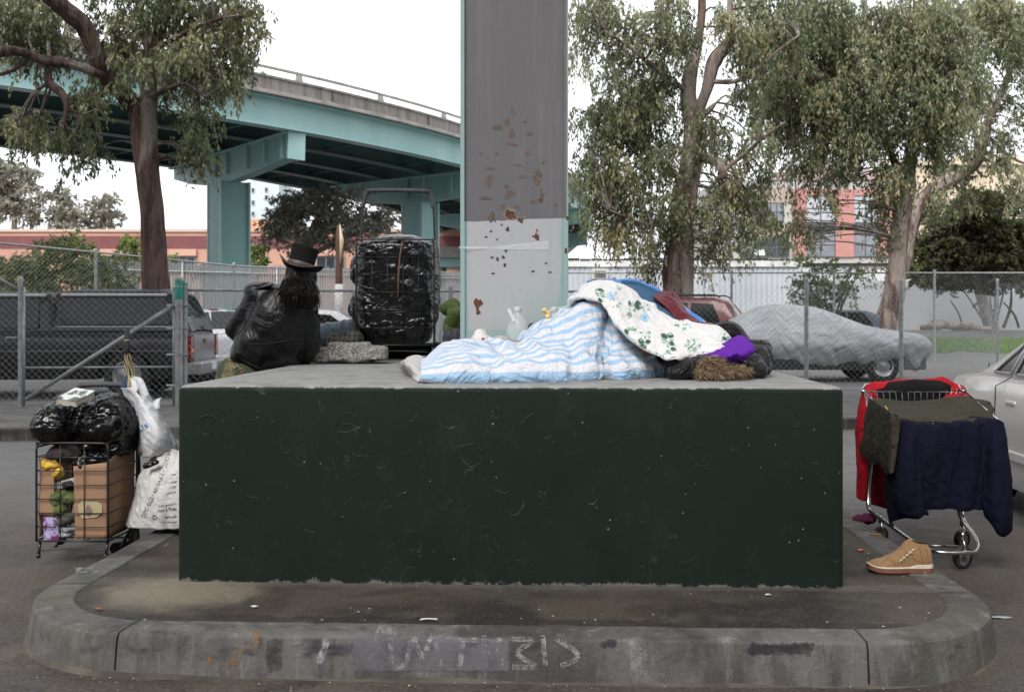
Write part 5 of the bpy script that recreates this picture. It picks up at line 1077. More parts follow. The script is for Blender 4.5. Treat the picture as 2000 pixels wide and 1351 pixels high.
# car hidden under a grey fabric cover
t = thing('covered_car', 'low car hidden under a loose silver grey fabric cover behind the fence', 'car', (X(1600, 20.3), 20.6, 0))
Mc = Matrix.Translation(Vector((X(1822, 20.6)-.42, 20.4, 0))) @ Matrix.Rotation(R(180+1), 4, 'Z')
xs = np.linspace(0, 5.0, 90); V = []; top = [(0, .62), (.05, .86), (.15, .95), (.5, 1.0), (1.2, 1.13), (1.6, 1.30), (2.0, 1.47), (2.3, 1.53), (2.9, 1.56), (3.3, 1.5), (3.9, 1.18), (4.6, 1.0), (5, .7)]
hem = [(0, .50), (.1, .34), (.35, .24), (.55, .42), (.8, .40), (1.3, .34), (1.9, .33), (2.6, .32), (3.4, .36), (5, .4)]
for x in xs:
    z1 = pl(top, x)*.7+.3*sum(pl(top, x+d) for d in (-.12, -.06, 0, .06, .12))/5; hb = .93-.14*max(0, 1-min(x, 5-x)/.35); h0 = pl(hem, x); deckz = min(z1, .92)
    yt = hb-.1-max(0, z1-.92)*.55; a = [(hb-.24, h0), (hb-.10, h0+.10), (hb-.01, .60), (hb+.015, .74), (hb-.05, deckz-.04), (yt+(hb-.1-yt)*.5, (deckz+z1)/2), (yt-.02, z1-.05), (yt-.12, z1), (yt*.5, z1+.03), (0, z1+.04)]
    V.append([(x, y, z) for y, z in a]+[(x, -y, z) for y, z in a[-2::-1]])
G = np.array([resample([Vector(p) for p in row], 90) for row in V])
def dcov(u, v, p):
    e = p - Mc @ Vector((2.5, 0, 0)); low = max(0, 1-(p[2]-.3)/.9)
    return -.06+.075*ridge((p[0]*.55+p[2]*.7, p[1]*.5, p[2]*.5-p[0]*.3), 1.9, 3)*(.15+low) + .035*ridge((p[0]*.7-p[2]*.4, p[1]*.5, p[2]*.6), 3.6, 6)*low + .005*nz(p, 5, 1) + .05*low*max(0, ridge((p[0]*1.1+p[2]*1.1, 0, p[2]*.1), 1.5, 11))**4
Gw = np.array([[tuple(Mc @ Vector(p)) for p in row] for row in G]); G2 = Gw
M_cover = M_('silver grey cover fabric', (.46, .47, .485), (.33, .34, .355), .55, 1.2, bmp=.2, bscale=3, bdist=.05)
ntc = M_cover.node_tree; cc_ = co(ntc); 
for st_, sc_, k_ in (((1.6, 1, .5), 1.3, .6), ((.5, 1, 1.8), 2.2, .35)):
    mpc = ntc.nodes.new('ShaderNodeMapping'); mpc.inputs['Rotation'].default_value = (0, R(28), 0); lk(ntc, cc_, mpc.inputs[0]); nn_ = tex(ntc, 'Noise', sc_, 2, mpc.outputs[0], stretch=st_, dist=.5); bump(ntc, ntc.nodes['Principled BSDF'], mth(ntc, 'ABSOLUTE', mth(ntc, 'SUBTRACT', nn_.outputs[0], .5)), k_, .35)
sheet('fabric_cover', G2, M_cover, t, disp=lambda u, v, p: dcov(u, v, Vector(p)), thick=.008)
for w in (1.0, 3.75):
    for sg in (1, -1):
        c = Mc @ Vector((w, sg*.74, .31)); Rm = Mc.to_3x3() @ Matrix.Rotation(-R(90)*sg, 3, 'X'); q_ = MB(); q_.lathe([(.19, -.09), (.30, -.09), (.32, -.05), (.32, .06), (.30, .1), (.2, .09)], c, Rm, 28); o = q_.make('wheel', M_rubber, t, True)
        q_ = MB(); q_.lathe([(.2, .085), (.17, .05), (.06, .085), (.001, .09)], c, Rm, 24); q_.make('rim', M_alloy, o, True)
q_ = MB(); q_.box((.15, -.8, .24), (4.8, .8, .6), Mc); q_.make('underbody', M_trim, t)
# ============================================================ THINGS ON AND ROUND THE BLOCK
from mathutils.bvhtree import BVHTree
def bvh(objs):
    V = []; Fc = []
    for o in objs:
        w = ORG[o]; b = len(V); V += [v.co + w for v in o.data.vertices]; Fc += [tuple(i+b for i in p.vertices) for p in o.data.polygons]
    return BVHTree.FromPolygons(V, Fc)
EYE = Vector((0, 0, H))
def onto(tree_, px, py, off=.003):
    d = (P(px, py, 1.0)-EYE).normalized(); h = tree_.ray_cast(EYE, d)
    return None if h[0] is None else h[0] - d*off
def decal(name, tree_, polys, mat, parent, off=.003, label=None):
    """flat printed or stuck shapes laid on the surface they belong to; polys: lists of (px,py)"""
    b = MB()
    for pts in polys:
        q = [onto(tree_, *p, off) for p in pts]
        if None in q: continue
        b.add(q, [tuple(range(len(q)))[::-1]])
    return b.make(name, mat, parent, label=label) if b.v else None
def decal_text(name, tree_, txt, p0, p1, hpx, mat, parent, off=.003):
    V, Fc = text_grid(txt); w = V[:, 0].max(); d = np.array(p1, float)-np.array(p0, float); Ln = np.linalg.norm(d); d /= Ln; q = np.array([d[1], -d[0]]); out = []; ok = []
    for x, y in V: p = np.array(p0)+d*(x/w*Ln)+q*(y/.7*hpx); h = onto(tree_, p[0], p[1], off); out.append(h if h is not None else Vector((0,0,0))); ok.append(h is not None)
    Fc = [f for f in Fc if all(ok[i] for i in f)]
    if not Fc: return None
    used = sorted({i for f in Fc for i in f}); mp_ = {k: i for i, k in enumerate(used)}
    return mk(name, [out[i] for i in used], [tuple(mp_[i] for i in f) for f in Fc], mat, parent, False)
def m_plastic(name, c1, c2, rough=.2, bs_=14, bd=.02, st=.9, trans=0):
    m, nt, bs = mat_new(name); c = co(nt); n1 = tex(nt, 'Noise', bs_, 7, c, rough=.6, dist=1.6); v = tex(nt, 'Voronoi', bs_*.9, coord=n_add(nt, c, n1.outputs['Color'], .1), feature='DISTANCE_TO_EDGE')
    lk(nt, mixc(nt, n1.outputs[0], c1, c2), bs.inputs['Base Color']); bs.inputs['Roughness'].default_value = rough
    bump(nt, bs, n1.outputs[0], st, bd); bump(nt, bs, ramp_of(nt, v.outputs['Distance'], [(0, 0), (.15, 1)]), st*.35, bd*.5)
    if trans: bs.inputs['Transmission Weight'].default_value = trans
    return m
def n_add(nt, a, b, k):
    n = nt.nodes.new('ShaderNodeVectorMath'); n.operation = 'MULTIPLY_ADD'; lk(nt, b, n.inputs[0]); n.inputs[1].default_value = (k, k, k); lk(nt, a, n.inputs[2]); return n.outputs[0]
def m_bag_():
    m, nt, bs = mat_new('black bin liner'); c = co(nt); bs.inputs['Base Color'].default_value = (.004, .004, .0045, 1); bs.inputs['Roughness'].default_value = .24; bs.inputs['Specular IOR Level'].default_value = .55
    w = tex(nt, 'Noise', 3.5, 3, c); w2 = n_add(nt, c, w.outputs['Color'], .35)
    for sc, st, k, d in ((2.4, (1, 1, 2.2), .55, .035), (4, (2.4, 1, .7), .35, .02)):
        n = tex(nt, 'Noise', sc, 2, w2, stretch=st, dist=.6); r = mth(nt, 'ABSOLUTE', mth(nt, 'SUBTRACT', n.outputs[0], .5)); bump(nt, bs, r, k, d*3)
    return m
M_bag = m_bag_()
def m_cloth(name, c1, c2=None, sc=5, weave=350, rough=.9, b1=.5, fold=9, fd=.02, sheen=.15):
    m, nt, bs = mat_new(name); c = co(nt); n = tex(nt, 'Noise', sc, 5, c); w = tex(nt, 'Noise', weave, 2, c); f = tex(nt, 'Noise', fold, 4, c, dist=1.2)
    lk(nt, mixc(nt, n.outputs[0], c1, c2 or tuple(x*.8 for x in c1)), bs.inputs['Base Color']); bs.inputs['Roughness'].default_value = rough; bs.inputs['Specular IOR Level'].default_value = .12 if rough > .6 else .35; bs.inputs['Sheen Weight'].default_value = sheen if c1[1] > .05 else 0
    bump(nt, bs, f.outputs[0], b1, fd); cr = tex(nt, 'Noise', fold*.5, 3, c, dist=1.5); bump(nt, bs, mth(nt, 'ABSOLUTE', mth(nt, 'SUBTRACT', cr.outputs[0], .5)), b1*.8, fd*2.5); bump(nt, bs, w.outputs[0], .25, .002); return m

# ---------------------------------------------------- person in the top hat, leaning on the block's left edge, back to us
ZP = 6.0
def p6(px, py, dz=0): return P(px, py, ZP+dz)
per = thing('person', 'person in black leather jacket, camouflage trousers and top hat, seated back to us', 'person', (-1.62, 6.0, KZ))
M_skin = M_('skin', (.32, .18, .12), (.28, .15, .10), .55, 12)
def arm(mb, s, e, w, r, f=1.0): capsule(mb, s, e, r[0]*f, r[1]*f); capsule(mb, e, w, r[1]*f, r[2]*f)
Ls, Rs = p6(506, 578), p6(597, 612, .02); Le, Lw = p6(461, 642, .06), p6(478, 668, .30); Re, Rw = p6(606, 668, .05), p6(592, 702, .12)
hip = p6(490, 726); chest = p6(545, 628); neck = p6(572, 560, .03); head = p6(588, 540, .06)
fl_, fr_ = Vector((-1.78, 6.25, KZ)), Vector((-1.60, 6.35, KZ)); kl_, kr_ = Vector((-1.76, 6.22, .53)), Vector((-1.58, 6.28, .54))
def fingers(mb, w, d, up, sc=1.0):
    d = d.normalized(); s = d.cross(up).normalized(); n = s.cross(d)
    mb.ell(w+d*.045, (.04*sc, .05*sc, .018*sc), Matrix((s, d, n)).transposed().to_4x4())
    for k, (o, ln) in enumerate(((-.03, .062), (-.010, .072), (.011, .067), (.030, .052))):
        a = w+d*.085+s*o; b_ = a+(d*.92-n*.3)*ln*.5; c = b_+(d*.6-n*.8)*ln*.5; capsule(mb, a-d*.02, b_, .009, .008, 8); capsule(mb, b_, c, .008, .0065, 8)
    a = w+d*.03-s*.035; b_ = a+(d*.6-s*.8)*.035; c = b_+(d*.85-s*.3-n*.4)*.03; capsule(mb, a, b_, .011, .0095, 8); capsule(mb, b_, c, .0095, .0075, 8)
bd_ = MB(); bd_.ell(chest, (.17, .10, .22), Matrix.Rotation(R(22), 4, 'Y')); bd_.ell(hip+Vector((0.03, .02, .0)), (.12, .09, .10)); bd_.ell(p6(515, 680), (.14, .10, .15), Matrix.Rotation(R(20), 4, 'Y'))
arm(bd_, Ls, Le, Lw, (.055, .042, .028)); arm(bd_, Rs, Re, Rw, (.055, .042, .028)); capsule(bd_, neck-Vector((.02, 0, .06)), head, .055, .05)
bd_.ell(head, (.076, .095, .11)); bd_.ell(head+Vector((0, .06, -.05)), (.055, .05, .055)); bd_.ell(head+Vector((0, .108, -.01)), (.014, .022, .025)); bd_.ell(head+Vector((0, .10, -.062)), (.026, .012, .01))
for s in (-1, 1): bd_.ell(head+Vector((s*.078, .005, -.01)), (.012, .02, .03)); bd_.ell(head+Vector((s*.03, .09, .018)), (.016, .01, .01))
for a, k, f in ((hip+Vector((-.08, .04, -.07)), kl_, fl_), (hip+Vector((.05, .04, -.07)), kr_, fr_)): capsule(bd_, a, k, .075, .055); capsule(bd_, k, f+Vector((0, 0, .08)), .056, .04); capsule(bd_, f+Vector((0, 0, .05)), f+Vector((0, .15, .035)), .04, .03)
fingers(bd_, Rw+Vector((0, 0, -.005)), Vector((-.15, 1, -.12)), Vector((0, 0, 1))); fingers(bd_, Lw, Vector((.5, .8, -.2)), Vector((0, 0, 1)))
remeshed('body', bd_, .0075, M_skin, per, smooth=3)
def m_leather():
    m, nt, bs = mat_new('black leather'); c = co(nt); n = tex(nt, 'Noise', 7, 6, c, dist=1.5); g = tex(nt, 'Voronoi', 260, coord=c); f = tex(nt, 'Noise', 3, 3, c, stretch=(1.6, 1, 1.4), dist=1)
    lk(nt, mixc(nt, n.outputs[0], (.003, .003, .0035), (.007, .0065, .007)), bs.inputs['Base Color']); lk(nt, ramp_of(nt, n.outputs[0], [(.3, .27), (.7, .48)]), bs.inputs['Roughness']); bs.inputs['Specular IOR Level'].default_value = .34
    bump(nt, bs, f.outputs[0], .6, .05); bump(nt, bs, g.outputs['Distance'], .15, .001); return m
M_leather = m_leather()
jk = MB(); jk.ell(chest, (.205, .15, .245), Matrix.Rotation(R(22), 4, 'Y')); jk.ell(p6(515, 675, .01), (.185, .15, .20), Matrix.Rotation(R(24), 4, 'Y')); jk.ell(hip+Vector((.10, .03, .05)), (.20, .14, .11), Matrix.Rotation(R(-10), 4, 'Y')); jk.ell(p6(478, 688), (.085, .12, .10), Matrix.Rotation(R(30), 4, 'Y'))
capsule(jk, p6(520, 572), p6(590, 596), .075, .085); jk.ell(p6(560, 575, .02), (.08, .09, .06)); jk.ell(p6(502, 569, .01), (.085, .09, .065), Matrix.Rotation(R(8), 4, 'Y')); jk.ell(p6(600, 604, .01), (.075, .09, .07))
arm(jk, Ls, Le, Lw, (.083, .07, .05)); arm(jk, Rs, Re, Rw, (.083, .07, .052)); jk.ell(p6(560, 655), (.12, .13, .14))
def jd(p):
    q_ = Vector(p); return .012*ridge((q_.x*.9+q_.z*.9, q_.y, q_.z*.7-q_.x*.5), 4.5, 2)*(.35+max(0, 1.25-q_.z)*1.6) + .005*nz(q_, 11, 3) - .006
jkt = remeshed('leather_jacket', jk, .0105, M_leather, per, disp=jd, smooth=9)
m_ = MB(); c0 = p6(503, 562, -.07); m_.beam(c0+Vector((-.05, .03, -.012)), c0+Vector((.09, .0, .02)), .045, .012, up=(0, -.3, 1)); bevel(m_.make('epaulette', M_leather, jkt, True), .005)
bj = bvh([jkt])
def seam_on(bt, pts, r=.0022, off=.001):
    q_ = [onto(bt, v[0], v[1], off) for v in crv([Vector((*p, 0)) for p in pts], 6)]; return [p for p in q_ if p is not None]
m_ = MB()
for pts in (((505,556),(500,575),(495,600),(478,636),(462,655)), ((612,600),(600,622),(596,655),(602,690)), ((466,663),(500,672),(545,668),(590,660)), ((470,700),(500,716),(530,722),(575,714)), ((530,560),(540,600),(535,660))):
    q_ = seam_on(bj, pts)
    if len(q_) > 2: m_.tube(q_, .0028, 5)
m_.make('seams', M_leather, jkt, True)
def m_camo():
    m, nt, bs = mat_new('camouflage cloth'); c = co(nt); a = tex(nt, 'Noise', 9, 2, c, dist=.8); b = tex(nt, 'Noise', 12, 2, n_add(nt, c, co(nt), 2.3), dist=.8)
    x = mixc(nt, ramp_of(nt, a.outputs[0], [(.5, 0), (.52, 1)]), (.16, .14, .07), (.035, .055, .025)); x = mixc(nt, ramp_of(nt, b.outputs[0], [(.56, 0), (.58, 1)]), x, (.05, .03, .018)); x = mixc(nt, ramp_of(nt, b.outputs[0], [(.36, 1), (.38, 0)]), x, (.01, .01, .009))
    lk(nt, x, bs.inputs['Base Color']); bs.inputs['Roughness'].default_value = .9; f = tex(nt, 'Noise', 12, 4, c, dist=1); bump(nt, bs, f.outputs[0], .6, .015); return m
tr = MB(); tr.ell(hip+Vector((-.05, .03, -.05)), (.165, .15, .15)); 
for a, k, f in ((hip+Vector((-.10, .03, -.03)), kl_, fl_), (hip+Vector((.05, .03, -.03)), kr_, fr_)): capsule(tr, a, k, .115, .085); capsule(tr, k, f+Vector((0, -.01, .10)), .083, .07)
remeshed('trousers', tr, .012, m_camo(), per, disp=lambda p: .008*ridge(p, 8, 4)+.004, smooth=6)
for f in (fl_, fr_): bt = MB(); capsule(bt, f+Vector((0, -.02, .16)), f+Vector((0, 0, .05)), .058, .05); capsule(bt, f+Vector((0, 0, .045)), f+Vector((0, .19, .035)), .05, .042); remeshed('boot', bt, .01, M_rubber, per, smooth=3)
# hair: a cap of strands falling down the back
M_hair = M_('black hair', (.005, .0045, .0045), (.012, .010, .009), .42, 60, stretch=(1, 1, .05), bmp=.5, bscale=120, spec=.15)
hb = MB(); hb.ell(head+Vector((0, -.012, -.005)), (.092, .10, .118)); hb.ell(p6(580, 565, -.02), (.095, .09, .09)); hb.ell(p6(603, 580, -.01), (.05, .08, .10)); hb.ell(p6(568, 570, -.06), (.05, .045, .06)); hb.ell(p6(588, 582, -.085), (.055, .04, .055)); hair = remeshed('hair', hb, .009, M_hair, per, disp=lambda p: .010*ridge((p[0]*3, p[1]*3, p[2]*.5), 7, 1), smooth=4)
hs_ = MB()
for k in range(200):
    a = random.random(); x0 = 552+62*a; s = p6(x0+random.uniform(-3, 3)*0, 548+random.uniform(-6, 6), -.06-.045*math.sin(a*math.pi)); sw = random.uniform(-1, 1)
    L_ = random.choice((26, 34, 42, 66)) if .05 < a < .55 else random.choice((30, 42, 50))
    mid = p6(x0-6*(a < .7)+sw*7+(6 if a > .8 else 0), 548+L_*.5, -.15-.03*math.sin(a*math.pi)); e = p6(x0+(-14 if a < .5 else 8 if a > .85 else -4)+sw*12, 552+L_, -.165+.02*random.random())
    hs_.tube(crv([s, mid, e], 4), [.003, .003, .0028, .0025, .0025, .002, .002, .0015, .0006], 3, cap=False)
hs_.make('hair_strands', M_hair, hair, True)
# top hat
ax = (p6(597, 484)-p6(585, 531)).normalized(); ax = (ax + Vector((0, .10, 0))).normalized(); sx_ = ax.cross(Vector((0, 1, 0))).normalized()*-1; sx_ = Vector((0, 1, 0)).cross(ax).normalized(); sy_ = ax.cross(sx_)
Mh = Matrix((sx_, sy_, ax)).transposed(); hc = p6(585, 527, .04)
def hatv(r, z, k, n=48):
    a = 2*math.pi*k/n; x, y = r*math.cos(a), r*math.sin(a)*1.12
    if z < .0101 and r > .09: z = z + .045*((abs(math.cos(a))**2.2))*((r-.085)/.045)**1.4 - .004*abs(math.sin(a))
    return hc + Mh @ Vector((x, y, z))
prof = [(.05, .002), (.086, .0), (.098, .001), (.112, .004), (.125, .008), (.130, .0095), (.1295, .010), (.124, .0099), (.111, .0085), (.098, .007), (.0875, .009), (.083, .012), (.079, .05), (.079, .09), (.083, .130), (.085, .139), (.082, .144), (.05, .141), (.001, .138)]
V = [hatv(r, z, k) for r, z in prof for k in range(48)]; Fc = [(i*48+k, i*48+(k+1) % 48, (i+1)*48+(k+1) % 48, (i+1)*48+k) for i in range(len(prof)-1) for k in range(48)]
hat = mk('top_hat', V, Fc, m_cloth('black wool felt', (.010, .009, .009), (.016, .015, .014), weave=500, b1=.1), per, True, autos=45)
V = [hatv(r, z, k) for r, z in ((.084, .014), (.0855, .015), (.0835, .044), (.0825, .045)) for k in range(48)]; Fc = [(i*48+k, i*48+(k+1) % 48, (i+1)*48+(k+1) % 48, (i+1)*48+k) for i in range(3) for k in range(48)]
mk('hat_band', V, Fc, M_('brown grey leather band', (.11, .085, .07), (.075, .058, .05), .5, 20), hat, True)
m_ = MB(); m_.tube([hatv(.1305, .0097, k) for k in range(48)], .0035, 6, closed=True); m_.make('brim_edge', bpy.data.materials['brown grey leather band'], hat, True)

# ---------------------------------------------------- wire carts
def wire_cart(name, label, M, w, d, h, zb, hr, rows, cols, hinge=.02, lean=.0, dcols=4, kick=True):
    """basket w x d x h with its floor at zb, front face at y=0; handle rises at the back to hr"""
    t = thing(name, label, 'cart', tuple(M.translation)); T = lambda x, y, z: M @ Vector((x, y, z)); x0, x1 = -w/2, w/2; z1 = zb+h
    m = MB(); c = .035
    for y, mul in ((0, 1), (d, 1)):
        m.tube(crv([T(x0, y, zb), T(x0, y, z1-c), T(x0+c*.3, y, z1-c*.3), T(x0+c, y, z1), T(x1-c, y, z1), T(x1-c*.3, y, z1-c*.3), T(x1, y, z1-c), T(x1, y, zb), ], 3), .0058, 8)
    for x in (x0, x1): m.tube([T(x, 0, z1-.02), T(x, d, z1-.02)], .005, 6); m.tube([T(x, 0, zb), T(x, d, zb)], .005, 6)
    for y in (0, d): m.tube([T(x0, y, zb), T(x1, y, zb)], .005, 6)
    m.make('frame', M_black, t, True)
    m = MB(); r = .0026
    for k in range(1, rows): z = zb+h*k/rows; m.tube([T(x0, -.003, z), T(x1, -.003, z)], r, 5); m.tube([T(x0, d, z), T(x1, d, z)], r, 5); m.tube([T(x0-.003, 0, z), T(x0-.003, d, z)], r, 5); m.tube([T(x1+.003, 0, z), T(x1+.003, d, z)], r, 5)
    for k in range(1, cols): x = x0+w*k/cols; m.tube([T(x, 0, zb), T(x, 0, z1)], r, 5); m.tube([T(x, d, zb), T(x, d, z1)], r, 5); m.tube([T(x, 0, zb), T(x, d, zb)], r, 5)
    m.make('wire_basket', M_black, t, True)
    m = MB(); hp = [T(x0+.01, d*.5, zb-.07) , T(x0+.0, d+.015, zb+.1), T(x0, d+.02+lean*.5, z1), T(x0+.01, d+.02+lean, hr-.09), T(x0+.035, d+.02+lean, hr-.02), T(x0+.09, d+.02+lean, hr), T(x1-.09, d+.02+lean, hr), T(x1-.035, d+.02+lean, hr-.02), T(x1-.01, d+.02+lean, hr-.09), T(x1, d+.02+lean*.5, z1), T(x1, d+.015, zb+.1), T(x1-.01, d*.5, zb-.07)]
    m.tube(crv(hp, 4), .0085, 8); m.make('handle', M_black, t, True)
    cp = crv([hp[3]+(hp[2]-hp[3]).normalized()*.03]+hp[4:8]+[hp[8]+(hp[9]-hp[8]).normalized()*.03], 30); m = MB(); m.tube(cp, [.0150+.0028*math.sin(i*2.1) for i in range(len(cp))], 10); m.make('corrugated_grip', M_('grey rubber grip', (.05, .052, .055), (.08, .08, .085), .6), t, True)
    for x in (x0+.01, x1-.01): m = MB(); m.tube([T(x, .02, zb), T(x, .0, zb-.075)], .0075, 8); m.tube([T(x, 0, zb-.085), T(x, .0, zb-.065)], .011, 8); m.make('leg', M_black, t, True)
    m = MB(); m.tube([T(x0-.02, d*.8, zb-.045), T(x1+.02, d*.8, zb-.045)], .0045, 6); m.tube(crv([T(x0+.01, .0, zb-.05), T(0, .01, zb-.04), T(x1-.01, .0, zb-.05)], 4), .003, 6); m.make('axle', M_black, t, True)
    for sg in (-1, 1):
        c_ = T(sg*(w/2+.015), d*.8, zb-.035); Rm = M.to_3x3() @ Matrix.Rotation(R(90), 3, 'Y'); m = MB(); m.lathe([(.036, -.011), (.046, -.012), (.05, -.006), (.05, .006), (.046, .012), (.036, .011)], c_, Rm, 24); o = m.make('wheel', M_rubber, t, True)
        m = MB(); m.lathe([(.037, -.009), (.03, -.005), (.008, -.012), (.008, .012), (.03, .005), (.037, .009)], c_, Rm, 20); m.make('hub', M_('grey plastic hub', (.35, .34, .40), (.25, .24, .28), .5), o, True)
    return t
# cart on the block
cz = 6.55; sA = cz/F
MA_ = Matrix.Translation(Vector((X(772, cz), cz, BT+.002))) @ Matrix.Rotation(R(4), 4, 'Z')
zA = lambda py, Z=6.55: H-(py-HOR)/F*Z
wire_cart('wire_cart', 'black wire cart filled with a bulging bin bag standing on the block beside the column', MA_, .51, .40, zA(466)-zA(672), .105, zA(370, 6.9)-BT, 6, 5, lean=.02)
def boxy(mb, c, r, M=None, p=4): 
    b0 = len(mb.v); mb.ell(c, (1, 1, 1), None, 28, 18)
    for i in range(b0, len(mb.v)):
        v = Vector(mb.v[i])-Vector(c); n = (abs(v.x)**p+abs(v.y)**p+abs(v.z)**p)**(1/p); v = v/n; v = Vector((v.x*r[0], v.y*r[1], v.z*r[2])); 
        if M is not None: v = M @ v
        mb.v[i] = tuple(v+Vector(c))
bg_ = MB(); cB = MA_ @ Vector((.0, .2, .105+.355)); boxy(bg_, cB, (.250, .190, .350), MA_.to_3x3(), 8); boxy(bg_, MA_ @ Vector((0.0, .2, .72)), (.262, .205, .085), MA_.to_3x3(), 4); bg_.ell(MA_ @ Vector((.02, .2, .79)), (.2, .17, .055)); bg_.ell(MA_ @ Vector((.25, .25, .52)), (.05, .14, .30)); bg_.ell(MA_ @ Vector((-.27, .2, .6)), (.04, .12, .10)); bg_.ell(MA_ @ Vector((-.265, .2, .36)), (.04, .12, .12))
def crk(p, a=.013, s=1.0, seed=0):
    q_ = Vector(p); w = Vector((nz(q_, 3*s, 1+seed), nz(q_, 3*s, 5+seed), nz(q_, 3*s, 9+seed)))*.35; q2 = q_+w
    return a*(ridge(q2, 5.5*s, seed)*.9 + .6*ridge(q2, 13*s, 3+seed) + .35*ridge(q2, 27*s, 7+seed)) - a*.6
tag(remeshed('bin_bag', bg_, .0105, M_bag, None, disp=lambda p: .55*crk((p[0]+p[2]*.3, p[1], p[2]*1.3), .010, .9), smooth=6), 'bulging black bin bag packed into the wire cart on the block', 'bin bag')
m_ = MB(); m_.tube([P(786, 472, cz-.03), P(781, 500, cz-.035), P(778, 540, cz-.035), P(777, 581, cz-.035)], [.004, .005, .0055, .004], 6); tag(m_.make('strap', M_('tan webbing strap', (.22, .12, .07), (.15, .08, .05), .8, 60), None, True), 'narrow tan strap hanging down the front of the wire cart', 'strap')

# things heaped behind the person and the cart
def lump(name, label, cat, parts, mat, vox=.012, disp=None, smooth=6):
    m = MB()
    for p in parts:
        if len(p) == 2: m.ell(p[0], p[1])
        elif len(p) == 3: m.ell(p[0], p[1], p[2])
        else: capsule(m, *p)
    return tag(remeshed(name, m, vox, mat, None, disp=disp, smooth=smooth), label, cat)
ry = lambda a: Matrix.Rotation(R(a), 4, 'Y')
lump('rolled_sleeping_bag', 'slate blue rolled sleeping bag lying on the block between the person and the cart', 'sleeping bag', [(P(610, 668, 6.55), P(672, 655, 6.6), .11, .10), (P(612, 690, 6.6), P(665, 690, 6.6), .07, .07)], m_cloth('slate blue nylon', (.055, .075, .10), (.035, .05, .07), rough=.5, fold=14, fd=.03, b1=.9), disp=lambda p: .012*ridge((p[0]*2.2, p[1], p[2]*.6), 9, 2))
def m_plaid():
    m, nt, bs = mat_new('plaid cloth'); c = co(nt); s = nt.nodes.new('ShaderNodeSeparateXYZ'); lk(nt, c, s.inputs[0]); n = tex(nt, 'Noise', 6, 4, c)
    a = mth(nt, 'GREATER_THAN', mth(nt, 'SINE', mth(nt, 'ADD', mth(nt, 'MULTIPLY', s.outputs[0], 190), mth(nt, 'MULTIPLY', n.outputs[0], 14))), .2); b = mth(nt, 'GREATER_THAN', mth(nt, 'SINE', mth(nt, 'ADD', mth(nt, 'MULTIPLY', s.outputs[2], 190), mth(nt, 'MULTIPLY', n.outputs[0], 14))), .3)
    lk(nt, mixc(nt, mth(nt, 'MULTIPLY', mth(nt, 'ADD', a, b), .5), (.12, .11, .085), (.03, .03, .028)), bs.inputs['Base Color']); bs.inputs['Roughness'].default_value = .9; f = tex(nt, 'Noise', 14, 4, c, dist=1); bump(nt, bs, f.outputs[0], .8, .02); return m
lump('plaid_shirt', 'crumpled dark plaid shirt on the block just left of the wire cart', 'shirt', [(P(672, 676, 6.5), (.10, .09, .055)), (P(655, 668, 6.5), (.05, .07, .06)), (P(690, 665, 6.55), (.06, .08, .07))], m_plaid(), disp=lambda p: .016*ridge(p, 11, 2))
M_ol = m_cloth('olive green cotton', (.10, .12, .035), (.07, .085, .025), fold=16, fd=.03, b1=.8)
lump('olive_jacket', 'olive green jacket heaped behind the left side of the wire cart', 'jacket', [(P(684, 640, 6.85), P(690, 672, 6.85), .055, .06), (P(700, 660, 7.0), (.12, .1, .10))], M_ol, disp=lambda p: .014*ridge(p, 9, 3))
lump('navy_bundle', 'small dark navy bundle on top of the olive jacket behind the cart', 'clothes', [(P(694, 603, 6.95), (.05, .06, .06)), (P(700, 622, 6.95), (.04, .06, .05))], m_cloth('navy cotton', (.012, .015, .035)), disp=lambda p: .01*ridge(p, 12, 3))
lump('green_coat', 'leaf green coat heaped between the wire cart and the steel column', 'coat', [(P(880, 600, 6.5), (.065, .08, .05)), (P(890, 618, 6.4), (.05, .08, .06)), (P(884, 640, 6.45), (.05, .08, .09)), (P(890, 672, 6.4), (.05, .08, .08))], m_cloth('leaf green cotton', (.075, .115, .022), (.04, .065, .015), fold=14, fd=.03, b1=.9), disp=lambda p: .018*ridge((p[0], p[1], p[2]*1.6), 8, 5))
lump('grey_rucksack', 'dark grey rucksack squeezed between the green coat and the steel column', 'rucksack', [(P(876, 655, 6.25), P(880, 690, 6.25), .035, .04), (P(890, 650, 6.2), P(892, 690, 6.2), .03, .035)], m_cloth('dark grey nylon', (.03, .03, .04), (.06, .055, .075), rough=.6), disp=lambda p: .008*ridge(p, 14, 5))
lump('dark_bedroll', 'low dark green bedroll lying along the back of the block under the cart', 'bedroll', [(P(705, 688, 7.0), P(880, 684, 7.0), .05, .05)], m_cloth('dark green canvas', (.012, .016, .009), (.02, .024, .014)), disp=lambda p: .01*ridge(p, 8, 5))
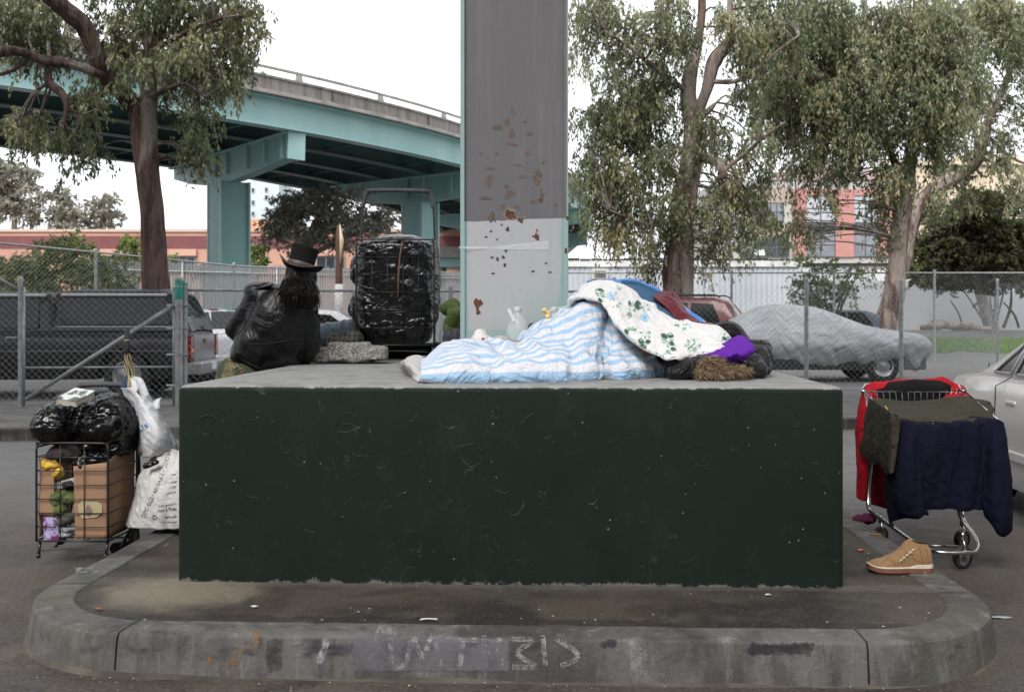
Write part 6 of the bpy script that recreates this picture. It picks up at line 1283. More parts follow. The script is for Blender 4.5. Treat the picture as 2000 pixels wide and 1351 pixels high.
# broken lump of concrete
def m_rock():
    m, nt, bs = mat_new('exposed aggregate concrete'); c = co(nt); v = tex(nt, 'Voronoi', 150, coord=c); s = nt.nodes.new('ShaderNodeSeparateXYZ'); lk(nt, v.outputs['Color'], s.inputs[0]); n = tex(nt, 'Noise', 18, 6, c)
    x = mixc(nt, n.outputs[0], (.36, .345, .31), (.22, .21, .19)); x = mixc(nt, mth(nt, 'GREATER_THAN', s.outputs[0], .78), x, (.08, .075, .07)); x = mixc(nt, mth(nt, 'LESS_THAN', s.outputs[0], .12), x, (.5, .48, .43))
    lk(nt, x, bs.inputs['Base Color']); bs.inputs['Roughness'].default_value = .95; bump(nt, bs, v.outputs['Distance'], .7, .006); bump(nt, bs, n.outputs[0], .5, .01); return m
m_ = MB(); zr = 6.25
for x, y, rx, rz in ((650, 700, .10, .04), (680, 695, .12, .052), (720, 700, .12, .045), (632, 707, .06, .022), (700, 690, .07, .04)): boxy(m_, P(x, y, zr), (rx, .12, rz), ry(random.uniform(-9, 9)).to_3x3(), 7)
rk = remeshed('concrete_rubble', m_, .008, m_rock(), None, disp=lambda p: .016*nz(p, 8, 3)+.005*nz(p, 40, 1), smooth=0)
zmin = rk.location.z; rk.location.z = BT+.001; tag(rk, 'broken slab of pale speckled concrete lying between the person and the wire cart', 'rubble')

# ---------------------------------------------------- bedding on the block
def m_stripe():
    m, nt, bs = mat_new('blue and white striped cotton'); u = nt.nodes.new('ShaderNodeTexCoord'); s = nt.nodes.new('ShaderNodeSeparateXYZ'); lk(nt, u.outputs['UV'], s.inputs[0]); n = tex(nt, 'Noise', 5, 3, u.outputs['Object']); f = tex(nt, 'Noise', 11, 5, u.outputs['Object'], dist=1.2); w = tex(nt, 'Noise', 500, 1, u.outputs['Object'])
    v = mth(nt, 'FRACT', mth(nt, 'DIVIDE', mth(nt, 'ADD', s.outputs[1], mth(nt, 'MULTIPLY', n.outputs[0], .012)), .062)); a = ramp_of(nt, v, [(0, 0), (.02, 1), (.44, 1), (.46, 0)])
    a2 = ramp_of(nt, v, [(.50, 0), (.51, .35), (.53, .35), (.54, 0)])
    x = mixc(nt, a, (.64, .64, .69), (.33, .50, .68)); x = mixc(nt, a2, x, (.45, .55, .68)); lk(nt, x, bs.inputs['Base Color']); bs.inputs['Roughness'].default_value = .85; bs.inputs['Sheen Weight'].default_value = .1
    bump(nt, bs, f.outputs[0], .55, .03); cr = tex(nt, 'Noise', 4.5, 3, u.outputs['Object'], dist=1.5); bump(nt, bs, mth(nt, 'ABSOLUTE', mth(nt, 'SUBTRACT', cr.outputs[0], .5)), .55, .09); bump(nt, bs, w.outputs[0], .15, .001); return m
def arcuv(G, sm=0):
    dv = np.linalg.norm(np.diff(G, axis=0), axis=2); v = np.vstack([np.zeros(G.shape[1]), np.cumsum(dv, 0)]); du = np.linalg.norm(np.diff(G, axis=1), axis=2); u = np.hstack([np.zeros((G.shape[0], 1)), np.cumsum(du, 1)])
    if sm: k_ = np.hanning(sm+2)[1:-1]; k_ /= k_.sum(); v = np.array([np.convolve(np.pad(r, sm//2, mode='edge'), k_, mode='valid') for r in v])
    return np.stack([u, v], -1).reshape(-1, 2)
def cloth(name, guides, nu, nv, mat, parent=None, disp=None, thick=.012, flip=False, label=None):
    G = grid_from(guides, nu, nv); uv = arcuv(G, 45 if name == 'striped_quilt' else 0); N = normals(G)*(-1 if flip else 1)
    if disp is not None:
        for j in range(nv):
            for i in range(nu): G[j, i] += N[j, i]*disp(i/(nu-1), j/(nv-1), Vector(G[j, i]))
    idx = np.arange(nv*nu).reshape(nv, nu); Fc = np.stack([idx[:-1,:-1], idx[:-1,1:], idx[1:,1:], idx[1:,:-1]], -1).reshape(-1, 4)
    if flip: Fc = Fc[:, ::-1]
    o = mk(name, G.reshape(-1, 3), Fc, mat, parent, True, uv=uv, label=label)
    if thick: solid(o, thick)
    return o
def row(lst, Z, dy=0):
    out = []
    for i, e in enumerate(lst):
        z = Z[i] if isinstance(Z, (list, tuple)) else Z; out.append(P(e[0], e[1]+dy, z))
    return out
xq = [822, 880, 940, 1000, 1060, 1120, 1165, 1182, 1200, 1250, 1300, 1340]
def rw(ys, zs, dx=0): return [P(x+dx, y, z) for x, y, z in zip(xq, ys, zs)]
r0 = [PG(x, y, BT+.004) for x, y in zip(xq, (747, 746, 745, 745, 744, 743, 741, 738, 740, 737, 733, 726))]
r00 = [p+Vector((0, .10, 0)) for p in r0]
zf = [p.y for p in r0]
r1 = rw((735, 733, 732, 731, 730, 729, 727, 722, 727, 724, 720, 714), [z-.02 for z in zf])
r2 = rw((722, 719, 717, 715, 713, 711, 709, 702, 711, 710, 707, 704), [z+.02 for z in zf])
r3 = rw((712, 705, 702, 700, 690, 682, 672, 668, 680, 688, 694, 700), [z+.14 for z in zf])
r4 = rw((706, 692, 689, 688, 672, 650, 630, 628, 640, 660, 682, 705), [z+.26 for z in zf])
r5 = rw((703, 681, 679, 678, 652, 612, 592, 592, 605, 635, 672, 712), [z+.38 for z in zf])
r6 = [P(x, y, z) for x, y, z in ((830,706,4.85),(877,677,4.9),(955,672,4.92),(1012,670,4.95),(1030,648,4.96),(1072,634,4.98),(1111,601,5.0),(1130,579,5.02),(1175,570,5.04),(1230,588,5.02),(1290,640,4.98),(1345,716,4.9))]
r7 = [Vector((p.x, p.y+.14, max(BT+.02, p.z-.05))) for p in r6]; r8 = [Vector((p.x, p.y+.26, BT+.004)) for p in r6]
def qd(u, v, p):
    # pinched seams running up the slope, puffy between them, softer at the hems
    s = p.x*1.0+.35*p.z; a = ridge((p.x*1.5+p.z*.9, p.y*.8, p.z*.35-p.x*.25), 5.2, 4); b = ridge((p.x*1.2, p.y, p.z), 13, 8); e = min(1, min(u, 1-u)*12)
    pf = .5+.5*math.cos((u-.0)*2*math.pi*5.3)
    return e*(.030*a+.006*b+.004*nz(p, 20, 3)) - .014*e*max(0, pf-.86)/.14 - (.05*math.exp(-((p.x-.405)/.018)**2)*max(0, min(1, (1.15-p.z)/.1)) if p.y < 4.75 else 0)
qs = cloth('striped_quilt', [r00, r0, r1, r2, r3, r4, r5, r6, r7, r8], 250, 190, m_stripe(), None, disp=qd, thick=.015)
tag(qs, 'puffy blue and white striped quilt spread along the front of the block', 'quilt')
# floral duvet
up = [(1122,588),(1135,566),(1172,553),(1212,557),(1240,573),(1275,598),(1312,623),(1350,631),(1395,641),(1420,650),(1432,668)]
lo = [(1112,590),(1130,582),(1155,583),(1180,597),(1203,628),(1228,655),(1258,676),(1287,694),(1310,701),(1350,697),(1428,680)]
n_ = len(up); md = [((a[0]+b[0])/2, (a[1]+b[1])/2) for a, b in zip(up, lo)]; q1 = [((a[0]*.72+b[0]*.28), (a[1]*.72+b[1]*.28)) for a, b in zip(up, lo)]; q3 = [((a[0]*.25+b[0]*.75), (a[1]*.25+b[1]*.75)) for a, b in zip(up, lo)]
Zu = list(np.interp(range(n_), [0, 4, n_-1], [4.98, 5.02, 4.9])); Zl = list(np.interp(range(n_), [0, 4, 8, n_-1], [4.90, 4.70, 4.55, 4.66]))
mix = lambda k, b: [a*(1-k)+c*k-b for a, c in zip(Zu, Zl)]
back = [P(a[0]+6, a[1]+8, z+.12) for a, z in zip(up, Zu)]
under = [P(b[0]+(2), b[1]-6, z+.05) for b, z in zip(lo, Zl)]
F_guides = [under, [P(b[0], b[1], z) for b, z in zip(lo, Zl)], [P(a[0], a[1], z) for a, z in zip(q3, mix(.75, .045))], [P(a[0], a[1], z) for a, z in zip(md, mix(.5, .03))], [P(a[0], a[1], z) for a, z in zip(q1, mix(.28, .01))], [P(a[0], a[1], z) for a, z in zip(up, Zu)], back]
def fd(u, v, p):
    e = min(1, min(u, 1-u)*10); return e*(.012*ridge((p.x*1.3+p.z, p.y, p.z*1.3-p.x*.4), 6, 5)+.006*ridge(p, 15, 2)+.004*nz(p, 25, 3))
M_fl = m_cloth('cream white cotton', (.74, .73, .72), (.68, .67, .66), 3, fold=12, fd=.025, b1=.6)
fq = cloth('floral_duvet', F_guides, 170, 90, M_fl, None, disp=fd, thick=.012)
tag(fq, 'white duvet printed with green leaves and blue roses over the sleeping person', 'duvet')
bt_ = bvh([fq])
def leafp(x, y, l, w, a, n=7):
    ca, sa = math.cos(a), math.sin(a); pts = []
    for k in range(n+1): t = k/n; pts.append((t*l, w*math.sin(math.pi*t)**.8*(1-.3*t)))
    for k in range(n-1, 0, -1): t = k/n; pts.append((t*l, -w*math.sin(math.pi*t)**.8*(1-.3*t)))
    return [(x+p*ca-q*sa, y+p*sa+q*ca) for p, q in pts]
dk, md_, ltg, blu, blk_ = [], [], [], [], []
rr_ = random.Random(5)
def spray(x, y, dark=(), n=6, s=1.0):
    for dx, dy, l, w, a in dark: dk.append(leafp(x+dx, y+dy, l, w, a))
    for k in range(n): a = rr_.uniform(0, 6.28); r_ = rr_.uniform(2, 8)*s; md_.append(leafp(x+r_*math.cos(a), y+r_*math.sin(a)*.8, rr_.uniform(6, 11)*s, rr_.uniform(1.6, 3)*s, a+rr_.uniform(-.6, .6)))
    for k in range(3): a = rr_.uniform(0, 6.28); ltg.append(leafp(x+5*math.cos(a), y+5*math.sin(a), 8*s, 1.2, a))
def rose(x, y, r):
    for k in range(7): a = k*.9; blu.append(leafp(x+math.cos(a)*r*.3, y+math.sin(a)*r*.3, r*.8, r*.38, a))
    blk_.append([(x+math.cos(a)*r*.3, y+math.sin(a)*r*.35) for a in [k*.9 for k in range(7)]])
spray(1172, 580, [(-10, -13, 19, 6.5, .1), (-4, 2, 12, 4, .8), (6, 6, 11, 4, 1.6)], 5); rose(1193, 577, 8.5); spray(1203, 592, [], 4, .8); spray(1206, 566, [], 4, .7)
spray(1243, 598, [(2, -12, 20, 8, 1.5), (-12, 0, 12, 3.5, -1.8)], 7); spray(1236, 610, [], 5); rose(1260, 620, 8.5); spray(1262, 602, [], 3, .7)
spray(1232, 650, [(-12, -8, 13, 4, 1.0)], 7); spray(1256, 668, [(-10, -4, 14, 5.5, .4), (4, -2, 12, 4.5, 0.1), (-4, 5, 12, 4, .5)], 8); spray(1262, 652, [], 5, .8)
spray(1305, 662, [(-14, -10, 16, 6, .6), (-2, -9, 14, 6, .3), (2, 6, 12, 5, .5)], 8); spray(1312, 682, [(-3, -2, 12, 4.5, .2)], 6); spray(1350, 676, [(-8, -2, 12, 4, .3)], 8); spray(1358, 670, [], 6, 1.1); spray(1328, 632, [], 4, .8); spray(1340, 637, [], 4, .8); spray(1418, 660, [(-8, -2, 12, 4, .5)], 6, .8); spray(1426, 656, [], 3, .8); spray(1290, 690, [], 3, .8)
decal('dark_leaves', bt_, dk, M_('dark green print', (.035, .085, .06), (.055, .12, .085), .9, 40), fq, .0035); decal('green_leaves', bt_, md_, M_('grey green print', (.17, .33, .25), (.25, .42, .32), .9, 40), fq, .0028); decal('pale_stems', bt_, ltg, M_('pale green print', (.35, .5, .4), None, .9), fq, .002)
decal('blue_roses', bt_, blu, M_('blue rose print', (.30, .52, .74), (.42, .62, .78), .9, 60), fq, .0032); decal('rose_hearts', bt_, blk_, M_('blue rose heart', (.16, .35, .6), (.3, .5, .7), .9, 60), fq, .0038)
# sheets and jacket behind the duvet
def simple(name, label, cat, rows, mat, nu=70, nv=30, a=.01, sc=7, thick=.01, seed=0, off=0):
    o = cloth(name, rows, nu, nv, mat, None, disp=lambda u, v, p: a*ridge((p.x+p.z*.6, p.y, p.z), sc, seed)+a*.4*nz(p, sc*3, seed)-off, thick=thick); return tag(o, label, cat)
simple('blue_sheet', 'bright blue sheet topmost behind the floral duvet', 'sheet', [[P(1150,563,5.12), P(1200,562,5.12), P(1260,580,5.12), P(1320,615,5.05), P(1370,634,5.0)], [P(1148,554,5.16), P(1200,549,5.16), P(1245,553,5.16), P(1290,570,5.14), P(1380,634,5.02)], [P(1145,560,5.3), P(1200,556,5.3), P(1250,560,5.3), P(1300,590,5.25), P(1385,640,5.1)], [P(1140,650,5.4), P(1200,650,5.4), P(1250,650,5.4), P(1300,660,5.35), P(1370,670,5.2)]], m_cloth('bright blue cotton', (.05, .18, .55), (.08, .25, .62)), a=.008)
simple('slate_blue_blanket', 'slate blue smooth blanket between the floral duvet and the maroon jacket', 'blanket', [[P(1215,562,5.01), P(1250,582,5.0), P(1290,608,4.98), P(1335,632,4.95)], [P(1212,556,5.07), P(1250,562,5.08), P(1300,590,5.06), P(1342,630,5.0)], [P(1215,552,5.1), P(1255,557,5.1), P(1300,580,5.09), P(1345,622,5.04)], [P(1215,600,5.28), P(1255,600,5.28), P(1300,620,5.25), P(1345,650,5.2)]], m_cloth('slate blue cotton', (.05, .12, .21), (.035, .09, .17)), a=.007)
simple('maroon_jacket', 'shiny maroon jacket draped over the sleeper beside the slate blue blanket', 'jacket', [[P(1276,580,5.01), P(1306,604,4.98), P(1332,630,4.95), P(1356,634,4.94)], [P(1284,573,5.06), P(1312,584,5.05), P(1333,610,5.01), P(1360,630,4.96)], [P(1288,572,5.13), P(1318,576,5.14), P(1337,602,5.1), P(1366,632,5.03)], [P(1290,620,5.25), P(1320,620,5.25), P(1340,640,5.2), P(1366,655,5.15)]], m_cloth('maroon nylon', (.13, .012, .02), (.09, .01, .014), rough=.45, fold=14), a=.007, sc=13, seed=3)
simple('pale_blue_sheet', 'pale blue sheet edge trailing from the maroon jacket to the sleeper', 'sheet', [[P(1330,600,5.10), P(1350,618,5.08), P(1378,634,5.0)], [P(1332,596,5.14), P(1355,614,5.12), P(1384,636,5.04)], [P(1332,640,5.3), P(1355,640,5.3), P(1384,660,5.2)]], m_cloth('pale blue cotton', (.35, .5, .7), (.28, .42, .62)), 40, 14, a=.006)
simple('grey_blue_cover', 'rumpled grey blue quilt lining folded behind the top left of the floral duvet', 'quilt', [[P(1108,606,4.95), P(1122,592,4.96), P(1140,580,4.97), P(1175,574,4.98)], [P(1110,590,5.0), P(1128,572,5.02), P(1150,562,5.04), P(1178,562,5.05)], [P(1112,600,5.15), P(1130,585,5.15), P(1150,575,5.15), P(1180,580,5.15)], [P(1112,680,5.2), P(1130,680,5.2), P(1150,680,5.2), P(1180,680,5.2)]], m_cloth('grey blue stripe lining', (.36, .42, .50), (.48, .52, .58)), 50, 30, a=.012, sc=14, seed=2)
# the sleeper
sl = thing('person', 'person asleep under the heaped bedding, only dark hair and forehead showing', 'person', (.5, 5.0, BT))
hd = P(1404, 668, 5.02); sb = MB(); sb.ell(hd, (.105, .085, .08), ry(-15)); sb.ell(hd+Vector((-.06, -.02, .035)), (.05, .045, .05)); sb.ell(hd+Vector((-.045, -.0, .088)), (.022, .014, .012)); 
for s in (-1, 1): sb.ell(hd+Vector((-.03+.0, s*.035, .07)), (.012, .016, .012)); sb.ell(hd+Vector((.02, s*.083, .0)), (.03, .012, .02))
sb.ell(hd+Vector((-.085, 0, .07)), (.008, .028, .01))
capsule(sb, hd+Vector((-.08, 0, -.02)), Vector((.80, 5.0, 1.10)), .055, .06); sb.ell((.70, 5.0, 1.10), (.2, .19, .11)); sb.ell((.45, 5.0, 1.10), (.18, .16, .10)); sb.ell((.25, 5.0, 1.11), (.15, .17, .11))
for s in (-1, 1): capsule(sb, (.2, 5+s*.08, 1.1), (-.02, 4.98+s*.08, 1.08), .075, .055); capsule(sb, (-.02, 4.98+s*.08, 1.08), (-.3, 5+s*.08, 1.03), .055, .04); capsule(sb, (-.3, 5+s*.08, 1.03), (-.33, 5+s*.08, 1.07), .038, .03); capsule(sb, (.78, 5+s*.17, 1.12), (.62, 5+s*.2, 1.10), .048, .04); capsule(sb, (.62, 5+s*.2, 1.10), P(1372, 664, 4.95+s*.05), .04, .027)
for s in (-1, 1): fingers(sb, P(1372, 664, 4.95+s*.05), Vector((.5, 0, -.1)), Vector((0, -1, 0)))
remeshed('body', sb, .0085, M_skin, sl, smooth=3)
hr_ = MB(); hr_.ell(hd+Vector((.03, 0, .02)), (.10, .095, .082), ry(-10)); hr_.ell(hd+Vector((.08, -.02, -.01)), (.07, .08, .07)); hair = remeshed('hair', hr_, .009, M_hair, sl, disp=lambda p: .008*ridge((p[0]*.5, p[1]*3, p[2]*3), 9, 1), smooth=3)
m_ = MB(); m_.ell(P(1378, 634, 4.97), (.035, .03, .012), ry(12)); remeshed('reddish_forehead', m_, .004, m_cloth('reddish forehead', (.25, .05, .03)), sl)  # added reddish sliver standing for the forehead above the duvet
# purple hoodie, black puffer coat with fur ruff
simple('purple_hoodie', 'bright purple hooded top bunched under the end of the floral duvet', 'hoodie', [[P(1385,722,4.62), P(1400,712,4.6), P(1425,705,4.57), P(1445,702,4.57), P(1462,696,4.6)], [P(1368,703,4.62), P(1395,696,4.57), P(1425,695,4.52), P(1450,692,4.52), P(1470,684,4.57)], [P(1375,692,4.68), P(1405,684,4.66), P(1430,688,4.58), P(1452,682,4.58), P(1470,674,4.62)], [P(1385,688,4.78), P(1415,672,4.76), P(1432,664,4.74), P(1448,660,4.74), P(1460,668,4.72)], [P(1390,690,4.9), P(1415,682,4.9), P(1435,672,4.9), P(1450,668,4.88), P(1466,676,4.82)], [P(1390,720,4.95), P(1415,720,4.95), P(1435,720,4.95), P(1450,720,4.92), P(1466,715,4.86)]], m_cloth('purple fleece', (.14, .025, .36), (.10, .02, .28), fold=18, fd=.02), 70, 60, a=.012, sc=13, seed=2)
def m_mat(): return m_cloth('black nylon shell', (.010, .010, .011), (.02, .02, .022), rough=.42, fold=16, fd=.03, b1=.8)
M_nyl = m_mat()
def tube_puff(m, pts, r): capsule(m, pts[0], pts[1], r[0], r[1])
sB = 4.7
co_ = MB()
for a in ((1318,728,1345,718,.030,.045,4.58),(1345,722,1385,716,.05,.055,4.6),(1372,722,1420,722,.05,.05,4.62),(1398,712,1440,718,.045,.05,4.68),(1430,720,1478,722,.045,.042,4.68),(1440,705,1470,712,.05,.05,4.74),(1462,688,1486,704,.048,.05,4.82),(1478,690,1496,712,.045,.035,4.85),(1486,680,1500,700,.04,.035,4.88),(1460,676,1490,682,.045,.045,4.9),(1480,716,1494,724,.032,.022,4.76),(1420,700,1455,700,.05,.05,4.86),(1385,705,1420,705,.05,.05,4.8)):
    capsule(co_, P(a[0], a[1], a[6]), P(a[2], a[3], a[6]), a[4], a[5])
cc = remeshed('puffer_coat', co_, .0075, M_nyl, None, disp=lambda p: .012*math.sin(p[0]*70+p[2]*20+4*nz(p, 6, 1))*.5+.008*ridge(p, 11, 4), smooth=3)
tag(cc, 'black puffer coat with brown fur trimmed hood at the right end of the bedding', 'coat')
cz_ = min(v.co.z for v in cc.data.vertices)
# fur ruff: a curled tube of strands
fp = crv([P(1368, 735, 4.5), P(1372, 715, 4.5), P(1388, 706, 4.51), P(1402, 716, 4.5), P(1400, 730, 4.48), P(1420, 728, 4.5), P(1440, 724, 4.52), P(1458, 726, 4.54)], 12); fm = MB(); fm.tube(fp, [.018]*len(fp), 8)
fr = fm.make('fur_ruff', M_('brown fur', (.20, .13, .075), (.12, .075, .04), .9, 60), cc, True); V = []; Fc = []; T = []
for k in range(5200):
    i = random.randrange(len(fp)); p = Vector(fp[i])+Vector((random.uniform(-.006, .006), random.uniform(-.006, .006), random.uniform(-.006, .006))); d = Vector(rng.normal(size=3)); d.normalize(); d.z = d.z*.9+.05; p0 = p+d*.012; ln = random.uniform(.02, .055)*(1.15 if i < 50 else .8); e = p0+(d*.8+Vector((.25, 0, -.25)))*ln; s = d.cross(Vector(rng.normal(size=3))); s.normalize(); s *= .0013; b = len(V); mid = p0.lerp(e, .5)+Vector((0, 0, .004))
    V += [p0-s, p0+s, mid+s*.8, mid-s*.8, e]; Fc += [(b, b+1, b+2, b+3), (b+3, b+2, b+4)]; T += [random.random()]*5
mk('fur_strands', V, Fc, m_leaf('fur strands', [(0, (.10, .06, .035)), (.5, (.27, .18, .105)), (1, (.46, .35, .23))], .7, .1), fr, False, attr=T)
lump('dark_shirt', 'dark indigo shirt poking out flat under the corner of the striped quilt and duvet', 'shirt', [(P(1335,712,4.62), P(1395,700,4.68), .03, .04), (P(1345,705,4.7), P(1390,695,4.75), .03, .04)], m_cloth('indigo cotton', (.02, .016, .05), (.035, .03, .07)), vox=.009, disp=lambda p: .008*ridge(p, 16, 2))
# folded white quilt corner and navy cloth at the left end
simple('white_quilt_corner', 'off white quilted corner sticking out at the left end of the striped quilt', 'quilt', [[PG(818, 747, BT+.003), PG(798, 727, BT+.003), PG(783, 713, BT+.003), PG(800, 706, BT+.003)], [P(826, 738, 4.45), P(800, 716, 4.62), P(787, 708, 4.85), P(806, 702, 4.95)], [P(832, 722, 4.55), P(812, 704, 4.75), P(800, 698, 5.0), P(815, 697, 5.05)], [P(838, 715, 4.7), P(830, 703, 4.85), P(825, 698, 5.0), P(832, 697, 5.1)]], m_cloth('off white quilting', (.55, .54, .53), (.45, .44, .44), fold=25), 50, 34, a=.007, sc=16)
simple('navy_cloth', 'strip of navy cloth showing between the white quilt corner and the striped quilt', 'cloth', [[P(833, 705, 4.98), P(845, 695, 4.98), P(858, 690, 4.98)], [P(838, 695, 5.05), P(848, 685, 5.05), P(862, 682, 5.05)], [P(840, 698, 5.2), P(850, 692, 5.2), P(868, 688, 5.2)]], m_cloth('navy blue cotton', (.02, .04, .10)), 30, 16, a=.004)
# ---------------------------------------------------- bottles and small stuff before the column
def m_clear():
    m, nt, bs = mat_new('clear plastic'); bs.inputs['Base Color'].default_value = (.8, .84, .86, 1); bs.inputs['Roughness'].default_value = .08; bs.inputs['Alpha'].default_value = .28; bs.inputs['Coat Weight'].default_value = 1; n = tex(nt, 'Noise', 30, 5, dist=1); bump(nt, bs, n.outputs[0], .5, .01); return m
M_clear = m_clear(); M_water = M_('water in the bottle', (.9, .95, .96), None, .03); M_water.node_tree.nodes['Principled BSDF'].inputs['Alpha'].default_value = .32
def bottle(px, Z, ybase, ytop, rpx, label, grp, water=True):
    r = rpx*Z/F; zb = BT+.001; zt = zA(ytop, Z); h = zt-zb; c = (X(px, Z), Z, zb); t = thing('water_bottle', label, 'bottle', c, grp)
    prof = [(.001, 0), (r*.9, 0), (r, .012), (r, h*.34), (r*.94, h*.37), (r, h*.4), (r, h*.62), (r*.86, h*.74), (r*.5, h*.85), (.017, h*.9), (.017, h*.955)]
    m = MB(); m.lathe(prof, c, None, 28); m.make('bottle_body', M_clear, t, True)
    if water: m = MB(); m.lathe([(.001, .004), (r*.87, .004), (r*.95, .014), (r*.95, h*.5), (.001, h*.5)], c, None, 28); m.make('water', M_water, t, True)
    m = MB(); m.lathe([(.0185, h*.93), (.02, h*.935), (.02, h), (.018, h*1.004), (.001, h*1.004)], c, None, 20); m.make('cap', M_('white bottle cap', (.75, .77, .78)), t, True, autos=50); return t
bottle(1011, 5.34, 0, 600, 24, 'big clear water bottle with a white cap and strip standing in front of the column', None)
m_ = MB(); a, b_ = P(993, 603, 5.25), P(1005, 627, 5.26); m_.beam(a, b_, .016, .003, up=(0, 1, .1)); tag(m_.make('paper_strip', M_('white strip', (.8, .8, .8))), 'white paper strip leaning on the shoulder of the big clear bottle', 'paper')
t_ = bottle(1083, 5.36, 0, 600, 20, 'smaller clear handled jug nearest the right edge of the column', None, False)
m_ = MB(); zz = 5.36; m_.tube(crv([P(1066, 640, zz), P(1068, 615, zz), P(1082, 604, zz), P(1098, 610, zz), P(1102, 635, zz)], 6), .006, 8); m_.make('handle', M_('milky plastic', (.7, .72, .72), None, .3), t_, True)
lump('yellow_wrapper', 'yellow and gold twisted food wrapper beside the small jug', 'wrapper', [(P(1064, 606, 5.36), (.014, .012, .012), ry(20)), (P(1070, 612, 5.36), P(1071, 640, 5.37), .012, .016)], m_plastic('gold wrapper', (.75, .48, .05), (.85, .75, .45), .3, 40, .006), vox=.004, disp=lambda p: .005*ridge(p, 45, 2), smooth=2)
m_ = MB(); boxy(m_, P(1047, 660, 5.34), (.047, .035, .082), None, 5); tag(remeshed('black_radio', m_, .005, M_('black plastic case', (.012, .012, .013), (.02, .02, .02), .4, 30), None, smooth=2), 'small rounded black plastic case leaning on the column between the bottles', 'case')
lump('white_carrier_bag', 'small crumpled white and red plastic bag at the foot of the column', 'plastic bag', [(P(938, 667, 5.3), (.06, .05, .035)), (P(938, 655, 5.32), (.03, .04, .03)), (P(925, 690, 5.3), (.09, .05, .06))], m_plastic('white and red plastic', (.7, .68, .68), (.72, .70, .70), .35, 22, .01), vox=.006, disp=lambda p: .010*ridge(p, 30, 2), smooth=2)
cb_ = [o for o in S.objects if o.name == 'white_carrier_bag'][0]; bt_ = bvh([cb_]); decal('red_print', bt_, [[(918, 668), (930, 662), (933, 668), (922, 674)], [(935, 658), (948, 660), (945, 664), (936, 662)], [(938, 672), (952, 673), (950, 677), (940, 676)]], M_('dark red print', (.35, .02, .04)), cb_)
lump('crumpled_tissue', 'grey crumpled paper on the quilt behind the big clear bottle', 'paper', [(P(980, 666, 5.2), (.05, .03, .02))], M_('grey paper', (.45, .42, .40), (.3, .28, .27)), vox=.006, disp=lambda p: .012*ridge(p, 40, 2), smooth=1)
# ============================================================ CART ON THE ROAD AT THE LEFT, WITH ITS LOAD
zc_ = 5.02
MB_ = Matrix.Translation(Vector((X(141, zc_), zc_, .002))) @ Matrix.Rotation(R(-1.5), 4, 'Z')
hB = (1057-866)/F*zc_; wire_cart('wire_cart', 'black wire cart on the road at left, packed with brown cardboard', MB_, .365, .36, hB, H-(1057-HOR)/F*zc_, H-(752-HOR)/F*5.4, 7, 3, lean=.0)
Z0 = H-(1057-HOR)/F*zc_; LB = lambda x, y, z: MB_ @ Vector((x, y, Z0+z))
def m_card():
    m, nt, bs = mat_new('brown cardboard'); c = co(nt); n = tex(nt, 'Noise', 6, 7, c, rough=.7); v = tex(nt, 'Noise', 3, 3, c)
    lk(nt, mixc(nt, n.outputs[0], (.33, .195, .115), (.25, .145, .085)), bs.inputs['Base Color']); bs.inputs['Roughness'].default_value = .85; bump(nt, bs, n.outputs[0], .25, .01); bump(nt, bs, v.outputs[0], .4, .03); return m
M_card = m_card()
def panel(name, a, b, c, d, mat, parent, n=16, a_=.004, sc=9, thick=.004):
    """slightly buckled board between four corners"""
    a, b, c, d = (np.array(v) for v in (a, b, c, d)); G = np.array([[(a*(1-u)+b*u)*(1-v)+(d*(1-u)+c*u)*v for u in np.linspace(0, 1, n)] for v in np.linspace(0, 1, n)])
    return sheet(name, G, mat, parent, disp=lambda u, v, p: a_*nz(p, sc, 2)+a_*.8*ridge(p, sc*.7, 5), thick=thick)
bx_ = thing('cardboard_box', 'open brown cardboard box filling the right side of the cart on the road', 'box', LB(.1, .15, 0))
panel('front_panel', LB(.012, .012, .012), LB(.172, .012, .012), LB(.172, .012, .395), LB(.0, .012, .375), M_card, bx_); panel('side_panel', LB(.172, .014, .012), LB(.172, .345, .012), LB(.174, .35, .48), LB(.172, .014, .395), M_card, bx_)
panel('back_panel', LB(.0, .345, .012), LB(.17, .345, .012), LB(.17, .345, .45), LB(.0, .345, .4), M_card, bx_); panel('bottom_panel', LB(.0, .02, .01), LB(.17, .02, .01), LB(.17, .34, .01), LB(.0, .34, .01), M_card, bx_)
bx2 = thing('cardboard_box', 'torn brown cardboard strip lining the left side of the cart on the road', 'box', LB(-.16, .15, 0))
panel('front_panel', LB(-.172, .014, .13), LB(-.095, .014, .12), LB(-.10, .014, .40), LB(-.172, .014, .42), M_card, bx2, a_=.007); panel('side_panel', LB(-.174, .35, .02), LB(-.174, .012, .02), LB(-.174, .012, .42), LB(-.174, .35, .42), M_card, bx2)
bt_ = bvh([o for o in bx_.children if o.name.startswith('front')])
decal('torn_label', bt_, [[(152, 985), (160, 978), (185, 975), (200, 985), (199, 1002), (188, 1010), (160, 1012), (153, 1000)]], M_('torn pale label', (.45, .38, .22), (.35, .28, .16), .8, 60), bx_, .006); decal('label_print', bt_, [[(165, 992), (172, 985), (180, 996), (176, 1008), (166, 1006)]], M_('label print', (.10, .05, .07), (.3, .2, .15), .8, 90), bx_, .008)
def B_(px, py, y=.0): return P(px, py, zc_+.045+y)
wob = lambda a, s, sd=0: (lambda p: a*ridge(p, s, sd)+a*.4*nz(p, s*2.5, sd))
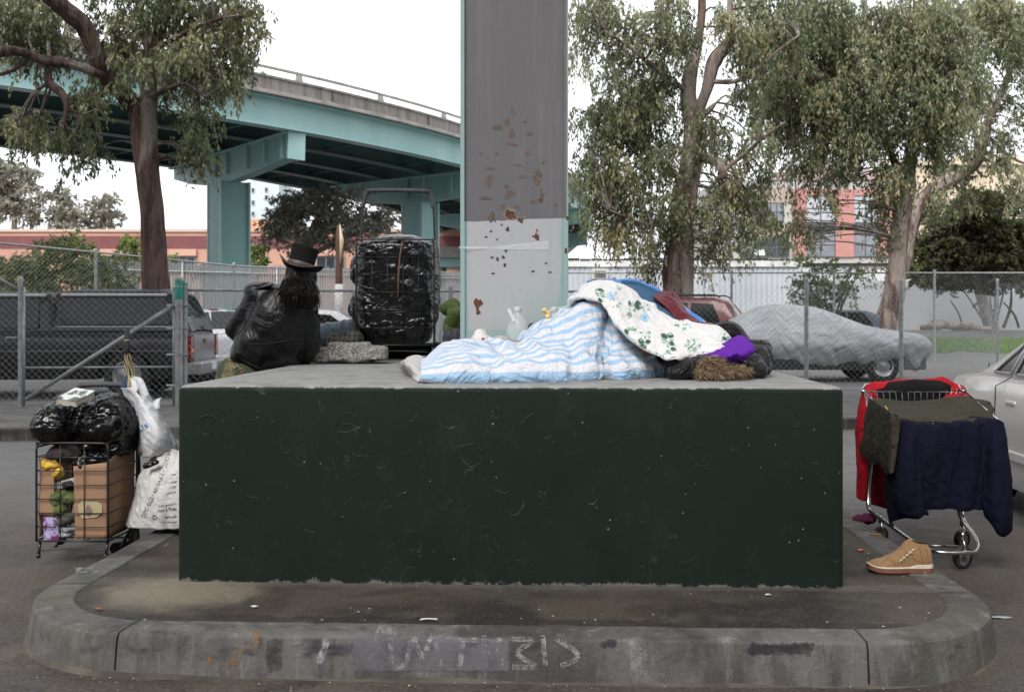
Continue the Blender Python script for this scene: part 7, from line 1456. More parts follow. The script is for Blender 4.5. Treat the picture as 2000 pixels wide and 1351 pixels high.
lump('green_jacket', 'olive green jacket squashed against the front wires of the cart on the road', 'jacket', [(B_(112, 975), (.036, .04, .05)), (B_(138, 975), (.04, .035, .022)), (B_(118, 995), (.04, .04, .03)), (B_(136, 965, .03), (.04, .04, .03))], m_cloth('moss green cloth', (.12, .15, .05), (.085, .11, .035), fold=22, fd=.02, b1=.8), vox=.006, disp=wob(.006, 20), smooth=3)
lump('grey_cloth', 'grey olive cloth bundle below the moss green jacket in the cart', 'cloth', [(B_(132, 1012), (.045, .04, .028)), (B_(120, 1018), (.04, .04, .02))], m_cloth('grey olive cloth', (.09, .09, .075), (.06, .06, .05)), vox=.006, disp=wob(.005, 20), smooth=3)
lump('grey_shirt', 'dark grey shirt between the moss green jacket and the yellow bag in the cart', 'shirt', [(B_(136, 945, .02), (.035, .04, .02)), (B_(125, 885, .03), (.09, .06, .045))], m_cloth('dark warm grey cloth', (.05, .042, .042), (.035, .03, .03)), vox=.006, disp=wob(.006, 20), smooth=3)
lump('yellow_bag', 'crumpled yellow plastic bag behind the upper left wires of the cart', 'plastic bag', [(B_(100, 908), (.042, .035, .022)), (B_(112, 922), (.028, .03, .028)), (B_(90, 902), (.02, .03, .014))], m_plastic('yellow plastic', (.62, .38, .02), (.70, .46, .04), .35, 25, .012, .8), vox=.005, disp=wob(.009, 26), smooth=1)
def bbox(name, label, cat, px0, px1, py0, py1, y0, dep, mat, tilt=0):
    c = B_((px0+px1)/2, (py0+py1)/2, y0); w = (px1-px0)/F*zc_/2; h = (py1-py0)/F*zc_/2; m = MB(); m.box((-w, 0, -h), (w, dep, h), Matrix.Translation(c) @ ry(tilt)); return tag(bevel(m.make(name, mat), .004), label, cat)
bbox('purple_packet', 'shiny lilac and plum packet at the bottom left corner of the cart', 'packet', 84, 114, 1008, 1056, -.03, .05, M_('lilac foil print', (.42, .40, .62), (.16, .03, .12), .3, 26, lo=.45, hi=.55), -3)
bbox('paper_carton', 'flat white carton wedged on the slant under the yellow bag', 'carton', 102, 148, 938, 952, 0, .08, M_('white carton', (.55, .53, .52), (.42, .4, .4)), -14)
lump('white_packet', 'glossy white and black plastic packet beside the lilac packet', 'packet', [(B_(132, 1033), (.045, .035, .014)), (B_(128, 1043), (.04, .035, .012))], m_plastic('white film', (.55, .56, .6), (.02, .02, .022), .25, 12, .01), vox=.005, disp=wob(.005, 26), smooth=1)
bg2 = MB()
BZ = 5.12
for px, py, rx, rz, dy in ((120,825,.13,.11,0),(205,825,.17,.13,.05),(160,815,.17,.12,.08),(100,830,.08,.09,.0),(245,835,.07,.10,.1),(150,780,.10,.04,.1),(215,790,.09,.06,.1),(175,868,.17,.05,.1),(235,870,.08,.05,.12),(165,905,.035,.05,-.05),(140,900,.04,.04,-.04),(200,895,.09,.035,.08)): bg2.ell(P(px, py, BZ+dy), (rx, .15 if rx > .06 else .04, rz))
def bagd(p):
    d = math.exp(-((p[0]-X(157, BZ)-.15*(p[2]-.75))/.03)**2); return crk(p, .009, 1.5, 2)-.028*d
bb_ = remeshed('bin_bag', bg2, .0085, M_bag, None, disp=bagd, smooth=5); tag(bb_, 'wide shiny black bin bag bulging over the top of the cart on the road', 'bin bag')
# paperback lying on the bag
bk = thing('book', 'thick worn paperback lying on the shiny bin bag', 'book', P(150, 780, 5.0)); Mk = Matrix.Translation(P(149, 776, 5.0)) @ Matrix.Rotation(R(-12), 4, 'Z') @ Matrix.Rotation(R(16), 4, 'X') @ ry(8)
m_ = MB(); m_.box((-.052, -.075, -.012), (.05, .075, .014), Mk); m_.make('pages', M_('yellowed page edges', (.55, .50, .40), (.45, .4, .32), .9, 6, stretch=(1, 1, 60)), bk)
m_ = MB(); m_.box((-.055, -.077, .0145), (.054, .077, .0165), Mk); m_.box((-.055, -.077, -.0145), (.054, .077, -.0125), Mk); m_.box((-.058, -.077, -.0145), (-.0555, .077, .0165), Mk); m_.make('cover', M_('green and black cover', (.6, .62, .58), (.03, .05, .04), .4, 14, lo=.48, hi=.52), bk)
# umbrella stuck upright at the back of the cart
um = thing('umbrella', 'furled navy and tan umbrella with a black handle standing up in the cart', 'umbrella', P(262, 770, 5.3)); zu = 5.3
m_ = MB(); m_.tube([P(248, 645, zu), P(248.5, 680, zu), P(249, 693, zu)], [.014, .0145, .013], 12); m_.make('handle', M_('black foam grip', (.015, .015, .015), (.022, .022, .022), .8), um, True)
m_ = MB(); m_.tube([P(248.3, 663, zu), P(248.4, 665.5, zu)], .0155, 12); m_.make('cord', M_('tan cord', (.4, .33, .2)), um, True)
m_ = MB(); V = []; axu = [(249, 690, .014), (250, 705, .017), (252, 722, .022), (254, 740, .033), (255, 757, .040), (258, 768, .034), (262, 778, .02), (265, 786, .01)]; n = 48
for i, (px, py, r_) in enumerate(crv([Vector(a) for a in axu], 5)):
    c = P(px, py, zu)
    for k in range(n): a = 2*math.pi*k/n+i*.05; q_ = 1+.22*math.cos(a*6+i*.1); V.append(c+Vector((r_*q_*math.cos(a), r_*q_*math.sin(a), 0)))
nr = len(V)//n; 
for i in range(nr-1):
    for k in range(n): m_.f.append((i*n+k, i*n+(k+1) % n, (i+1)*n+(k+1) % n, (i+1)*n+k))
m_.v = V
def m_umb():
    m, nt, bs = mat_new('navy and tan umbrella cloth'); c = co(nt); s = nt.nodes.new('ShaderNodeSeparateXYZ'); lk(nt, c, s.inputs[0]); k = mth(nt, 'ADD', mth(nt, 'MULTIPLY', s.outputs[0], 3.5), s.outputs[2])
    v = mth(nt, 'SINE', mth(nt, 'MULTIPLY', k, 150)); low = mth(nt, 'LESS_THAN', s.outputs[2], .145); st = mth(nt, 'GREATER_THAN', v, .1); side = mth(nt, 'LESS_THAN', mth(nt, 'ADD', s.outputs[0], mth(nt, 'MULTIPLY', s.outputs[2], -.05)), -.009)
    a = mixc(nt, st, (.34, .26, .13), (.012, .013, .02)); b = mixc(nt, side, (.36, .27, .13), (.02, .05, .11)); lk(nt, mixc(nt, low, a, b), bs.inputs['Base Color']); bs.inputs['Roughness'].default_value = .55; return m
mk('canopy', m_.v, m_.f, m_umb(), um, True)
m_ = MB(); m_.tube([P(264, 783, zu), P(268, 830, zu+.02), P(271, 900, zu+.03)], .004, 6); m_.make('shaft', M_chrome, um, True)
# white carrier bag hanging from the cart handle
M_wb = m_plastic('white carrier plastic', (.62, .63, .65), (.55, .56, .58), .38, 10, .02, .55)
def hang_d(a, s, sd): return lambda u, v, p: a*ridge((p.x*1.6, p.y, p.z*.45), s, sd)+a*.5*ridge((p.x+p.z, p.y, p.z*.6), s*1.7, sd+3)
zw = 5.22
Gd = [[P(238, 757, zw+.02), P(250, 780, zw+.03), P(262, 800, zw+.05), P(272, 850, zw+.06), P(275, 888, zw+.06)], [P(247, 757, zw-.02), P(262, 775, zw-.03), P(272, 810, zw-.05), P(280, 855, zw-.08), P(284, 892, zw-.05)], [P(262, 758, zw-.05), P(272, 785, zw-.07), P(288, 820, zw-.11), P(300, 860, zw-.13), P(302, 890, zw-.08)],
      [P(272, 770, zw-.05), P(285, 790, zw-.07), P(303, 820, zw-.11), P(318, 855, zw-.12), P(322, 885, zw-.07)], [P(284, 775, zw-.02), P(300, 795, zw-.02), P(320, 830, zw-.04), P(335, 860, zw-.04), P(342, 882, zw-.02)], [P(288, 772, zw+.06), P(303, 795, zw+.08), P(323, 830, zw+.1), P(338, 860, zw+.1), P(345, 882, zw+.06)], [P(262, 768, zw+.1), P(280, 800, zw+.14), P(292, 840, zw+.15), P(300, 870, zw+.14), P(305, 890, zw+.08)], [P(238, 757, zw+.02), P(250, 780, zw+.03), P(262, 800, zw+.05), P(272, 850, zw+.06), P(275, 888, zw+.06)]]
wb = cloth('carrier_bag', Gd, 60, 80, M_wb, None, disp=hang_d(.006, 14, 2), thick=.002, flip=False)
tag(wb, 'white plastic carrier bag with blue letters hanging from the cart handle beside the umbrella', 'plastic bag')
m_ = MB()
for a in (((284, 776), (272, 742), (259, 737)), ((264, 764), (262, 748), (258, 738)), ((304, 800), (306, 783), (312, 777))):
    c = crv([P(*a[0], zw-.03), P(*a[1], zw-.02), P(*a[2], zw)], 6); b0 = len(m_.v)
    for i, p in enumerate(c): w_ = .022*(1-i/len(c)*.55); m_.v += [tuple(p+Vector((-w_, 0, -w_*.3))), tuple(p+Vector((w_, 0, w_*.3)))]
    m_.f += [(b0+2*i, b0+2*i+1, b0+2*i+3, b0+2*i+2) for i in range(len(c)-1)]
o = m_.make('handles', M_wb, wb, True); solid(o, .002)
m_ = MB(); 
for x, y, r_ in ((288, 875, .05), (305, 868, .045), (318, 880, .03)): m_.ell(P(x, y, zw), (r_, .05, .035))
remeshed('bag_contents', m_, .01, M_('grey bag contents', (.12, .12, .13), (.25, .22, .2)), wb, disp=wob(.006, 20))  # mottled grey lumps filling the carrier bag
bt_ = bvh([wb]); decal_text('blue_lettering', bt_, 'als', (272, 846), (290, 832), 11, M_('blue print', (.05, .2, .42)), wb, .004)
# reusable white bag standing on the kerb, text running up its side
zl = 5.2
Gd = [[P(243, 1024, zl+.0), P(262, 965, zl), P(268, 930, zl), P(292, 893, zl+.02), P(296, 878, zl+.04)], [P(252, 1030, zl-.07), P(268, 985, zl-.09), P(282, 940, zl-.09), P(302, 905, zl-.06), P(305, 876, zl-.02)], [P(285, 1033, zl-.12), P(292, 990, zl-.14), P(300, 940, zl-.12), P(312, 905, zl-.08), P(316, 873, zl-.03)], [P(330, 1034, zl-.13), P(332, 985, zl-.15), P(330, 935, zl-.13), P(326, 900, zl-.09), P(325, 874, zl-.04)],
      [P(380, 1032, zl-.12), P(378, 985, zl-.14), P(372, 935, zl-.12), P(362, 900, zl-.08), P(350, 878, zl-.03)], [P(410, 1026, zl-.02), P(408, 985, zl-.0), P(400, 935, zl), P(390, 900, zl), P(375, 880, zl+.02)], [P(360, 1015, zl+.14), P(358, 970, zl+.14), P(352, 930, zl+.12), P(345, 900, zl+.1), P(338, 882, zl+.08)], [P(290, 1012, zl+.12), P(292, 965, zl+.12), P(298, 930, zl+.1), P(305, 900, zl+.08), P(312, 882, zl+.08)], [P(243, 1024, zl+.0), P(262, 965, zl), P(268, 930, zl), P(292, 893, zl+.02), P(296, 878, zl+.04)]]
M_rb = m_plastic('white woven plastic', (.60, .59, .57), (.50, .49, .48), .5, 9, .025, .6)
lb = cloth('reusable_bag', Gd, 60, 110, M_rb, None, disp=hang_d(.008, 10, 6), thick=.002)
tag(lb, 'large white reusable bag with black lettering standing on the kerb beside the block', 'bag'); bt_ = bvh([lb]); M_ink = M_('black bag ink', (.02, .02, .022))
decal_text('lettering', bt_, 'DEMO BAGS \u2022', (283, 1012), (303, 968), 9, M_ink, lb, .004); decal_text('lettering', bt_, 'REUSABLE \u2022', (305, 964), (323, 920), 7, M_ink, lb, .004); decal_text('lettering', bt_, 'DEMO BAG', (325, 914), (336, 876), 8, M_ink, lb, .004)
for i, (s, x0, y0, x1, y1, h_) in enumerate((('organizational Se', 309, 990, 345, 985, 5), ('Deals & Thrifts', 308, 1000, 345, 996, 6), ('www.de', 322, 1012, 345, 1010, 6), ('reduce', 325, 965, 343, 962, 4), ('\u2022 Paper', 333, 930, 345, 927, 5), ('\u2022 Metal', 330, 945, 345, 942, 5), ('\u2022 Lids', 331, 955, 344, 952, 5), ('made with recycled', 315, 1021, 345, 1020, 3))): decal_text('small_print', bt_, s, (x0, y0), (x1, y1), h_, M_ink, lb, .004)
def tri(cx, cy, r): 
    out = []
    for k in range(3):
        a0, a1 = math.pi/2+k*2*math.pi/3, math.pi/2+(k+1)*2*math.pi/3; p, q_ = (cx+r*math.cos(a0), cy-r*math.sin(a0)), (cx+r*math.cos(a1), cy-r*math.sin(a1)); f = lambda s, o: ((p[0]+(q_[0]-p[0])*s)*o+cx*(1-o), (p[1]+(q_[1]-p[1])*s)*o+cy*(1-o))
        out.append([f(.12, 1), f(.8, 1), f(.8, .66), f(.12, .66)])
    return out
decal('recycling_mark', bt_, tri(302, 1010, 8), M_ink, lb, .004)
m_ = MB(); 
lump('black_plastic_scrap', 'black torn plastic poking out of the top of the large white bag', 'plastic', [(P(285, 910, zl-.12), P(303, 903, zl-.12), .012, .010), (P(303, 903, zl-.12), (.015, .012, .012))], M_bag, vox=.004, disp=wob(.006, 30), smooth=1)
lump('fallen_cloth', 'plum coloured rag lying under the back of the cart beside the kerb', 'rag', [(Vector((X(242, 5.3), 5.3, .03)), (.07, .06, .03))], m_cloth('plum cloth', (.05, .02, .03), (.03, .012, .02)), vox=.006, disp=wob(.01, 18))
# ============================================================ SHOPPING TROLLEY HUNG WITH CLOTHES
tz = 5.0
def G_(px, z, Z): return Vector((X(px, Z), Z, z))
tr_ = thing('shopping_trolley', 'chrome shopping trolley buried under drying clothes to the right of the block', 'trolley', (X(1810, 5.2), 5.2, 0))
def T_(px, py, Z): return P(px, py, Z)
m_ = MB(); rT = .0115
m_.tube(crv([T_(1702, 895, 5.5), T_(1697, 950, 5.48), T_(1696, 985, 5.45), T_(1704, 1000, 5.4), T_(1740, 1026, 5.28), T_(1795, 1064, 5.05), T_(1830, 1077, 4.93), T_(1880, 1079, 4.92), T_(1905, 1078, 4.95), T_(1911, 1062, 5.05), T_(1900, 1040, 5.2), T_(1884, 1018, 5.35), T_(1880, 995, 5.4), T_(1884, 960, 5.4), T_(1884, 900, 5.4)], 6), rT, 8)
m_.tube(crv([T_(1733, 880, 5.15), T_(1733, 960, 5.15), T_(1738, 1005, 5.15), T_(1742, 1028, 5.2)], 6), rT, 8); m_.tube(crv([T_(1872, 900, 5.2), T_(1872, 985, 5.2), T_(1876, 1010, 5.3)], 5), rT*.9, 8)
m_.tube([T_(1800, 1064, 5.12), T_(1893, 1067, 5.12)], .007, 6); m_.make('frame', M_chrome, tr_, True)
BN = [G_(1757, .70, 4.92), G_(1948, .70, 4.92), G_(1880, .80, 5.72), G_(1700, .80, 5.72)]; TN = [G_(1742, H-(824-HOR)/F*4.88, 4.88), G_(1956, H-(826-HOR)/F*4.88, 4.88), G_(1885, H-(765-HOR)/F*5.75, 5.75), G_(1688, H-(765-HOR)/F*5.75, 5.75)]
BN = [Vector((t_.x+(.05 if i in (0, 3) else -.07), t_.y+(.04 if i < 2 else -.04), .46 if i < 2 else .50)) for i, t_ in enumerate(TN)]
m_ = MB(); m_.tube(TN, .007, 8, closed=True); m_.tube(BN, .006, 6, closed=True)
for i in range(4):
    a0, a1, b0, b1 = TN[i], TN[(i+1) % 4], BN[i], BN[(i+1) % 4]
    for k in range(16): m_.tube([a0.lerp(a1, k/16), b0.lerp(b1, k/16)], .0022, 4)
    for k in (1, 2, 3): m_.tube([a0.lerp(b0, k/4), a1.lerp(b1, k/4)], .0026, 4)
for k in range(1, 16): m_.tube([BN[0].lerp(BN[1], k/16), BN[3].lerp(BN[2], k/16)], .0022, 4)
m_.make('basket', M_chrome, tr_, True)
m_ = MB(); m_.tube([TN[3]+Vector((0, .02, 0)), P(1690, 752, 5.95), P(1870, 752, 5.95), TN[2]+Vector((0, .02, 0))], .012, 8); m_.make('push_handle', M_chrome, tr_, True)
m_ = MB()
for x in (1857, 1867): m_.tube([P(x, 775, 5.72), P(x+2, 758, 5.74)], .003, 5)
m_.make('child_seat_wires', M_chrome, tr_, True)
for (px, py, Z_, r_) in ((1880, 1089, 4.98, .058), (1879, 1048, 5.42, .05), (1720, 1010, 5.55, .045), (1775, 1062, 5.1, .03)):
    c = P(px, py, Z_); c.z = r_+.002
    if px == 1775: continue
    m = MB(); Rm = Matrix.Rotation(R(90), 3, 'Y') @ Matrix.Identity(3); Rm = Matrix.Rotation(R(25), 3, 'Z') @ Matrix.Rotation(R(90), 3, 'X'); m.lathe([(r_*.7, -.014), (r_*.95, -.015), (r_, -.008), (r_, .008), (r_*.95, .015), (r_*.7, .014)], c, Rm, 24); o = m.make('castor_wheel', M_rubber, tr_, True)
    m = MB(); m.lathe([(r_*.72, -.01), (r_*.3, -.006), (.004, -.016), (.004, .016), (r_*.3, .006), (r_*.72, .01)], c, Rm, 18); m.make('hub', M_('grey castor hub', (.12, .12, .12), (.2, .2, .2), .5), o, True)
    m = MB(); m.tube(crv([c+Vector((.0, -.022, 0)), c+Vector((.0, -.024, r_)), c+Vector((0, 0, r_+.035))], 4), .006, 6); m.tube([c+Vector((0, 0, r_+.02)), c+Vector((0, 0, r_+.07))], .013, 8); m.make('castor_fork', M_chrome, tr_, True)
# clothes
def folds(a, s, sd, top=.12): return lambda u, v, p: (a*ridge((p.x*1.3+p.y*1.0, 0, p.z*.16), s, sd)+a*.5*nz((p.x*2.5+p.y*2, p.y, p.z*.5), s, sd))*min(1, .25+v*2.2)+.003*nz(p, 30, sd)
M_navy = m_cloth('navy sweatshirt fleece', (.0045, .0055, .015), (.007, .0085, .021), fold=6, fd=.03, b1=.5, rough=.95, sheen=.05); M_olv = m_cloth('olive drab twill', (.050, .045, .031), (.036, .032, .022), fold=10, fd=.025, b1=.6); M_redc = m_cloth('scarlet cotton', (.42, .012, .022), (.36, .008, .016), fold=10, fd=.025, b1=.6); M_dred = m_cloth('dark red cotton', (.13, .006, .012), (.10, .004, .008))
def leg(pts, o=.11): return [P(x, y, max(4.78, .897/((x-1000)/F-.198)-o-max(0, y-800)*.0006)) for x, y in pts]
# olive trousers over the top of the basket and down the left side
ol = [[P(1700, 776, 5.62), P(1760, 782, 5.62), P(1830, 778, 5.62), P(1880, 775, 5.6), P(1932, 785, 5.5), P(1942, 802, 5.4)], [P(1718, 790, 5.4), P(1770, 800, 5.35), P(1840, 800, 5.3), P(1890, 792, 5.3), P(1930, 800, 5.25), P(1940, 804, 5.2)], [P(1735, 803, 5.15), P(1780, 814, 5.1), P(1850, 812, 5.05), P(1900, 806, 5.05), P(1930, 808, 5.02), P(1938, 812, 5.0)], [P(1755, 818, 4.93), P(1790, 824, 4.92), P(1850, 824, 4.9), P(1905, 822, 4.9), P(1930, 822, 4.9), P(1945, 824, 4.9)], [P(1757, 832, 4.90), P(1792, 840, 4.89), P(1850, 842, 4.87), P(1905, 842, 4.87), P(1930, 842, 4.87), P(1943, 842, 4.87)]]
o = cloth('olive_trousers', ol, 120, 70, M_olv, None, disp=lambda u, v, p: .012*ridge((p.x*.35+p.y*.3, p.y*1.6, p.z*2), 9, 2)+.004*nz(p, 18, 2)-.012*math.sin(math.pi*v)*math.sin(math.pi*u), thick=.006)
tag(o, 'olive drab trousers spread over the trolley top, legs hanging down its left side', 'trousers')
for nm, rows in (('trouser_leg', [leg(((1700,777),(1710,784),(1722,793),(1733,799))), leg(((1694,786),(1706,794),(1718,803),(1731,808)), .15), leg(((1688,830),(1700,838),(1712,842),(1726,844)), .17), leg(((1681,866),(1694,878),(1708,884),(1722,884)), .17), leg(((1682,888),(1694,900),(1708,906),(1718,904)), .09)]), ('trouser_leg', [leg(((1731,798),(1740,806),(1750,813),(1759,818)), .09), leg(((1728,812),(1738,820),(1748,826),(1758,830)), .12), leg(((1722,850),(1733,858),(1744,860),(1756,860)), .15), leg(((1714,892),(1726,902),(1738,906),(1750,904)), .15), leg(((1720,910),(1729,922),(1738,925),(1746,922)), .08)]))+((('x', [[P(1700, 777, 5.6), P(1712, 786, 5.45), P(1724, 794, 5.32), P(1733, 800, 5.25)], [P(1695, 790, 5.6), P(1705, 800, 5.45), P(1716, 808, 5.32), P(1728, 812, 5.25)], [P(1687, 830, 5.58), P(1700, 850, 5.42), P(1712, 850, 5.28), P(1722, 850, 5.22)], [P(1680, 868, 5.55), P(1692, 885, 5.4), P(1706, 892, 5.26), P(1716, 892, 5.2)], [P(1682, 890, 5.53), P(1696, 903, 5.38), P(1710, 905, 5.25), P(1716, 903, 5.2)]]),
                 ('trouser_leg', [[P(1733, 800, 5.2), P(1742, 808, 5.12), P(1752, 814, 5.02), P(1760, 819, 4.92)], [P(1728, 815, 5.2), P(1738, 824, 5.1), P(1750, 828, 4.99), P(1760, 832, 4.9)], [P(1724, 850, 5.18), P(1735, 858, 5.07), P(1748, 860, 4.97), P(1756, 860, 4.89)], [P(1715, 895, 5.16), P(1728, 905, 5.04), P(1738, 908, 4.96), P(1748, 905, 4.9)], [P(1720, 912, 5.14), P(1730, 925, 5.03), P(1738, 926, 4.97), P(1744, 922, 4.93)]])),)[:0]:
    cloth(nm, rows, 50, 70, M_olv, o, disp=folds(.010, 10, 3), thick=.006)
m_ = MB(); m_.tube(crv([P(1729, 793, 5.28), P(1733, 800, 5.2), P(1734, 812, 5.17)], 4), .004, 5); m_.make('yellow_cord', M_('yellow braid', (.55, .38, .04)), o, True)
# navy sweatshirt over the near rim
nav = [[P(1748, 816, 5.02), P(1790, 822, 5.0), P(1850, 818, 4.99), P(1900, 812, 5.0), P(1940, 812, 5.0)], [P(1756, 818, 4.93), P(1795, 824, 4.88), P(1850, 824, 4.86), P(1905, 820, 4.86), P(1948, 820, 4.88)], [P(1758, 830, 4.88), P(1795, 836, 4.83), P(1850, 836, 4.82), P(1908, 834, 4.82), P(1954, 832, 4.86)], [P(1755, 870, 4.87), P(1797, 880, 4.82), P(1850, 882, 4.81), P(1910, 882, 4.81), P(1960, 880, 4.84)], [P(1750, 930, 4.86), P(1797, 940, 4.83), P(1850, 945, 4.83), P(1912, 945, 4.83), P(1966, 935, 4.84)], [P(1756, 985, 4.86), P(1800, 985, 4.84), P(1850, 984, 4.84), P(1912, 984, 4.84), P(1955, 980, 4.84)], [P(1770, 1003, 4.86), P(1805, 1000, 4.85), P(1850, 998, 4.85), P(1912, 998, 4.85), P(1945, 992, 4.85)]]
ns = cloth('navy_sweatshirt', nav, 120, 90, M_navy, None, disp=folds(.026, 6.5, 4), thick=.004); tag(ns, 'navy blue sweatshirt hanging over the near side of the trolley, sleeves down', 'sweatshirt')
cloth('sleeve', [[P(1930, 820, 4.9), P(1945, 818, 4.86), P(1958, 826, 4.86), P(1962, 840, 4.9)], [P(1925, 870, 4.85), P(1942, 875, 4.79), P(1962, 880, 4.81), P(1968, 885, 4.87)], [P(1922, 930, 4.84), P(1944, 940, 4.78), P(1968, 940, 4.80), P(1974, 940, 4.86)], [P(1922, 990, 4.84), P(1946, 1000, 4.78), P(1970, 1000, 4.80), P(1976, 995, 4.86)], [P(1942, 1025, 4.85), P(1952, 1040, 4.81), P(1970, 1035, 4.82), P(1976, 1018, 4.86)], [P(1950, 1042, 4.86), P(1958, 1050, 4.84), P(1968, 1046, 4.85), P(1974, 1034, 4.87)]], 40, 70, M_navy, ns, disp=folds(.012, 9, 6), thick=.008)
cloth('sleeve', [[P(1752, 820, 4.95), P(1762, 822, 4.86), P(1780, 828, 4.83), P(1792, 832, 4.84)], [P(1742, 865, 4.93), P(1757, 870, 4.82), P(1780, 872, 4.78), P(1795, 872, 4.82)], [P(1735, 915, 4.93), P(1752, 920, 4.81), P(1782, 925, 4.77), P(1798, 925, 4.81)], [P(1732, 960, 4.93), P(1754, 968, 4.81), P(1784, 975, 4.78), P(1800, 975, 4.82)], [P(1733, 1000, 4.93), P(1760, 1004, 4.83), P(1790, 1006, 4.81), P(1812, 1000, 4.84)], [P(1742, 1018, 4.92), P(1765, 1012, 4.86), P(1790, 1008, 4.84), P(1812, 1003, 4.85)]], 40, 70, M_navy, ns, disp=folds(.014, 9, 8), thick=.008)
# red hooded jacket over the far handle
rj = [[P(1697, 830, 5.98), P(1740, 830, 6.02), P(1800, 830, 6.03), P(1860, 828, 6.02), P(1885, 815, 5.98)], [P(1695, 775, 6.0), P(1740, 770, 6.04), P(1800, 768, 6.05), P(1850, 768, 6.04), P(1888, 776, 6.0)], [P(1697, 748, 5.96), P(1740, 742, 5.97), P(1800, 741, 5.98), P(1845, 742, 5.97), P(1880, 752, 5.95)], [P(1692, 760, 5.88), P(1730, 752, 5.86), P(1790, 748, 5.86), P(1850, 750, 5.87), P(1886, 762, 5.88)], [P(1690, 800, 5.85), P(1725, 778, 5.80), P(1790, 784, 5.80), P(1850, 778, 5.82), P(1892, 780, 5.86)]]
rd = cloth('red_jacket', rj, 90, 60, M_redc, None, disp=lambda u, v, p: .014*ridge((p.x*1.4, p.y, p.z), 8, 2)+.004*nz(p, 25, 2), thick=.008); tag(rd, 'scarlet hooded jacket with a black lining over the far end of the trolley', 'jacket')
cloth('black_lining', [[P(1715, 752, 5.90), P(1750, 743.5, 5.87), P(1800, 742, 5.86), P(1840, 744, 5.87), P(1862, 758, 5.88)], [P(1708, 764, 5.85), P(1745, 758, 5.80), P(1800, 757, 5.79), P(1840, 758, 5.80), P(1858, 766, 5.85)], [P(1703, 782, 5.83), P(1740, 780, 5.77), P(1800, 782, 5.75), P(1835, 780, 5.77), P(1850, 776, 5.83)], [P(1700, 795, 5.83), P(1740, 800, 5.78), P(1800, 802, 5.77), P(1840, 795, 5.79), P(1855, 785, 5.83)]], 60, 40, m_cloth('black lining', (.008, .008, .009), fold=8), rd, disp=lambda u, v, p: .006*ridge(p, 9, 4), thick=.004)
for rows in ([[P(1706, 746, 5.9), P(1694, 752, 5.85), P(1684, 765, 5.9), P(1680, 785, 6.0)], [P(1712, 775, 5.80), P(1700, 780, 5.76), P(1684, 790, 5.8), P(1676, 805, 5.95)], [P(1704, 810, 5.80), P(1696, 820, 5.74), P(1682, 830, 5.78), P(1673, 840, 5.95)], [P(1706, 850, 5.82), P(1696, 855, 5.76), P(1682, 860, 5.78), P(1674, 858, 5.95)], [P(1708, 900, 5.82), P(1696, 910, 5.74), P(1682, 912, 5.78), P(1676, 905, 5.95)], [P(1702, 955, 5.84), P(1692, 962, 5.78), P(1682, 958, 5.8), P(1675, 945, 5.92)], [P(1694, 976, 5.85), P(1688, 976, 5.80), P(1680, 974, 5.82), P(1675, 966, 5.92)]],):
    cloth('sleeve', rows, 40, 80, M_redc, rd, disp=folds(.012, 9, 5), thick=.008)
cloth('hood', [[P(1845, 775, 5.78), P(1862, 766, 5.76), P(1880, 772, 5.78), P(1896, 780, 5.84)], [P(1838, 782, 5.72), P(1860, 772, 5.70), P(1882, 776, 5.72), P(1900, 784, 5.78)], [P(1840, 786, 5.70), P(1860, 784, 5.68), P(1882, 784, 5.70), P(1898, 788, 5.76)]], 40, 30, M_redc, rd, disp=folds(.006, 20, 5), thick=.006)
drp = cloth('hanging_panel', [[P(1702, 800, 5.76), P(1715, 800, 5.74), P(1730, 800, 5.73), P(1745, 800, 5.74)], [P(1700, 870, 5.75), P(1714, 870, 5.72), P(1730, 870, 5.71), P(1746, 870, 5.73)], [P(1700, 940, 5.75), P(1714, 940, 5.72), P(1730, 940, 5.72), P(1744, 940, 5.74)], [P(1701, 985, 5.76), P(1714, 988, 5.74), P(1728, 992, 5.74), P(1742, 992, 5.75)]], 30, 60, M_dred, rd, disp=folds(.008, 12, 5), thick=.006)
# ============================================================ SHOE, RAG, LITTER
sz = 4.26; SC = lambda px, py, d=0: P(px, py, sz+d)
sh = thing('shoe', 'single tan suede high top shoe with white trimmed gum sole standing on the island', 'shoe', tuple(PG(1768, 1122, KZ)))
Ls_ = (1829-1703)/F*sz; x0 = X(1711, sz)
def hwS(t): return float(np.interp(t, [0, .04, .12, .28, .42, .6, .8, .95, 1], [.010, .026, .040, .048, .045, .037, .038, .032, .018]))
y0S = PG(1768, 1118, KZ).y+.035
Ms = Matrix.Translation(Vector((x0, y0S, KZ+.001))) @ Matrix.Rotation(R(-3), 4, 'Z')
def sole(z0, z1, grow, nm, mat, par, t0=0, t1=1, toe=.012):
    V = []; n = 40
    for i in range(n+1):
        t = t0+(t1-t0)*i/n; w = hwS(t)+grow; up_ = toe*max(0, 1-t/.18)**2; zz0 = z0+up_; zz1 = z1(t) if callable(z1) else z1; zz1 += up_*.8; V += [(t*Ls_, -w, zz0), (t*Ls_, -w, zz1), (t*Ls_, w, zz1), (t*Ls_, w, zz0)]
    Fc = [(4*i+k, 4*i+(k+1) % 4, 4*i+4+(k+1) % 4, 4*i+4+k) for i in range(n) for k in range(4)] + [(0, 3, 2, 1), tuple(4*n+k for k in range(4))]
    o = mk(nm, [Ms @ Vector(v) for v in V], Fc, mat, par, True, autos=40); bevel(o, .002); return o
M_gum = M_('gum rubber', (.20, .075, .045), (.15, .055, .035), .6, 20); M_wr = M_('cream rubber', (.62, .56, .48), (.5, .45, .38), .6, 20); M_sue = m_cloth('tan suede', (.30, .18, .085), (.17, .10, .05), 9, weave=420, fold=20, fd=.01, b1=.5)
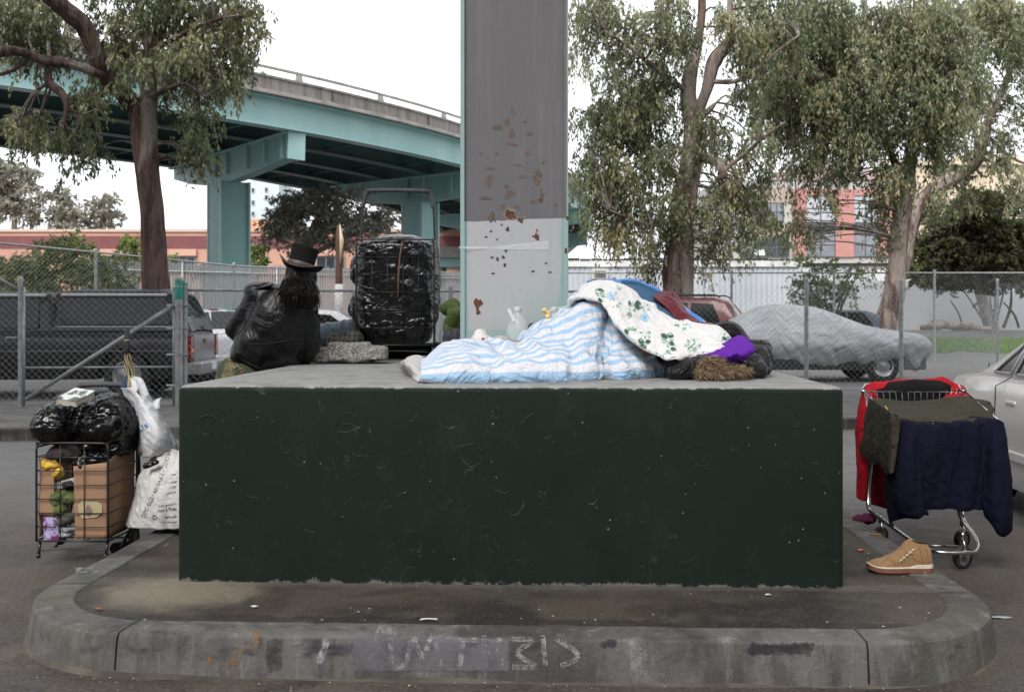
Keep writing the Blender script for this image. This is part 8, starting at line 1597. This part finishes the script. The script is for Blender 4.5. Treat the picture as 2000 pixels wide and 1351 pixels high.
sole(0, lambda t: .020+.010*max(0, (t-.62)/.1 if t < .72 else 1), .004, 'gum_sole', M_gum, sh)
sole(.0195, lambda t: .0265+.010*max(0, (t-.62)/.1 if t < .72 else 1), .0052, 'sole_trim', M_wr, sh)
up_p = [(0, .026), (.05, .042), (.15, .052), (.28, .060), (.40, .078), (.50, .10), (.58, .13), (.66, .142), (.75, .136), (.85, .128), (.93, .118), (.985, .10), (1, .03)]
V = []; n = 54; m = 18
for i in range(n+1):
    t = i/n*.985+.008; w = hwS(t)+.0015; h = pl(up_p, t); 
    for k in range(m+1):
        a = math.pi*k/m; tp = 1-.45*max(0, min(1, (h-.06)/.07)); s = math.sin(a); y = -w*math.cos(a)*(1-(1-tp)*s**1.2) if h > .06 else -w*math.cos(a); z = .018+(h-.018)*(s**(.55 if h > .06 else .75))
        V.append((t*Ls_, y, z))
Fc = [(i*(m+1)+k, (i+1)*(m+1)+k, (i+1)*(m+1)+k+1, i*(m+1)+k+1) for i in range(n) for k in range(m)]
V = [v for v in V]; upo = mk('upper', [Ms @ Vector((v[0], v[1]*(1+.05*nz(v, 60, 1)), v[2]+.002*nz(v, 40, 2))) for v in V], Fc, M_sue, sh, True)
m_ = MB(); m_.ell(Ms @ Vector((.80*Ls_, 0, .130)), (.035, .019, .006), ry(10)); m_.make('opening', M_('dark lining', (.03, .022, .015)), sh, True)
btS = bvh([upo]); m_ = MB()
for k in range(5):                              # laces
    x, y = 1758+k*6, 1092-k*5.2; a, b_ = onto(btS, x-3, y+6, .003), onto(btS, x+6, y-1, .003)
    if a and b_: m_.tube([a, a.lerp(b_, .5)+Vector((0, -.003, .003)), b_], .0022, 5)
    a, b_ = onto(btS, x+4, y+5, .003), onto(btS, x-2, y-0, .003)
    if a and b_: m_.tube([a, a.lerp(b_, .5)+Vector((0, -.003, .003)), b_], .0022, 5)
if m_.v: m_.make('laces', M_('cream laces', (.6, .52, .36)), sh, True)
m_ = MB()
for a, b_ in (((1770, 1074), (1786, 1079)),): 
    q_ = [onto(btS, *p, .004) for p in ((1770, 1070), (1788, 1074), (1787, 1083), (1768, 1079))]
    if None not in q_: m_.add(q_, [(3, 2, 1, 0)])
if m_.v: solid(m_.make('ankle_strap', M_('brown suede strap', (.22, .13, .06), (.16, .10, .05)), sh), .003)
seam = MB()
for pts in (((1778, 1080), (1790, 1095), (1812, 1098), (1826, 1092)), ((1740, 1107), (1760, 1112), (1790, 1108), (1824, 1112)), ((1722, 1100), (1730, 1092), (1742, 1094), (1750, 1104)), ((1795, 1068), (1800, 1085), (1802, 1096)), ((1808, 1070), (1812, 1085), (1813, 1096))):
    q_ = [onto(btS, *p, .0006) for p in [tuple(v)[:2] for v in crv([Vector((*p, 0)) for p in pts], 4)]]
    q_ = [p for p in q_ if p]
    if len(q_) > 2: seam.tube(q_, .0011, 4)
if seam.v: seam.make('stitching', M_('dark stitching', (.12, .07, .035)), sh, True)
btS = bvh([o for o in sh.children if o.name.startswith('gum_sole')]); decal_text('sole_lettering', btS, 'FILA', (1804, 1121.5), (1820, 1120.5), 5, M_wr, sh, .002)
c = PG(1690, 1017, KZ)
lump('plum_rag', 'plum coloured scrunched rag lying on the kerb edge behind the shoe', 'rag', [(c+Vector((0, 0, .012)), (.055, .035, .022)), (c+Vector((-.03, .01, .012)), (.035, .025, .012))], m_cloth('plum knit', (.09, .02, .05), (.06, .012, .035)), vox=.005, disp=wob(.010, 32), smooth=2)
def flat(name, label, cat, px, py, w, d, mat, z=KZ, a=0, curl=.006, seed=1, n=14, kind=None):
    c = PG(px, py, z); V = [c+Vector((0, 0, .006+curl*.6))]
    for k in range(n): t = 2*math.pi*k/n; q_ = 1+.35*noise.noise(Vector((math.cos(t)*1.7, math.sin(t)*1.7, seed*3.3))); x, y = w*q_*math.cos(t), d*q_*math.sin(t); V.append(c+Vector((x*math.cos(a)-y*math.sin(a), x*math.sin(a)+y*math.cos(a), .002+curl*abs(math.sin(t*1.5+seed)))))
    o = mk(name, V, [(0, k+1, (k+1) % n+1) for k in range(n)], mat, None, True); solid(o, .0012); return tag(o, label, cat)
M_lf = M_('dry orange leaf', (.30, .12, .05), (.2, .08, .04), .8, 40); M_pp = M_('white litter', (.6, .6, .58), (.5, .5, .48))
flat('fallen_leaf', 'long dry orange brown leaf on the kerb above the shoe', 'leaf', 1712, 1045, .045, .012, M_lf, a=.1, seed=2); flat('fallen_leaf', 'small bright orange leaf on the island left of the shoe', 'leaf', 1681, 1075, .018, .011, M_('orange leaf', (.5, .16, .08), (.4, .12, .06)), seed=3); flat('fallen_leaf', 'orange leaf scrap lying on the left curve of the kerb', 'leaf', 193, 1190, .02, .008, M_lf, seed=5)
flat('paper_scrap', 'long white paper scrap on the kerb in front of the block', 'litter', 838, 1211, .035, .006, M_pp, seed=4); flat('paper_scrap', 'white paper scrap with grey print on the dirt left of centre', 'litter', 498, 1186, .016, .006, M_pp, seed=6); flat('paper_scrap', 'tiny white scrap on the kerb joint at the right', 'litter', 1500, 1163, .012, .006, M_pp, seed=7)
flat('paper_scrap', 'grey foil scrap on the road beyond the right end of the kerb', 'litter', 1955, 1207, .05, .012, M_('foil', (.35, .35, .38)), z=.0, seed=8)
# flecks of paint, droppings and grit: countless
V = []; Fc = []; T = []
def fleck(p, r_, nrm=Vector((0, 0, 1))):
    b = len(V); n = 6; a0 = random.random()*6
    for k in range(n): q_ = r_*random.uniform(.5, 1.2); V.append(p+Vector((q_*math.cos(a0+k), q_*math.sin(a0+k)*.8, 0)))
    V.append(p+Vector((0, 0, r_*.5))); Fc.extend([(b+k, b+(k+1) % n, b+n) for k in range(n)]); T.extend([random.random()]*(n+1))
for k in range(1500):
    u, w = random.uniform(-1.7, 1.7), random.uniform(-.5, -.01)*random.uniform(.1, 1); 
    if random.random() < .35: u = random.gauss(.35, .35); w = random.uniform(-.35, -.02)
    fleck(L(u, w, KZ-.011), random.choice((.0016, .002, .0025, .003, .006 if random.random() < .25 else .002)))
for k in range(420): u = random.uniform(-1.6, 1.7); w = random.uniform(-1.05, -.72); fleck(L(u, w, .003+(.004 if w > -.8 else 0)), random.choice((.0015, .002, .003, .0045)))
for k in range(260): u = random.uniform(1.45, 1.75); w = random.uniform(-.3, 1.4); fleck(L(u, w, KZ-.011), random.choice((.002, .003)))
mk('grit', V, Fc, m_leaf('paint flecks and grit', [(0, (.05, .045, .04)), (.5, (.13, .12, .11)), (.8, (.4, .38, .36)), (1, (.7, .68, .65))], .9, .02), None, False, kind='stuff', attr=T)
def m_scrawl(name, c, thr=.5, sc=30, soft=True):
    m, nt, bs = mat_new(name); cc = wco(nt); n = tex(nt, 'Noise', sc, 8, cc, rough=.85); bs.inputs['Base Color'].default_value = (*c, 1); bs.inputs['Roughness'].default_value = .9
    al = ramp_of(nt, n.outputs[0], [(thr-.08, 0), (thr+.12, .8)])
    if soft: a = nt.nodes.new('ShaderNodeAttribute'); a.attribute_name = 'tint'; al = ramp_of(nt, mth(nt, 'ADD', n.outputs[0], mth(nt, 'MULTIPLY', mth(nt, 'SUBTRACT', a.outputs['Fac'], 1), .45)), [(thr-.08, 0), (thr+.12, .8)])
    lk(nt, al, bs.inputs['Alpha']); return m
def kstroke(mb, pts, w):
    q_ = crv([Vector((*p, 0)) for p in pts], 6)
    for a, b_ in zip(q_[:-1], q_[1:]):
        d = (b_-a).normalized(); n = Vector((-d.y, d.x, 0))*w; mb.add([kerbface(*(a-n)[:2]), kerbface(*(b_-n)[:2]), kerbface(*(b_+n)[:2]), kerbface(*(a+n)[:2])], [(0, 1, 2, 3)])
KT = None
def kerbface(px, py):
    global KT
    if KT is None: KT = bvh([o for o in S.objects if o.name == 'kerb'])
    h = onto(KT, px, py, .0035); return h if h is not None else P(px, py, 3.45)
kerbo = [o for o in S.objects if o.name == 'kerb'][0]
m_ = MB()
for s in ([(738,1228),(760,1226),(765,1270),(775,1303),(795,1290)], [(795,1290),(806,1245),(815,1262),(828,1282),(845,1240),(860,1300)], [(870,1250),(935,1250)], [(905,1250),(898,1300)], [(945,1240),(948,1302)], [(975,1245),(978,1302)], [(948,1275),(978,1270)], [(1000,1248),(1040,1250),(1010,1275),(1045,1300),(1000,1302)], [(1060,1240),(1066,1300)], [(1085,1245),(1130,1280),(1095,1300)]): kstroke(m_, s, 5)
for s in ([(738,1228),(720,1290)], [(745,1232),(775,1236)]): kstroke(m_, s, 3)
o = m_.make('scrawl', m_scrawl('chalky white scrawl', (.33, .32, .31), .49, 28, False), kerbo); o['kind'] = 'structure'
def blotch(px, py, rx, ry_, mat, nm, seed, nu=14):
    b = MB(); V = [kerbface(px, py)]
    for k in range(nu): t = 2*math.pi*k/nu; q_ = 1+.3*noise.noise(Vector((math.cos(t)*1.5, math.sin(t)*1.5, seed))); V.append(kerbface(px+rx*q_*math.cos(t), py+ry_*q_*math.sin(t)))
    b.add(V, [(0, (k+1) % nu+1, k+1) for k in range(nu)]); o = b.make(nm, mat, kerbo); o['kind'] = 'structure'; return o
def rectk(x0, x1, y0, y1, mat, nm, n=10, sl=0, js=0):
    n = max(6, int((x1-x0)/5)); m = 10; b = MB(); V = []; T = []
    for i in range(n+1):
        for k in range(m+1):
            t = k/m; j = js*noise.noise(Vector((i*.7, t*3, x0*.1))); V.append(kerbface(x0+(x1-x0)*i/n+sl*t+j*.6, y0+(y1-y0)*t+j)); T.append(min(1, 1.1*min(i, n-i)*(x1-x0)/n/9, 1.1*min(k, m-k)*(y1-y0)/m/7))
    b.add(V, [(i*(m+1)+k, i*(m+1)+k+1, (i+1)*(m+1)+k+1, (i+1)*(m+1)+k) for i in range(n) for k in range(m)]); o = b.make(nm, mat, kerbo, attr=T); o['kind'] = 'structure'; return o
rectk(682, 1000, 1238, 1316, m_scrawl('grey painted out field', (.125, .12, .13), .40, 6), 'painted_field', 14, 0, 3)
rectk(1458, 1600, 1250, 1282, m_scrawl('black smear', (.022, .021, .027), .44, 9), 'black_smear', 8, -8, 8)
rectk(1165, 1212, 1243, 1268, m_scrawl('black smear small', (.03, .03, .035), .42, 9), 'black_smear', 4, 0, 4)
rectk(1222, 1272, 1246, 1330, m_scrawl('pale streak', (.3, .295, .29), .52, 14), 'pale_streak', 4, 0, 6)
rectk(628, 658, 1240, 1300, m_scrawl('white spray', (.45, .46, .5), .50, 7), 'white_spray', 4, -22, 6)
rectk(512, 560, 1240, 1316, m_scrawl('dark stain', (.035, .03, .028), .50, 7), 'dark_stain', 4, 0, 6)
for i, (x, y, rx, ry_) in enumerate(((500,1240,9,7),(490,1262,7,6),(475,1270,4,4),(460,1275,7,5),(458,1292,9,6),(445,1298,4,4),(410,1285,5,8),(462,1312,4,5),(505,1255,4,4),(420,1290,5,4),(470,1282,3,3))): blotch(x, y, rx, ry_, m_scrawl('orange paint', (.26, .12, .025), .50, 45, False) if i == 0 else bpy.data.materials['orange paint'], 'orange_paint', i*2.1)
rectk(140, 200, 1102, 1124, m_scrawl('white brushed paint', (.5, .5, .5), .52, 16), 'white_brushing', 5, 0, 3)
